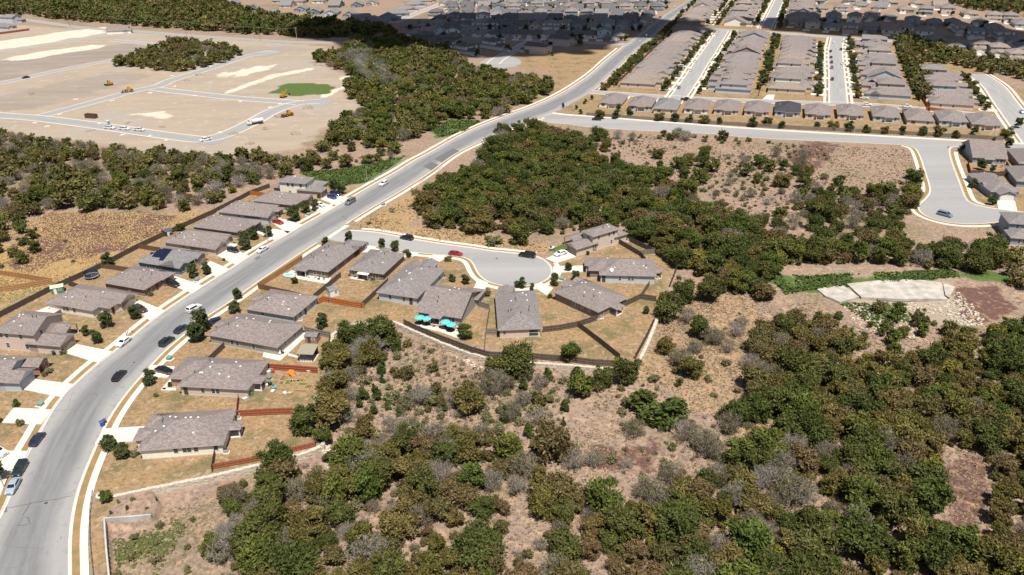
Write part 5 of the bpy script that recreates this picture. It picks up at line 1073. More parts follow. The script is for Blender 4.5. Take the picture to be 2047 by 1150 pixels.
MB().loft([[(x, 1.15*math.cos(a), 2.0+1.0*math.sin(a)) for a in np.linspace(0, 2*math.pi, 14, endpoint=False)] for x in (-4.3, -4.2, 1.5, 1.6)]).build('tank', STEELW, r); wheels(r, (-3.4, -2.2, 3.1), 0.95, 0.5); place(r, (510, 249), (490, 252))
def loader(px, to, label, kind):
    r = empty('site_machine'); tag(r, label, 'digger', 'site machines')
    MB().box(-2.4, 0.6, -0.9, 0.9, 0.9, 1.9).build('body', STEEL, r); MB().loft([[(-1.0, -0.8, 1.9), (0.6, -0.8, 1.9), (0.6, 0.8, 1.9), (-1.0, 0.8, 1.9)], [(-0.9, -0.7, 3.2), (0.35, -0.7, 3.2), (0.35, 0.7, 3.2), (-0.9, 0.7, 3.2)]]).build('cab', STEEL, r)
    MB().box(0.45, 0.6, -0.6, 0.6, 2.1, 3.0).build('cab_window', CGL, r)
    if kind == 'loader':
        wheels(r, (-1.6, 1.7), 1.15, 0.8, 0.6, STEEL); MB().box(0.6, 2.6, -0.4, 0.4, 0.8, 1.3).build('front_frame', STEEL, r)
        for s in (-0.7, 0.7): MB().loft([[(1.0, s-0.12, 1.6), (1.0, s+0.12, 1.6), (1.0, s+0.12, 1.95), (1.0, s-0.12, 1.95)], [(3.4, s-0.12, 0.6), (3.4, s+0.12, 0.6), (3.4, s+0.12, 0.9), (3.4, s-0.12, 0.9)]]).build('arm', STEEL, r)
        MB().loft([[(3.3, y, 1.5), (3.2, y, 0.8), (3.4, y, 0.15), (4.5, y, 0.1), (4.4, y, 0.25), (3.6, y, 0.4)] for y in (-1.5, 1.5)]).build('bucket', DARKM, r)
    else:
        for s in (-1, 1): MB().loft([[(x, s*1.0+d, z) for x, z in ((-2.3, 0.1), (-2.5, 0.5), (-2.1, 0.9), (1.2, 0.9), (1.6, 0.5), (1.3, 0.1))] for d in (-0.25, 0.25)]).build('track', DARKM, r)
        if kind == 'excavator':
            MB().tube((0.5, 0.3, 1.7), (3.2, 0.3, 3.9), 0.24, 0.18, 6).build('boom', STEEL, r); MB().tube((3.2, 0.3, 3.9), (4.7, 0.3, 1.5), 0.18, 0.13, 6).build('stick', STEEL, r); MB().box(4.3, 5.2, -0.3, 0.9, 0.5, 1.4).build('bucket', DARKM, r)
        else: MB().loft([[(2.1, y, 0.1), (1.9, y, 0.7), (2.1, y, 1.3), (2.25, y, 0.7)] for y in (-1.9, 1.9)]).build('blade', DARKM, r)
    return place(r, px, to)
loader((218, 171), (200, 174), 'tracked bulldozer with raised cab on bare ground', 'dozer'); loader((258, 184), (235, 187), 'yellow wheel loader at the site junction', 'loader'); loader((568, 195), (575, 193), 'orange excavator near the green patch', 'excavator'); loader((577, 232), (560, 236), 'white and orange loader beside the site street', 'loader')
r = empty('skip_container'); tag(r, 'rust-brown open waste container on the building site', 'container')
mb = MB(); mb.box(-3.3, 3.3, -1.2, 1.2, 0.15, 0.3); [mb.box(-3.3, 3.3, s-0.05, s+0.05, 0.3, 2.2) for s in (-1.15, 1.15)]; [mb.box(s-0.05, s+0.05, -1.1, 1.1, 0.3, 2.2) for s in (-3.25, 3.25)]; mb.build('hull', RUST, r)
for x in (-2.4, -1.2, 0, 1.2, 2.4): MB().box(x-0.06, x+0.06, -1.26, -1.205, 0.2, 2.2).build('rib', RUST, r)
place(r, (183, 236), (196, 237))
r = empty('portable_toilet'); tag(r, 'blue portable toilet beside the parked pickups', 'toilet'); MB().box(-0.55, 0.55, -0.55, 0.55, 0, 2.1).build('cabin', M_plain('toilet_blue', (0.12, 0.27, 0.42), 0.5), r); MB().loft([[(-0.6, -0.6, 2.1), (0.6, -0.6, 2.1), (0.6, 0.6, 2.1), (-0.6, 0.6, 2.1)], [(-0.4, -0.4, 2.4), (0.4, -0.4, 2.4), (0.4, 0.4, 2.4), (-0.4, 0.4, 2.4)]]).build('roof', STEELW, r); MB().box(-0.4, 0.4, -0.58, -0.552, 0.1, 1.95).build('door', STEELW, r); place(r, (217, 250), (223, 251))

# ================================================================== street furniture
GALV = M_plain('galvanised_steel', (0.42, 0.42, 0.41), 0.45, 0.08, metal=0.3); GREENB = M_plain('cabinet_green', (0.15, 0.25, 0.22), 0.55, 0.1); WOODP = M_plain('pole_wood', (0.20, 0.165, 0.14), 0.9, 0.2)
def lamp(px, h, to, label, arm=1.9):
    p = at(*px); q = at(*to); a = math.atan2(q[1]-p[1], q[0]-p[0]); r = empty('street_lamp', (p[0], p[1], 0), a); tag(r, label, 'lamp', 'street lamps')
    MB().tube((0, 0, 0), (0, 0, h), 0.11, 0.065, 8).build('pole', GALV, r); MB().box(-0.25, 0.25, -0.25, 0.25, 0, 0.12).build('base', CONCW, r)
    MB().tube((0, 0, h-0.5), (arm*0.5, 0, h+0.05), 0.05, n=6).tube((arm*0.5, 0, h+0.05), (arm, 0, h+0.08), 0.045, n=6).build('arm', GALV, r)
    MB().loft([[(arm-0.1, -0.1, h), (arm-0.1, 0.1, h), (arm-0.1, 0.07, h+0.14), (arm-0.1, -0.07, h+0.14)], [(arm+0.6, -0.16, h+0.02), (arm+0.6, 0.16, h+0.02), (arm+0.6, 0.1, h+0.16), (arm+0.6, -0.1, h+0.16)]]).build('lamp_head', GALV, r)
lamp((253.2, 671.7), 8, (280, 690), 'street lamp at the west kerb above the parked white sedan')
lamp((536.5, 489), 7.5, (560, 500), 'street lamp at the west kerb above the second white sedan')
lamp((1072, 504), 7.2, (1050, 508), 'street lamp behind the large black SUV at the turning circle')
lamp((692.5, 443), 7, (670, 430), 'street lamp at the mouth of the side street')
lamp((734, 363), 6.5, (750, 380), 'street lamp by the guard rail on the main road')
lamp((896, 280), 6.5, (910, 292), 'street lamp on the left side of the bend by the creek woods')
lamp((1031.5, 221.5), 6.5, (1040, 232), 'street lamp on the main road below the creek woods')
lamp((1135, 182), 6.5, (1145, 192), 'street lamp on the main road beside the brown field, lower one')
lamp((1170, 157), 6.5, (1182, 168), 'street lamp on the main road beside the brown field, middle one')
lamp((1207, 113), 6.5, (1220, 125), 'street lamp on the main road beside the brown field, far one')
lamp((1393, 250), 6.5, (1393, 258), 'street lamp on the cross street, leftmost of the row')
lamp((1707.5, 267), 7, (1707, 276), 'street lamp on the cross street in the middle of the row')
lamp((1899, 278), 6.5, (1880, 280), 'street lamp opposite the branch street')
lamp((1149, 234), 5.5, (1149, 243), 'street lamp on the lawn where the cross street begins')
lamp((1995, 150), 8, (1990, 160), 'street lamp at the wide street below the right tree belt')
lamp((8.5, 975), 8, (30, 985), 'street lamp at the lower left kerb beside the silver sedan')
r = empty('lamp_post', (*at(1984, 284), 0)); tag(r, 'tall bare steel post behind the right edge house', 'post'); MB().tube((0, 0, 0), (0, 0, 9), 0.14, 0.08, 8).build('pole', GALV, r); MB().box(-0.3, 0.3, -0.3, 0.3, 0, 0.15).build('base', CONCW, r); MB().box(-0.15, 0.15, -0.15, 0.15, 7.4, 7.9).build('cabinet', GALV, r)
def power(px, h, label, arm=1.2, m=WOODP):
    p = at(*px); r = empty('power_pole', (p[0], p[1], 0), -0.15); tag(r, label, 'pole', 'power poles'); MB().tube((0, 0, 0), (0, 0, h), 0.19, 0.12, 8).build('pole', m, r); MB().box(-arm, arm, -0.06, 0.06, h-0.7, h-0.5).build('crossarm', m, r)
    for x in (-arm*0.85, 0, arm*0.85): MB().tube((x, 0, h-0.5), (x, 0, h-0.2), 0.06, n=6).build('insulator', GALV, r)
    return (p[0], p[1], h)
PP = [power((47.4, 38), 13, 'power pole behind the pale houses at the top left', m=GALV), power((66, 38), 10, 'shorter power pole beside the top left one', m=GALV), power((139.6, 53), 11, 'dark power pole at the start of the country road'), power((374, 76), 13, 'power pole in front of the far tree belt'), power((520.6, 82), 11, 'dark power pole near the middle of the country road'), power((594, 83), 11, 'pale power pole at the bend of the country road', m=GALV)]
for i, (a, b) in enumerate([(2, 3), (3, 4), (4, 5)]):
    A_, B_ = np.array(PP[a]), np.array(PP[b]); mb = MB(); pts = [A_*(1-t_)+B_*t_-np.array([0, 0, 0.2+1.2*4*t_*(1-t_)]) for t_ in np.linspace(0, 1, 9)]
    for k in range(8): mb.tube(pts[k], pts[k+1], 0.05, n=4, caps=False)
    tag(mb.build('power_line', GALV), 'sagging power line, %s span along the country road' % ORD[i], 'wire', 'power lines')
def cabinet(px, label):
    p = at(*px); r = empty('transformer_cabinet', (p[0], p[1], 0), -0.3); tag(r, label, 'cabinet', 'utility cabinets'); MB().box(-1.0, 1.0, -0.9, 0.9, 0, 0.14).build('pad', CONCW, r)
    MB().loft([[(-0.65, -0.55, 0.14), (0.65, -0.55, 0.14), (0.65, 0.55, 0.14), (-0.65, 0.55, 0.14)], [(-0.65, -0.55, 0.8), (0.65, -0.55, 0.8), (0.65, 0.55, 1.0), (-0.65, 0.55, 1.0)]]).build('cabinet', GREENB, r); MB().box(-0.6, 0.6, -0.57, -0.552, 0.2, 0.75).build('door', GREENB, r)
for px, l in (((82, 811), 'green utility cabinet on the lawn beside the clipped bush'), ((339, 719), 'green utility cabinet between the two east driveways'), ((394, 562), 'green utility cabinet in front of the solar-panel house'), ((617, 431), 'green utility cabinet below the three street trees'), ((1123, 560), 'green utility cabinet right of the turning circle'), ((766, 411), 'pale utility cabinet beside the upper east sidewalk')): cabinet(px, l)
BINB = M_plain('bin_blue', (0.012, 0.09, 0.32), 0.5, 0.08); BINO = M_plain('bin_brown', (0.13, 0.06, 0.035), 0.6, 0.1); BIND = M_plain('bin_dark', (0.03, 0.035, 0.05), 0.55, 0.1)
def bin_(px, m, label, s=1.0):
    p = at(*px); r = empty('wheelie_bin', (p[0], p[1], 0.02), 0.6); tag(r, label, 'bin', 'wheeled bins'); r.scale = (s,)*3
    MB().loft([[(-0.3, -0.3, 0.08), (0.3, -0.3, 0.08), (0.3, 0.3, 0.08), (-0.3, 0.3, 0.08)], [(-0.38, -0.4, 1.05), (0.38, -0.4, 1.05), (0.38, 0.4, 1.05), (-0.38, 0.4, 1.05)]]).build('tub', m, r); MB().loft([[(-0.4, -0.42, 1.05), (0.4, -0.42, 1.05), (0.4, 0.42, 1.05), (-0.4, 0.42, 1.05)], [(-0.32, -0.3, 1.16), (0.32, -0.3, 1.16), (0.32, 0.34, 1.16), (-0.32, 0.34, 1.16)]]).build('lid', m, r)
    for s_ in (-1, 1): MB().tube((s_*0.25, 0.36, 0.12), (s_*0.35, 0.36, 0.12), 0.12, n=8).build('wheel', TYRE, r)
bin_((205, 852), BINB, 'blue wheeled bin standing on the road by the lowest house', 1.15); bin_((210, 846), BINO, 'brown bin tipped beside the blue one', 0.9); bin_((658, 604), BINB, 'blue bin in front of the orange fence'); bin_((1175, 510), BIND, 'dark blue bin beside the two-storey tan house', 1.1)
bin_((276, 884), BIND, 'black bin at the corner of the lowest house'); bin_((108, 710), BIND, 'small dark bin against the pinkish two-storey wall')
# manholes
WEATHC = M_plain('manhole_collar', (0.26, 0.24, 0.22), 0.9); MAN = M_plain('cast_iron', (0.10, 0.075, 0.06), 0.7, 0.2)
for px, r_, l in (((993, 517), 0.42, 'round manhole cover in the turning circle'), ((92, 1006), 0.42, 'rusty manhole cover on the lower main road'), ((268, 725), 0.38, 'manhole cover on the main road near the parked SUV')):
    p = at(*px); r = empty('manhole_cover', (p[0], p[1], 0.037)); tag(r, l, 'manhole', 'manhole covers'); MB().lathe([(r_*1.45, 0.0), (r_*1.45, 0.004), (r_*1.2, 0.005)], 20).build('collar', WEATHC, r); MB().lathe([(r_, 0.004), (r_, 0.012)], 20).build('lid', MAN, r)
p = at(202, 991); r = empty('inlet_cover', (p[0], p[1], 0.0)); tag(r, 'round drain cover with pale rim at the end of the stone wall', 'manhole'); MB().lathe([(0.95, 0), (0.95, 0.2), (0.7, 0.22)], 20).build('rim', CONCW, r); MB().lathe([(0.6, 0.2), (0.6, 0.25)], 18).build('lid', MAN, r)

# ---- walls: stacked limestone and poured concrete
LIME = NT('limestone'); _r = LIME.rnd(); _n = LIME.noise(LIME.geo(), 1.6, 4); LIME.col(LIME.mix(LIME.ramp(_n, 0.35, 0.65), (0.56, 0.50, 0.41), (0.42, 0.37, 0.30))).rough(0.9); LIME = LIME.m
def stone_wall(P, label, h, thick=0.8, z0=-1.5):
    """coursed rubble wall along a world polyline; stones of uneven length, joined as one mass"""
    g = random.Random(len(P)*7); P = resample(offset(resample(np.array(P), 0.5), -0.42), 0.5); T = np.gradient(P, axis=0); T /= np.linalg.norm(T, axis=1)[:, None]; N = np.stack([-T[:, 1], T[:, 0]], 1); s = np.r_[0, np.cumsum(np.linalg.norm(np.diff(P, axis=0), axis=1))]
    f = lambda d: (np.array([np.interp(d, s, P[:, 0]), np.interp(d, s, P[:, 1])]), np.array([np.interp(d, s, N[:, 0]), np.interp(d, s, N[:, 1])]))
    mb = MB(); root = empty('stone_wall', (P[0][0], P[0][1], 0)); tag(root, label, 'wall'); o = P[0]; nc = max(2, int(round((h-z0)/0.36))); ch = (h-z0)/nc
    for c in range(nc):
        d = g.uniform(-0.3, 0.0)
        while d < s[-1]:
            l = g.uniform(0.4, 0.9); a, b = max(0, d)+0.01, min(s[-1], d+l)-0.01; d += l
            if b-a < 0.15: continue
            (pa, na), (pb, nb_) = f(a), f(b); e = thick/2+g.uniform(-0.05, 0.07); z = z0+c*ch; zt = z+ch-0.015+(g.uniform(-0.06, 0.06) if c == nc-1 else 0)
            q = [pa+na*e-o, pb+nb_*e-o, pb-nb_*e-o, pa-na*e-o]; mb.add([(x, y, z) for x, y in q]+[(x, y, zt) for x, y in q], [(0, 1, 2, 3), (7, 6, 5, 4), (4, 5, 1, 0), (5, 6, 2, 1), (6, 7, 3, 2), (7, 4, 0, 3)])
    o_ = mb.build('stones', LIME, root); o_['kind'] = 'stuff'
stone_wall(wA, 'white stacked limestone wall below the lowest house', 0.12); stone_wall(wB, 'white limestone wall behind the cluttered garden', 0.1); stone_wall(wC, 'white limestone wall under the long dark back fence', 0.1); stone_wall(wD, 'white limestone wall beside the angled house yard', 0.1)
WEATH = M_plain('concrete_weathered', (0.42, 0.415, 0.40), 0.85, 0.18, 0.5)
def conc_wall(pts, label, h0, h1, th=0.3):
    P = ats(pts); root = empty('headwall', (P[0][0], P[0][1], 0)); tag(root, label, 'wall'); o = P[0]
    for i in range(len(P)-1):
        a, b = P[i]-o, P[i+1]-o; d = (b-a)/np.linalg.norm(b-a); n = np.array([-d[1], d[0]])*th/2; V = []
        for z in (h0, h1): V += [(*(a+n), z), (*(b+n), z), (*(b-n), z), (*(a-n), z)]
        obj('wall_panel', mesh('wall_panel', V, [(0, 1, 2, 3), (7, 6, 5, 4), (4, 5, 1, 0), (5, 6, 2, 1), (6, 7, 3, 2), (7, 4, 0, 3)], WEATH), root)
conc_wall([(222, 1180), (218, 1150), (213, 1100), (210, 1060), (209, 1038)], 'grey concrete culvert wall curving along the lower sidewalk', -2.6, 0.35); conc_wall([(209, 1038), (255, 1035), (302, 1031)], 'grey concrete culvert wall facing the camera', -2.6, 0.3)
# pedestrian rail along the lower sidewalk, guard rails on the bridge
RAILM = M_plain('rail_paint', (0.16, 0.24, 0.30), 0.5, 0.1)
def railing(pts, label, h, m, n_r, step=2.0, plate=False):
    P = resample(smooth(ats(pts), 0.8, 2), step); root = empty('guard_rail', (P[0][0], P[0][1], 0.1)); tag(root, label, 'railing'); o = P[0]; pm = MB().tube((0, 0, -0.1), (0, 0, h), 0.05, n=6).me('post', m)
    for i, p in enumerate(P):
        obj('post', pm, root, (*(p-o), 0))
        if i < len(P)-1:
            for k in range(n_r):
                z = h*(k+1)/n_r; a, b = (*(p-o), z), (*(P[i+1]-o), z)
                if plate:
                    mb = MB(); mb.loft([[(a[0], a[1], z-0.28), (a[0]+0.05, a[1], z-0.14), (a[0], a[1], z), (a[0]-0.05, a[1], z-0.14)], [(b[0], b[1], z-0.28), (b[0]+0.05, b[1], z-0.14), (b[0], b[1], z), (b[0]-0.05, b[1], z-0.14)]]); mb.build('beam', m, root)
                else: MB().tube(a, b, 0.035, n=6).build('rail', m, root)
railing([(186, 985), (181, 1020), (180, 1060), (182, 1100), (187, 1150), (193, 1200)], 'low blue-grey handrail on the outer edge of the lower sidewalk', 0.75, RAILM, 2, 2.0)
railing([(716, 379), (745, 361), (775, 343), (806, 325)], 'grey steel guard rail on the left side of the main road', 0.75, GALV, 1, 3.0, True)
railing([(838, 368), (860, 352), (885, 336)], 'short white guard rail on the right side of the main road', 0.75, GALV, 1, 3.0, True)
# ---- spillway slabs and riprap
def slabs(polys, label, names='slab'):
    P0 = at(*polys[0][0]); root = empty('spillway', (P0[0], P0[1], 0)); tag(root, label, 'slab')
    for i, pl_ in enumerate(polys):
        q = ats(pl_); z = max(gz1(*p) for p in q)+0.12+0.03*i; obj('slab', slab('slab', [p-P0 for p in q], z-0.8, z, PALES), root)
PALES = M_plain('concrete_spillway', (0.40, 0.37, 0.325), 0.9, 0.30, 0.35)
slabs([[(1693, 567), (1759, 560), (1820, 558), (1848, 560), (1882, 565), (1888, 592), (1895, 597.5), (1806, 598), (1722, 594)], [(1632, 575), (1684, 568), (1718, 592), (1680, 602), (1650, 590)], [(1885, 565), (1909, 573), (1898, 595), (1890, 590)]], 'cracked pale concrete spillway apron in the scrubland')
mb = MB(); g = random.Random(9)
for poly, n in (([(1800, 600), (1892, 600), (1915, 582), (1945, 605), (1975, 640), (1935, 648), (1880, 622), (1840, 628)], 420), ([(1680, 604), (1800, 600), (1840, 640), (1830, 668), (1780, 672), (1720, 645)], 260), ([(640, 885), (655, 870), (665, 915), (650, 930)], 40), ([(880, 690), (960, 722), (1050, 738), (1046, 744), (950, 730)], 60)):
    P = ats(poly); x0, y0 = P.min(0); x1, y1 = P.max(0); k = 0
    while k < n:
        x, y = g.uniform(x0, x1), g.uniform(y0, y1)
        if not inside(P, np.array([x]), np.array([y]))[0]: continue
        k += 1; s_ = g.uniform(0.15, 0.42); z = gz1(x, y); blob(mb, (x, y, z+s_*0.3), (s_*g.uniform(0.8, 1.4), s_, s_*0.7), g.randrange(9999), 6, 3)
o = mb.build('rocks', LIME); tag(o, 'white riprap rocks below the spillway and wall foot', 'rocks', None, 'stuff')

# ================================================================== garden things
def shed(px, to, w, d, h, wall, roofm, label, win=False, name='shed', pitch=0.4):
    p = at(*px); q = at(*to); r = empty(name, (p[0], p[1], 0), math.atan2(q[1]-p[1], q[0]-p[0])); tag(r, label, 'shed')
    MB().add([(-w/2, -d/2, 0), (w/2, -d/2, 0), (w/2, d/2, 0), (-w/2, d/2, 0), (-w/2, -d/2, h), (w/2, -d/2, h), (w/2, d/2, h), (-w/2, d/2, h), (-w/2, 0, h+d/2*pitch), (w/2, 0, h+d/2*pitch)], BOXF[2:]+[(4, 8, 7), (5, 6, 9)]).build('wall', wall, r)
    V, Fc, Mm = shell(roof_polys(-w/2-0.15, -d/2-0.15, w/2+0.15, d/2+0.15, h, 'gable', 'gable', 'u', pitch), 0.08); obj('roof', mesh('roof', V, Fc, [roofm, SOFF], Mm), r)
    m1, m2 = win_mesh(0.7, 0.6); o = obj('window', m1, r, (w*0.2, -d/2-0.01, h*0.65)); obj('pane', m2, o)
    MB().box(-w*0.3, -w*0.3+0.8, -d/2-0.04, -d/2-0.005, 0.05, h*0.85).build('door', DOORB if win else TRIM, r); return r
GRNR = M_plain('shed_roof_green', (0.42, 0.52, 0.33), 0.5, 0.05); GRNW = M_plain('shed_green', (0.06, 0.20, 0.14), 0.6); WHTW = M_plain('shed_white', (0.62, 0.62, 0.63), 0.6, 0.05); BRNW = M_plain('shed_brown', (0.26, 0.17, 0.13), 0.7)
shed((117, 584), (128, 582), 3.4, 2.6, 2.0, GRNW, GRNR, 'green shed with a pale green roof by the dark fence')
shed((665, 589), (676, 586), 2.7, 3.2, 2.1, WHTW, ROOFS[2], 'white garden shed with grey roof in the awning house yard')
shed((626, 682), (640, 683), 3.2, 2.4, 2.1, BRNW, ROOFS[1], 'brown shed with a white-framed window behind the pavilion', True)
shed((335, 470), (345, 466), 2.6, 2.2, 1.9, M_plain('shed_dark', (0.04, 0.05, 0.07), 0.5), M_plain('shed_roof_blue', (0.07, 0.09, 0.13), 0.5), 'small dark blue shed against the long dark fence')
p = at(617, 716); r = empty('pavilion', (p[0], p[1], 0), -0.12); tag(r, 'garden pavilion with a flat olive-tan roof and railings', 'pavilion'); OLV = M_plain('pavilion_roof', (0.27, 0.24, 0.18), 0.8)
MB().box(-2.1, 2.1, -2.0, 2.0, 0, 0.16).build('floor', CONCW, r); MB().loft([[(-2.2, -2.2, 2.35), (2.2, -2.2, 2.35), (2.2, 2.2, 2.75), (-2.2, 2.2, 2.75)], [(-2.2, -2.2, 2.45), (2.2, -2.2, 2.45), (2.2, 2.2, 2.85), (-2.2, 2.2, 2.85)]]).build('roof', OLV, r)
for x in (-1.9, 1.9):
    for y in (-1.9, 1.9): MB().box(x-0.08, x+0.08, y-0.08, y+0.08, 0.16, 2.45).build('post', DARKM, r)
MB().box(-1.9, 1.9, 1.85, 1.95, 0.16, 2.5).build('back_wall', DARKM, r)
for x in np.linspace(-1.7, 1.7, 9): MB().box(x-0.05, x+0.05, -1.95, -1.85, 0.16, 0.95).build('baluster', DARKM, r)
MB().box(-1.9, 1.9, -1.97, -1.83, 0.95, 1.05).build('rail', DARKM, r)
# trampoline
p = at(184, 555); r = empty('trampoline', (p[0], p[1], 0)); tag(r, 'round black trampoline with safety net in a back yard', 'trampoline'); NETM = M_plain('net_black', (0.03, 0.04, 0.055), 0.8); BLUEP = M_plain('pad_blue', (0.05, 0.10, 0.17), 0.6)
MB().lathe([(1.9, 0.78), (1.9, 0.8)], 24).build('mat', NETM, r); mb = MB(); n = 24; V = []; Fc = []
for rr, z in ((1.92, 0.74), (2.25, 0.74), (2.25, 0.84), (1.92, 0.84)): V += [(rr*math.cos(2*math.pi*k/n), rr*math.sin(2*math.pi*k/n), z) for k in range(n)]
for j in range(4): Fc += [(j*n+k, j*n+(k+1) % n, ((j+1) % 4)*n+(k+1) % n, ((j+1) % 4)*n+k) for k in range(n)]
mb.add(V, Fc).build('frame', GALV, r)
V = [(2.1*math.cos(2*math.pi*k/n), 2.1*math.sin(2*math.pi*k/n), z) for z in (0.85, 2.0) for k in range(n)]; obj('net', mesh('net', V, [(k, k+1, n+k+1, n+k) for k in range(n-4)], NETM), r)
for k in range(0, n, 4): MB().tube((2.25*math.cos(2*math.pi*k/n), 2.25*math.sin(2*math.pi*k/n), 0), (2.2*math.cos(2*math.pi*k/n), 2.2*math.sin(2*math.pi*k/n), 2.1), 0.04, n=6).build('leg', GALV, r)
# umbrellas
TURQ = M_plain('canopy_turquoise', (0.10, 0.46, 0.47), 0.7, 0.05)
def umbrella(px, rad, label):
    p = at(*px, 2.4); r = empty('patio_umbrella', (p[0], p[1], 0.1)); tag(r, label, 'umbrella', 'turquoise patio umbrellas'); n = 8; V = [(0, 0, 2.75)]
    for k in range(n): V.append((rad*math.cos(2*math.pi*k/n), rad*math.sin(2*math.pi*k/n), 2.25))
    V += [(x, y, z-0.03) for x, y, z in V]; m = n+1; Fc = [(0, 1+k, 1+(k+1) % n) for k in range(n)]+[(m, m+1+(k+1) % n, m+1+k) for k in range(n)]+[(1+k, m+1+k, m+1+(k+1) % n, 1+(k+1) % n) for k in range(n)]
    obj('canopy', mesh('canopy', V, Fc, TURQ), r); MB().tube((0, 0, 0), (0, 0, 2.72), 0.03, n=6).build('pole', GALV, r); MB().lathe([(0.3, 0), (0.3, 0.08), (0.06, 0.12)], 10).build('base', DARKM, r)
    mb = MB(); mb.lathe([(0.6, 0.68), (0.6, 0.72)], 12); mb.tube((0, 0, 0.1), (0, 0, 0.68), 0.04, n=6); mb.build('table', DARKM, r)
for px, rd, l in (((838.5, 634), 1.45, 'leftmost of four turquoise patio umbrellas'), ((853, 636), 1.4, 'second turquoise patio umbrella from the left'), ((890, 643), 1.45, 'third turquoise patio umbrella from the left'), ((901.5, 648.5), 1.4, 'rightmost of four turquoise patio umbrellas')): umbrella(px, rd, l)
p = at(900, 661); r = empty('fire_pit', (p[0], p[1], 0.12)); tag(r, 'round dark fire pit on the umbrella patio', 'fire pit'); MB().lathe([(0.9, 0), (0.95, 0.4), (0.7, 0.42)], 16).build('bowl', DARKM, r); MB().lathe([(0.68, 0.36), (0.68, 0.4)], 16).build('grate', NETM, r)
def deck(pts, label, m=None, z=0.12, name='patio'):
    o = obj(name, slab(name, list(ats(pts)), 0, z, m or CONCW)); S(o, label)
deck([(826, 648), (930, 661), (935, 672), (918, 678), (880, 664), (828, 652)], 'pale deck under the turquoise umbrellas'); deck([(525, 714), (560, 722), (613, 672), (608, 664), (556, 708), (528, 703)], 'white patio wrapping round the dark grey house')
deck([(568, 553), (582, 541), (605, 546), (662, 556), (655, 568), (640, 566)], 'white patio with a paddling pool and garden things'); deck([(699, 557), (727, 562), (735, 556), (706, 552)], 'small pale patio under the white awning'); deck([(60, 628), (100, 612), (124, 618), (85, 640)], 'white side patio with a grill'); deck([(1217, 560), (1250, 563), (1250, 566), (1216, 564)], 'pale path in front of the pale blue house')
deck([(577, 707), (600, 714), (601, 718), (575, 711)], 'narrow path to the pavilion'); deck([(325, 776), (352, 776), (352, 781), (322, 781)], 'pale front walk of the tan brick house'); deck([(342, 757), (349, 757), (330, 780), (322, 778)], 'pale side walk leading to the tan brick house')
# awning, pool and odds and ends
p = at(730, 558); r = empty('patio_awning', (p[0], p[1], 0), -0.32); tag(r, 'white cloth awning on posts behind the brick house', 'awning'); MB().loft([[(-1.9, -1.6, 2.2), (1.9, -1.6, 2.2), (1.9, 1.6, 2.5), (-1.9, 1.6, 2.5)], [(-1.9, -1.6, 2.26), (1.9, -1.6, 2.26), (1.9, 1.6, 2.56), (-1.9, 1.6, 2.56)]]).build('cloth', M_plain('awning_cloth', (0.72, 0.70, 0.64), 0.8, 0.04), r)
for x in (-1.8, 1.8):
    for y in (-1.5, 1.5): MB().tube((x, y, 0), (x, y, 2.3), 0.05, n=6).build('post', TRIM, r)
p = at(577, 552); r = empty('paddling_pool', (p[0], p[1], 0.12), -0.3); tag(r, 'light blue paddling pool on the corner house patio', 'pool'); n = 20; V = []; Fc = []
for j, (k_, z) in enumerate(((1.0, 0.0), (1.06, 0.2), (1.0, 0.38), (0.88, 0.36), (0.86, 0.1))): V += [(1.7*k_*math.cos(2*math.pi*k/n), 1.2*k_*math.sin(2*math.pi*k/n), z) for k in range(n)]
for j in range(4): Fc += [(j*n+k, j*n+(k+1) % n, (j+1)*n+(k+1) % n, (j+1)*n+k) for k in range(n)]
obj('rim', mesh('rim', V, Fc, M_plain('pool_rim', (0.55, 0.66, 0.74), 0.4)), r); MB().lathe([(1.0, 0.22), (1.0, 0.25)], 20).build('water', M_plain('pool_water', (0.20, 0.48, 0.66), 0.1), r).scale = (1.47, 1.03, 1)
ODD = {k: M_plain('odd_'+k, c, 0.6) for k, c in {'orange': (0.62, 0.20, 0.03), 'teal': (0.10, 0.32, 0.34), 'white': (0.62, 0.61, 0.58), 'wood': (0.45, 0.33, 0.17), 'red': (0.42, 0.05, 0.04), 'dark': (0.03, 0.035, 0.04), 'blue': (0.10, 0.22, 0.36), 'green': (0.06, 0.20, 0.12), 'yellow': (0.5, 0.40, 0.18)}.items()}
def chair(px, c, label, s=1.0, a=0.0):
    p = at(*px); r = empty('garden_chair', (p[0], p[1], 0.12), a); tag(r, label, 'chair', 'garden chairs'); r.scale = (s,)*3; m = ODD[c]
    MB().box(-0.28, 0.28, -0.28, 0.28, 0.40, 0.46).build('seat', m, r); MB().loft([[(-0.28, 0.26, 0.46), (0.28, 0.26, 0.46), (0.28, 0.31, 0.46), (-0.28, 0.31, 0.46)], [(-0.28, 0.38, 1.0), (0.28, 0.38, 1.0), (0.28, 0.43, 1.0), (-0.28, 0.43, 1.0)]]).build('backrest', m, r)
    for x in (-0.25, 0.25):
        for y in (-0.25, 0.25): MB().tube((x, y, 0), (x, y, 0.42), 0.03, n=5).build('leg', m, r)
for i, (px, c) in enumerate([((606, 552), 'dark'), ((612, 554), 'dark'), ((618, 556), 'white'), ((630, 557), 'white'), ((637, 560), 'dark'), ((560, 710), 'white'), ((566, 708), 'dark'), ((477, 858), 'dark'), ((545, 776), 'teal'), ((1216, 619), 'dark'), ((1226, 617), 'dark'), ((868, 654), 'red'), ((880, 657), 'dark'), ((915, 657), 'white'), ((843, 648), 'dark'), ((1985, 333), 'blue'), ((1992, 334), 'blue'), ((2001, 335), 'red'), ((720, 557), 'dark'), ((735, 560), 'white')]):
    chair(px, c, '%s garden chair on a back patio, %s counted from the left' % ({'teal': 'turquoise'}.get(c, c), ORD[i]), 1.1, i*1.3)
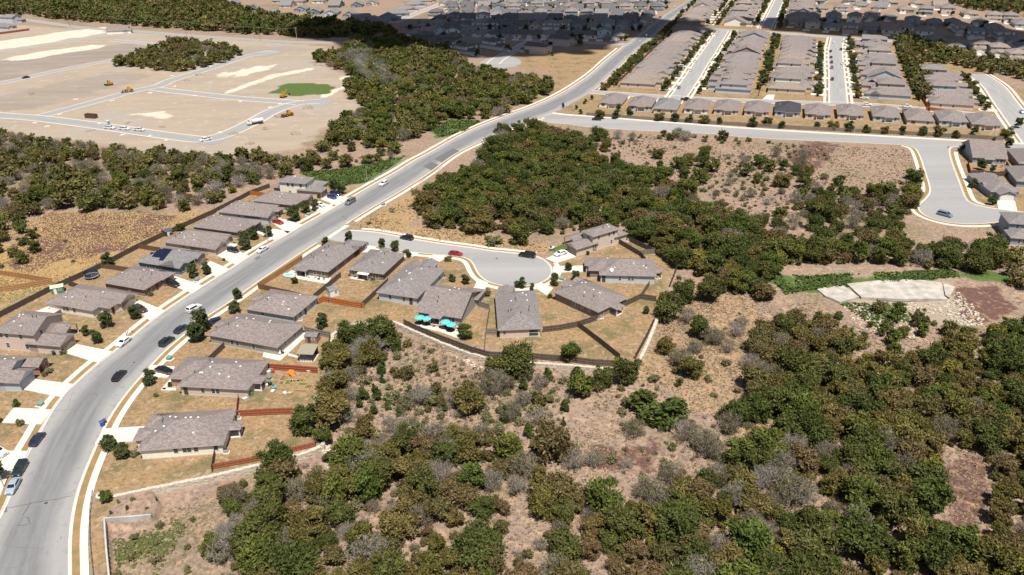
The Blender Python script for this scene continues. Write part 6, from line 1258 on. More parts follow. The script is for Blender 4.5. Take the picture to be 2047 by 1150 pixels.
# raised beds and toys in the cluttered garden
def bed(px, w, d, label, fill):
    p = at(*px); r = empty('raised_bed', (p[0], p[1], 0), -0.1); tag(r, label, 'planter', 'raised beds'); mb = MB()
    for y in (-d/2, d/2): mb.box(-w/2, w/2, y-0.06, y+0.06, 0, 0.35)
    for x in (-w/2, w/2): mb.box(x-0.06, x+0.06, -d/2+0.06, d/2-0.06, 0, 0.35)
    mb.build('boards', ODD['wood'], r); MB().box(-w/2+0.06, w/2-0.06, -d/2+0.06, d/2-0.06, 0.05, 0.28).build('soil', fill, r)
SOIL = M_plain('bed_soil', (0.16, 0.10, 0.06), 0.95, 0.3); LEAFY = M_plain('bed_leaves', (0.08, 0.14, 0.035), 0.9, 0.4, 5.0)
for i, (px, w, d, f) in enumerate([((566, 758), 1.2, 2.4, SOIL), ((577, 766), 1.6, 2.0, LEAFY), ((590, 764), 2.4, 1.2, SOIL), ((601, 762), 1.8, 1.4, SOIL), ((606, 770), 2.4, 1.2, LEAFY), ((563, 768), 1.2, 1.6, SOIL), ((600, 784), 3.4, 0.9, SOIL), ((617, 775), 1.8, 1.8, SOIL)]): bed(px, w, d, 'timber raised bed in the cluttered garden, %s from the house' % ORD[i], f)
p = at(583, 748); r = empty('play_tent', (p[0], p[1], 0)); tag(r, 'bright orange dome tent against the red fence', 'tent'); mb = MB(); blob(mb, (0, 0, 0), (1.1, 1.0, 1.3), 3, 10, 6); mb.build('dome', ODD['orange'], r); MB().loft([[(-0.35, -1.02, 0), (0.35, -1.02, 0), (0, -0.75, 0.9)], [(-0.35, -1.05, 0), (0.35, -1.05, 0), (0, -0.78, 0.9)]]).build('door_flap', ODD['dark'], r)
p = at(503, 790); r = empty('compost_bin', (p[0], p[1], 0)); tag(r, 'green compost bin at the corner of the tan brick house', 'bin'); MB().lathe([(0.5, 0), (0.42, 0.9), (0.3, 1.0)], 10).build('drum', ODD['green'], r); MB().lathe([(0.32, 1.0), (0.3, 1.08)], 10).build('lid', ODD['dark'], r)
for i, (px, c) in enumerate([((541, 742), 'teal'), ((537, 746), 'white'), ((546, 744), 'red'), ((538, 758), 'blue'), ((548, 778), 'teal'), ((546, 785), 'white'), ((570, 789), 'white'), ((580, 789), 'wood'), ((490, 800), 'white'), ((633, 796), 'teal'), ((618, 744), 'white'), ((540, 770), 'dark'), ((534, 772), 'white')]):
    p = at(*px); r = empty('storage_tub', (p[0], p[1], 0), i*0.9); tag(r, '%s plastic tub in the cluttered garden, %s in a walk round it' % ({'teal': 'turquoise', 'wood': 'tan'}.get(c, c), ORD[i]), 'tub', 'garden clutter'); MB().loft([[(-0.4, -0.3, 0), (0.4, -0.3, 0), (0.4, 0.3, 0), (-0.4, 0.3, 0)], [(-0.5, -0.38, 0.55), (0.5, -0.38, 0.55), (0.5, 0.38, 0.55), (-0.5, 0.38, 0.55)]]).build('tub', ODD[c], r); MB().box(-0.52, 0.52, -0.4, 0.4, 0.55, 0.62).build('lid', ODD[c], r)
# air conditioners, dishes, small cart
def ac(px, label):
    p = at(*px); r = empty('air_conditioner', (p[0], p[1], 0), 0.2); tag(r, label, 'air conditioner', 'air conditioners'); MB().box(-0.6, 0.6, -0.6, 0.6, 0, 0.1).build('pad', CONCW, r); MB().box(-0.42, 0.42, -0.42, 0.42, 0.1, 0.95).build('case', GALV, r); MB().lathe([(0.36, 0.95), (0.36, 0.98)], 14).build('fan_grille', DARKM, r)
for px, l in (((600, 640), 'air conditioner behind the blue-grey house'), ((611, 676), 'air conditioner on the long white patio'), ((477, 836), 'air conditioner behind the lowest house'), ((453, 905), 'air conditioner at the lower right corner of the lowest house'), ((1202, 636), 'air conditioner behind the angled house'), ((1255, 482), 'air conditioner behind the two-storey tan house'), ((1314, 557), 'air conditioner on the right porch of the pale blue house'), ((648, 561), 'air conditioner on the corner house patio')): ac(px, l)
p = at(1222, 543, 3.2); r = empty('satellite_dish', (p[0], p[1], 3.0)); tag(r, 'white satellite dish on the pale blue house roof', 'dish'); MB().tube((0, 0, 0), (0, 0, 0.7), 0.05, n=6).build('mast', GALV, r); o = MB().lathe([(0.05, 0), (0.4, 0.08), (0.62, 0.22), (0.6, 0.25)], 14).build('dish', VENTW, r, (0, 0, 0.7)); o.rotation_euler = (0.9, 0, 0.3)
p = at(1103, 499); r = empty('ride_on_mower', (p[0], p[1], 0), 0.5); tag(r, 'white ride-on mower on the small green lawn', 'mower'); MB().loft([[(-0.9, -0.4, 0.3), (-0.9, 0.4, 0.3), (-0.9, 0.4, 0.7), (-0.9, -0.4, 0.7)], [(0.9, -0.35, 0.3), (0.9, 0.35, 0.3), (0.9, 0.3, 0.9), (0.9, -0.3, 0.9)]]).build('body', STEELW, r); MB().box(-0.6, -0.1, -0.28, 0.28, 0.7, 1.15).build('seat', BLACKP, r); wheels(r, (-0.6, 0.65), 0.45, 0.26, 0.2)
p = at(465, 495); r = empty('cargo_trailer', (p[0], p[1], 0.19), -0.3); tag(r, 'small white trailer beside the dark hatchback', 'trailer'); MB().box(-1.5, 1.5, -0.8, 0.8, 0.45, 0.6).build('bed', STEELW, r); [MB().box(-1.5, 1.5, s-0.03, s+0.03, 0.6, 1.0).build('side', STEELW, r) for s in (-0.77, 0.77)]; MB().tube((1.5, 0, 0.5), (2.5, 0, 0.45), 0.05, n=6).build('drawbar', GALV, r); wheels(r, (0,), 0.9, 0.3, 0.2)
# hydrant, stop sign post
HYD = M_plain('hydrant_red', (0.40, 0.06, 0.05), 0.5)
for px, l in (((1895, 296), 'red fire hydrant at the corner of the branch street'),):
    p = at(*px); r = empty('fire_hydrant', (p[0], p[1], 0.15)); tag(r, l, 'hydrant'); MB().lathe([(0.2, 0), (0.16, 0.1), (0.15, 0.6), (0.2, 0.65), (0.12, 0.8), (0.04, 0.86)], 10).build('barrel', HYD, r); MB().tube((-0.28, 0, 0.45), (0.28, 0, 0.45), 0.08, n=8).build('outlet', HYD, r)
YEL = M_plain('sign_yellow', (0.62, 0.60, 0.05), 0.5)
for i, (x, y) in enumerate([(1249, 121), (1279, 88), (1292, 76), (1319, 57), (1332, 46)]):
    p = at(x, y); r = empty('road_sign', (p[0], p[1], 0), 0.3); tag(r, 'yellow-green crossing sign on the far main road, %s from the near end' % ORD[i], 'sign', 'yellow-green road signs'); MB().tube((0, 0, 0), (0, 0, 2.6), 0.04, n=6).build('post', GALV, r); o = MB().box(-0.5, 0.5, -0.02, 0.02, -0.5, 0.5).build('plate', YEL, r, (0, -0.06, 2.4)); o.rotation_euler = (0, math.pi/4, 0)

# ---- small things on the building site
MOUND = M_plain('spoil_earth', (0.27, 0.215, 0.165), 0.95, 0.25, 1.0)
for i, (x, y, w, h) in enumerate([(468, 268, 2.5, 0.9), (560, 232, 4, 1.0), (612, 216, 3, 0.8), (620, 215, 3, 0.7), (400, 150, 4, 0.9), (372, 161, 3, 0.7), (160, 175, 3, 0.6), (255, 246, 2.2, 0.5), (325, 254, 2.5, 0.6), (640, 130, 5, 1.3), (180, 262, 2.5, 0.5), (60, 189, 3.0, 0.9), (530, 258, 2.6, 0.9), (590, 268, 3, 1.0), (500, 288, 2.4, 0.8)]):
    p = at(x, y); mb = MB(); blob(mb, (0, 0, 0), (w, w*0.6, h), 50+i, 14, 8); o = mb.build('dirt_mound', MOUND, None, (p[0], p[1], 0), i*0.7); tag(o, 'low brown dirt mound on the building site, %s of the mounds from the left' % ORD[sorted([468, 560, 612, 620, 400, 372, 160, 255, 325, 640, 180, 60, 530, 590, 500]).index(x)], 'mound', 'dirt mounds')
for i, (x, y) in enumerate([(70, 246), (95, 253), (152, 199), (224, 202), (245, 270), (300, 272), (333, 280), (440, 265), (480, 203), (390, 192), (345, 152), (300, 186), (540, 215), (560, 208), (120, 229), (200, 247), (350, 173), (420, 133)]):
    p = at(x, y); o = obj('inlet_box', cached('inlet', lambda: MB().box(-1.3, 1.3, -0.8, 0.8, 0, 0.2).box(-0.5, 0.5, -0.5, 0.5, 0.2, 0.32).me('inlet_box', CONCW)), None, (p[0], p[1], 0), 0.3*i); tag(o, 'white concrete inlet box beside the building site streets', 'inlet', 'inlet boxes of the site')
# ================================================================== vegetation
LEAF = {'oak': M_leaf('leaves_oak', (0.066, 0.086, 0.022), (0.098, 0.100, 0.030)), 'olive': M_leaf('leaves_olive', (0.122, 0.114, 0.030), (0.165, 0.125, 0.048)), 'brown': M_leaf('leaves_brownish', (0.165, 0.112, 0.056), (0.118, 0.106, 0.040)),
        'bright': M_leaf('leaves_bright', (0.078, 0.108, 0.024), (0.122, 0.126, 0.030)), 'cedar': M_leaf('leaves_cedar', (0.060, 0.084, 0.022), (0.086, 0.100, 0.026)), 'street': M_leaf('leaves_street', (0.060, 0.082, 0.030), (0.080, 0.094, 0.034)), 'sage': M_leaf('leaves_sage', (0.150, 0.158, 0.066), (0.20, 0.172, 0.095)),
        'far': M_leaf('leaves_far', (0.086, 0.098, 0.026), (0.135, 0.120, 0.042)), 'yellow': M_leaf('leaves_yellow', (0.185, 0.165, 0.032), (0.15, 0.145, 0.032))}
t = NT('bark'); n = t.noise(t.geo(), 6, 4); t.col(t.mix(n, (0.10, 0.08, 0.065), (0.19, 0.165, 0.14))).rough(0.95); BARK = t.m
t = NT('dry_twigs'); a_ = t.attr('tint'); s_ = t.n('ShaderNodeSeparateColor'); t.l(a_.outputs['Color'], s_.inputs[0]); k = t.mix(t.math('MULTIPLY', t.rnd(), 0.7), a_.outputs['Color'], t.mix(1.0, a_.outputs['Color'], (0.72, 0.62, 0.50), 'MULTIPLY')); t.col(k).rough(0.95); TWIG = t.m
t = NT('dry_grass'); a_ = t.attr('tint'); t.col(a_.outputs['Color']).rough(0.95); t.b.inputs['Specular IOR Level'].default_value = 0.05; GRASS = t.m

def unit(v): return v/(np.linalg.norm(v, axis=1, keepdims=True)+1e-9)
def quads_at(C, Nn, size, g, aspect=0.75, spray=False):
    """square leaf clumps centred at C facing Nn"""
    r = unit(g.normal(size=C.shape)); U = unit(np.cross(Nn, r))
    if spray:                                     # sprays: long axis upwards and outwards
        r = unit(np.stack([C[:, 0], C[:, 1], np.full(len(C), 2.2*np.abs(C[:, :2]).mean())], 1)+g.normal(size=C.shape)*0.9); U = unit(r-Nn*np.sum(r*Nn, 1, keepdims=True))
    W = np.cross(Nn, U); s = np.asarray(size)[:, None]/2
    U = U*s*(1.45 if spray else 1.0); W = W*s*aspect; bend = Nn*s*0.25
    return np.stack([C-U-W, C+U-W+bend, C+U+W, C-U+W+bend], 1)
def crown(seed, R, H, zb, n, leaf, lobes=10, flat=0.85, cone=0.0, fill=0.42):
    """foliage of one tree: leaf clumps over many lobes, open between them"""
    g = np.random.default_rng(seed); L = []
    for i in range(lobes):
        a = g.uniform(0, 2*math.pi); hh = (i+0.5)/lobes; rr = R*0.68*math.sqrt(g.uniform(0.05, 1))*(1-cone*hh)
        lr = R*g.uniform(0.22, 0.42)*(1-0.55*cone*hh); L.append((rr*math.cos(a), rr*math.sin(a), zb+lr*0.5+(H-zb-lr*flat-lr*0.5)*hh*g.uniform(0.75, 1.0), lr, g.uniform(-0.22, 0.22)))
    L = np.array(L); k = g.choice(lobes, n, p=L[:, 3]**2/np.sum(L[:, 3]**2)); d = unit(g.normal(size=(n, 3))); d[:, 2] = np.where(d[:, 2] < -0.3, -d[:, 2], d[:, 2])
    rad = np.where(g.uniform(size=n) < fill, g.uniform(0.35, 0.8, n), g.uniform(0.70, 1.22, n)); nz = 1+0.30*np.sin(6*d[:, 0]+L[k, 0]*3)*np.sin(6*d[:, 1]+k)+0.35*(g.uniform(size=n) < 0.08)
    P = L[k, :3]+d*np.array([1, 1, flat])*(L[k, 3]*rad*nz)[:, None]
    inner = np.zeros(n)
    for j in range(lobes): inner += (np.linalg.norm((P-L[j, :3])/np.array([1, 1, flat]), axis=1) < L[j, 3]*0.62) & (k != j)
    keep = (inner == 0) | (g.uniform(size=n) < 0.15); P, d, k = P[keep], d[keep], k[keep]
    Nn = unit(d*0.55+g.normal(size=d.shape)*0.8+np.array([0, 0, 0.1])); s = leaf*g.uniform(0.6, 1.45, len(P))
    return quads_at(P, Nn, s, g, 0.6, True), np.clip(0.45+L[k, 4]+g.normal(0, 0.26, len(P)), 0, 1)
def trunk_mesh(seed, H, R, zb, r0):
    g = random.Random(seed); mb = MB(); x = y = 0.0; p = Vector((0, 0, -0.3)); pts = [p]
    for i in range(4): x += g.uniform(-0.12, 0.12)*H*0.2; y += g.uniform(-0.12, 0.12)*H*0.2; pts.append(Vector((x, y, H*0.62*(i+1)/4)))
    for i in range(4): mb.tube(pts[i], pts[i+1], r0*(1-0.2*i), r0*(1-0.2*(i+1)), 6, caps=False)
    for k in range(6):
        a = g.uniform(0, 6.28); b = pts[2 if k % 2 else 3]; q = b+Vector((R*0.6*math.cos(a), R*0.6*math.sin(a), H*g.uniform(0.12, 0.3))); mb.tube(b, q, r0*0.45, r0*0.12, 5, caps=False)
    return mb.me('trunk', BARK)
def twigs(seed, R, H, n, w, up=0.75, leafy=0.25):
    """leafless bush: stems that fork into twigs"""
    g = np.random.default_rng(seed); Q = []
    def seg(p, q, w0):
        d = q-p; s = unit(np.cross(d, g.normal(size=3))[None])[0]*w0/2; Q.append([p-s, p+s, q+s*0.5, q-s*0.5])
    for i in range(n):
        a = g.uniform(0, 2*math.pi); rr = R*math.sqrt(g.uniform(0, 1)); tip = np.array([rr*math.cos(a), rr*math.sin(a), H*(up+(1-up)*g.uniform())*(1-0.45*(rr/R)**2)]); base = np.array([rr*0.12*math.cos(a), rr*0.12*math.sin(a), -0.1])
        mid = base*0.45+tip*0.55+g.normal(0, R*0.06, 3); seg(base, mid, w*2.0); seg(mid, tip, w*1.2)
        for j in range(7):
            t_ = g.uniform(0.3, 1); b = mid*(1-t_)+tip*t_ if t_ > 0.4 else base*0.3+mid*0.7; e = b+unit((g.normal(size=3)+np.array([0, 0, 0.7])+(tip-base)/np.linalg.norm(tip-base))[None])[0]*R*g.uniform(0.2, 0.5); seg(b, e, w*0.8)
            for _ in range(2): m_ = b*0.4+e*0.6; seg(m_, m_+unit((g.normal(size=3)+np.array([0, 0, 0.5]))[None])[0]*R*g.uniform(0.12, 0.28), w*0.6)
    Q = np.array(Q); a = np.clip(g.normal(0.45, 0.25, len(Q)), 0, 1)[:, None]; T = np.array([0.13, 0.108, 0.09])*(1-a)+np.array([0.47, 0.43, 0.395])*a
    m = int(len(Q)*leafy); k = g.choice(np.arange(len(Q)), m); C = Q[k][:, 2]+g.normal(0, 0.12, (m, 3)); L = quads_at(C, unit(g.normal(size=(m, 3))+np.array([0, 0, 0.4])), g.uniform(0.10, 0.28, m), g); lt = np.array([0.115, 0.112, 0.045])*g.uniform(0.6, 1.5, (m, 1))
    return np.concatenate([Q, L]), np.concatenate([T, lt])
# ---- kinds of plants: unit-size prototypes (height H, radius R in metres)
KIND = {}
def kind(name, mat, H, R, zb, n, leaf, lobes, nvar, seed, **k):
    out = []
    for v in range(nvar):
        q, t_ = crown(seed+v, R*(1+0.12*((v*37) % 5-2)/2), H, zb, n, leaf, lobes, **k); out.append(dict(crown=quads_mesh('crown', q, LEAF[mat], t_), trunk=trunk_mesh(seed+v, H, R, zb, 0.035*H), q=q, t=t_))
    KIND[name] = dict(v=out, H=H, R=R, mat=mat, used=0)
kind('oak', 'oak', 6.0, 3.4, 0.4, 6200, 0.27, 22, 4, 100)
kind('olive', 'olive', 5.0, 2.8, 0.2, 4800, 0.25, 20, 4, 120, fill=0.5)
kind('brown', 'brown', 4.6, 2.7, 0.1, 4200, 0.24, 20, 4, 140, fill=0.5)
kind('bright', 'bright', 6.0, 2.8, 0.4, 4800, 0.27, 18, 3, 160)
kind('cedar', 'cedar', 3.0, 1.3, 0.05, 2200, 0.18, 9, 3, 180, cone=0.6, flat=1.15)
kind('street', 'street', 4.5, 2.0, 0.5, 3200, 0.22, 14, 4, 200, cone=0.35, flat=1.0)
kind('sage', 'sage', 1.7, 1.35, 0.0, 1100, 0.18, 10, 4, 220, fill=0.5)
kind('yellow', 'yellow', 4.5, 2.4, 0.3, 3600, 0.26, 16, 2, 240)
for nm, H, R, n, w, nv in (('bare', 4.2, 2.6, 75, 0.05, 4), ('twiggy', 2.0, 1.6, 48, 0.04, 4)):
    out = []
    for v in range(nv):
        q, t_ = twigs(300+v+n, R, H, n, w, leafy=(0.05, 0.35, 0.15, 0.6)[v]); out.append(dict(crown=quads_mesh('twigs', q, TWIG, t_), trunk=None, q=q, t=t_))
    KIND[nm] = dict(v=out, H=H, R=R, mat='twig', used=0)
OBJN = {'oak': 'oak_tree', 'olive': 'olive_scrub_tree', 'brown': 'brown_scrub_tree', 'bright': 'leafy_tree', 'cedar': 'cedar_bush', 'street': 'street_tree', 'sage': 'sage_bush', 'yellow': 'yellow_scrub_tree', 'bare': 'bare_shrub', 'twiggy': 'twiggy_shrub'}  # olive, brown and yellow are generic scrub trees by leaf colour, species unknown
DESC = {'oak': 'dark green spreading oak', 'olive': 'olive green scrub tree', 'brown': 'brownish olive scrub tree', 'bright': 'fresh green leafy tree', 'cedar': 'small conical green cedar bush', 'street': 'small dark green street tree', 'sage': 'low grey-green bush', 'yellow': 'yellow-green scrub tree', 'bare': 'grey leafless shrub', 'twiggy': 'low grey twiggy shrub'}
CATN = {'oak': 'tree', 'olive': 'tree', 'brown': 'tree', 'bright': 'tree', 'cedar': 'bush', 'street': 'tree', 'sage': 'bush', 'yellow': 'tree', 'bare': 'shrub', 'twiggy': 'shrub'}
PR = random.Random(77)
MASS = []         # plants that merge into a far wood: (kind, x, y, z, height, width scale, region)
PLACED = []
def plant(kd, x, y, h, label, group=None, wide=1.0, z=None):
    K = KIND[kd]; v = PR.choice(K['v']); s = h/K['H']; z = gz1(x, y) if z is None else z; rz = PR.uniform(0, 6.28); K['used'] += 1
    if v['trunk'] is None or kd in ('sage', 'cedar'):
        o = obj(OBJN[kd], v['crown'], None, (x, y, z), rz, (s*wide, s*wide, s))
    else:
        o = empty(OBJN[kd], (x, y, z), rz); o.scale = (s*wide, s*wide, s); obj('trunk', v['trunk'], o); obj('crown', v['crown'], o)
    tag(o, label, CATN[kd], group); PLACED.append((x, y, h*0.5)); return o
def plant_px(kd, px, h, label, group=None, wide=1.0):
    p, z = atg(*px); return plant(kd, p[0], p[1], h, label, group, wide, z)
def scatter(poly, spacing, mix, hr, where, group, avoid=(), seed=0, individual=True, jit=0.0, clear=1.0, maxn=4000):
    """poisson-like planting inside a pixel polygon; mix = {kind: share}"""
    P = ats(poly); x0, y0 = P.min(0); x1, y1 = P.max(0); g = np.random.default_rng(seed+900); cell = spacing; grid = {}; out = []
    AV = [ats(a) for a in avoid]; ks = list(mix); pr = np.array([mix[k] for k in ks], float); pr /= pr.sum(); tries = int((x1-x0)*(y1-y0)/spacing**2*9)
    X = g.uniform(x0, x1, tries); Y = g.uniform(y0, y1, tries); ok = inside(P, X, Y)
    for a in AV: ok &= ~inside(a, X, Y)
    thin = fbm(X/22, Y/22, seed+3, 2)
    for x, y, th in zip(X[ok], Y[ok], thin[ok]):
        if jit and th < jit: continue
        c = (int(x//cell), int(y//cell)); bad = False
        for i in (-1, 0, 1):
            for j in (-1, 0, 1):
                for q in grid.get((c[0]+i, c[1]+j), ()):
                    if (q[0]-x)**2+(q[1]-y)**2 < spacing**2: bad = True; break
        if bad: continue
        grid.setdefault(c, []).append((x, y)); out.append((x, y))
        if len(out) >= maxn: break
    if not out: return
    O = np.array(out); ZZ = np.where(O[:, 1] < 320, gz(O[:, 0], O[:, 1]), 0.0); px = pix(np.c_[O, ZZ]); lo, hi = np.percentile(px, 2, axis=0), np.percentile(px, 98, axis=0); fr = (px-lo)/(hi-lo+1e-6)
    for (x, y), zz, (fx, fy) in zip(out, ZZ, fr):
        kd = ks[g.choice(len(ks), p=pr)]; h = KIND[kd]['H']*g.uniform(*hr); rel = h/KIND[kd]['H']/(0.5*(hr[0]+hr[1]))
        pos = ('upper' if fy < 0.34 else 'middle' if fy < 0.67 else 'lower')+' '+('left' if fx < 0.34 else 'centre' if fx < 0.67 else 'right')
        sz = '' if len((DESC[kd]+where).split()) > 11 or kd in ('cedar', 'sage', 'twiggy') else 'tall ' if rel > 1.18 else 'low ' if rel < 0.82 else ''
        if any((x-a)**2+(y-b)**2 < (r*clear)**2 for a, b, r in KEEP): continue
        if individual and KIND[kd]['used'] < 285: plant(kd, x, y, h, sz+DESC[kd]+', '+pos+', '+where, group, g.uniform(0.85, 1.2), zz)
        else: MASS.append((kd, x, y, zz, h, g.uniform(0.9, 1.25), where))
KEEP = []
# ---- single trees that stand out
for kd, px, h, w, l in [
    ('oak', (1030, 745), 8.2, 1.0, 'big dark oak in front of the long house below the turning circle'), ('olive', (995, 752), 6.0, 1.0, 'olive tree leaning against the big oak below the long house'), ('oak', (765, 690), 8.8, 1.0, 'large oak hiding the pale blue house wall'), ('oak', (705, 690), 8.0, 0.95, 'dark oak beside the orange fence end'),
    ('bare', (742, 712), 5.4, 1.25, 'large grey leafless shrub in front of the two big oaks'), ('oak', (610, 862), 6.4, 1.1, 'dark oak at the right end of the long red fence'), ('oak', (556, 948), 7.6, 0.95, 'bushy oak overhanging the stone wall'), ('olive', (660, 850), 7.0, 1.2, 'olive tree at the garden corner above the stone wall'), ('olive', (668, 790), 6.4, 1.2, 'olive tree beside the cluttered garden'),
    ('brown', (1100, 915), 9.0, 0.85, 'tall brownish tree alone in the middle of the scrub'), ('cedar', (1283, 832), 6.4, 1.9, 'left half of the broad dark cedar clump in the clearing'), ('cedar', (1330, 838), 6.8, 2.0, 'right half of the broad dark cedar clump in the clearing'), ('oak', (1470, 842), 6.2, 1.1, 'dark green oak at the sandy path, left of a pair'), ('oak', (1515, 838), 6.6, 1.0, 'dark green oak at the sandy path, right of a pair'),
    ('oak', (1252, 765), 7.6, 0.9, 'oak at the corner where the dark curved fence ends'), ('oak', (1205, 772), 5.6, 1.0, 'smaller oak left of the curved fence corner'), ('oak', (1335, 640), 9.0, 0.8, 'dark tall oak behind the curved dark fence'), ('oak', (1365, 605), 8.0, 0.9, 'dark oak right of the back fence corner'), ('oak', (1415, 600), 8.2, 0.95, 'dark oak at the top of the sandy path'), ('oak', (1396, 674), 6.8, 0.85, 'narrow dark oak beside the sandy path'),
    ('brown', (1525, 598), 5.6, 1.1, 'brownish tree at the top right of the sandy path'), ('bright', (1140, 722), 6.2, 0.9, 'fresh green tree in front of the back fence'), ('olive', (1330, 705), 4.6, 1.1, 'small olive tree beside the limestone wall'), ('olive', (1380, 752), 5.6, 1.0, 'olive tree in the clearing below the sandy path'),
    ('bright', (1040, 488), 8.4, 0.95, 'bright green tree by the street lamp at the turning circle'), ('sage', (988, 490), 3.4, 1.3, 'pale green bush on the bank above the turning circle'), ('bright', (930, 677), 4.6, 0.95, 'bright green tree right of the turquoise umbrellas'), ('street', (645.6, 657), 5.0, 1.0, 'round dark tree behind the blue-grey house'), ('bright', (590, 567), 2.6, 0.9, 'small tree in the corner house yard')]:
    o = plant_px(kd, px, h, l, None, w); KEEP.append((o.location.x, o.location.y, h*0.42))
STR = [(587, 442, 6.6, 'tall one left of the green utility cabinet in the west row'), (610, 425, 5.2, 'middle one of three behind the green utility cabinet'), (631, 420, 4.6, 'nearest the white car of the three in the west row'), (668, 379, 4.8, 'beside the two blue cars, farther one'), (684, 388, 4.8, 'beside the two blue cars, nearer one'),
       (490, 500, 5.6, 'next to the dark hatchback, front one'), (489, 490, 5.8, 'next to the dark hatchback, rear one'), (506, 479, 5.4, 'left of the lamp post by the brown house'), (536, 474, 4.6, 'right behind the lamp post by the brown house'), (415, 547, 4.4, 'round one on the driveway side of the solar-panel house'), (388, 554, 4.8, 'in front of the porch of the solar-panel house'),
       (216, 655, 5.2, 'largest one in front of the white-walled house'), (172, 670, 3.4, 'smallest one right of the two-storey house at the left edge'), (196, 686, 4.4, 'nearest the sidewalk above the two-storey house drive'), (271, 638, 4.6, 'hiding the dark brown car'), (304, 766, 4.2, 'beside the black sedan on the short driveway'), (394, 683, 6.2, 'front one of the big pair by the navy sedan'), (404, 664, 7.6, 'rear one of the big pair by the navy sedan'),
       (476, 599, 4.0, 'at the drive of the blue-grey house'), (469, 627, 4.2, 'on the lawn of the blue-grey house'), (219, 901, 4.0, 'left one at the front of the lowest house'), (245, 917, 4.0, 'right one at the front of the lowest house'), (651, 491, 3.6, 'left one behind the corner house'), (698, 484, 4.2, 'right one behind the corner house'), (764, 496, 4.0, 'left one behind the awning house'), (789, 502, 4.2, 'right one behind the awning house'),
       (932, 568, 3.6, 'on the dry lawn left of the turning circle'), (905, 562, 2.6, 'smaller one on the lawn left of the turning circle'), (1040, 577, 3.8, 'at the lower rim of the turning circle'), (1064, 580, 2.4, 'low one right of the long house drive'), (1109, 570, 4.2, 'at the drive of the angled house'), (1136, 542, 3.2, 'thin one at the drive of the pale blue house'), (1150, 562, 3.8, 'right of the green cabinet by the turning circle'),
       (1925, 304, 4.2, 'at the corner of the branch street'), (1946, 376, 4.0, 'on the lawn beside the branch street sidewalk'), (1980, 411, 4.4, 'in front of the arched porch at the right edge'), (1960, 340, 5.0, 'in the back yard of the right edge corner house'), (1983, 346, 3.6, 'beside the dark fence at the right edge'), (2013, 296, 5.5, 'large one behind the right edge corner house'), (2004, 451, 4.0, 'beside the two-storey dark blue house'), (1985, 285, 3.0, 'low one on the verge behind the right edge house'),
       (215, 533, 5.4, 'at the fence corner above the trampoline'), (362, 462, 3.6, 'at the long dark fence near the blue shed'), (-8, 965, 6.0, 'cut by the left edge beside the silver sedan'), (818, 515, 2.6, 'low one at the awning house front'), (1291, 628, 2.6, 'small one in the yard of the angled house')]
for x, y, h, l in STR: plant_px('street', (x, y), h, 'dark green garden tree, '+l, 'garden trees by the near houses', PR.uniform(1.0, 1.2))
bush = [(31, 812, 1.9, 'round clipped green bush beside the left edge garage'), (0, 843, 1.2, 'clipped bush at the lowest left driveway'), (522, 458, 1.8, 'round green bush in front of the bluish-white house'), (640, 395, 2.0, 'round green bush in front of the two-storey cream house'), (302, 590, 1.6, 'broad-leaved bed plant beside the black crossover'), (240, 612, 2.2, 'palm-like plant in the bed of the white-walled house'), (205, 640, 2.4, 'green bush at the porch of the white-walled house'),
        (126, 708, 1.3, 'bush at the corner of the pinkish two-storey house'), (98, 745, 1.4, 'leafy bed at the brick porch'), (88, 753, 1.3, 'yellow-green bush in the front bed by the brick porch'), (342, 771, 1.3, 'small round bush at the red brick corner'), (270, 912, 1.5, 'bush at the front corner of the lowest house'), (974, 590, 2.3, 'bright bush behind the umbrella house'), (1100, 596, 1.6, 'round bush at the angled house drive'), (895, 522, 1.7, 'small palm beside the curved sidewalk'), (812, 510, 2.0, 'bush at the front of the brick awning house'),
        (447, 522, 1.0, 'low green hedge beside the driveway of the solar-panel house'), (42, 850, 1.6, 'sapling on the lower left lawn'), (312, 793, 1.0, 'small weed bush on the lawn of the tan brick house'), (765, 556, 1.2, 'flowering bush at the awning house wall'), (745, 560, 1.1, 'leafy bush beside the awning'), (712, 554, 1.0, 'leafy pot plants left of the awning')]
for x, y, h, l in bush: plant_px('cedar' if 'clipped' in l or 'round' in l else 'sage', (x, y), h, l, None, 1.6 if 'clipped' in l or 'round' in l else 1.0)
for i, (x, y) in enumerate([(215, 120), (283, 120), (345, 115), (470, 130), (540, 135), (600, 138), (665, 142), (730, 145), (870, 155), (935, 150), (1000, 162), (1150, 167), (1220, 168), (1285, 175), (1365, 180), (1445, 184), (1520, 188), (1605, 194), (1675, 196), (1750, 203), (1830, 190), (1970, 205), (2020, 160)]):
    plant_px('street' if i % 3 else 'olive', (1100+x/2.1616, 180+(y+4)/2.1616), PR.uniform(4.0, 5.8), 'small tree by the fence of the cross street row, %s from the left' % ORD[i], 'trees along the cross street', 1.15)
for i, (x, y) in enumerate([(1126, 215), (1152, 219), (1170, 208), (1183, 200), (1160, 228)]): plant_px('street', (x, y), 3.0, 'young tree on the corner lawn by the main road, %s from the left' % ORD[i], 'young trees on the corner lawn')
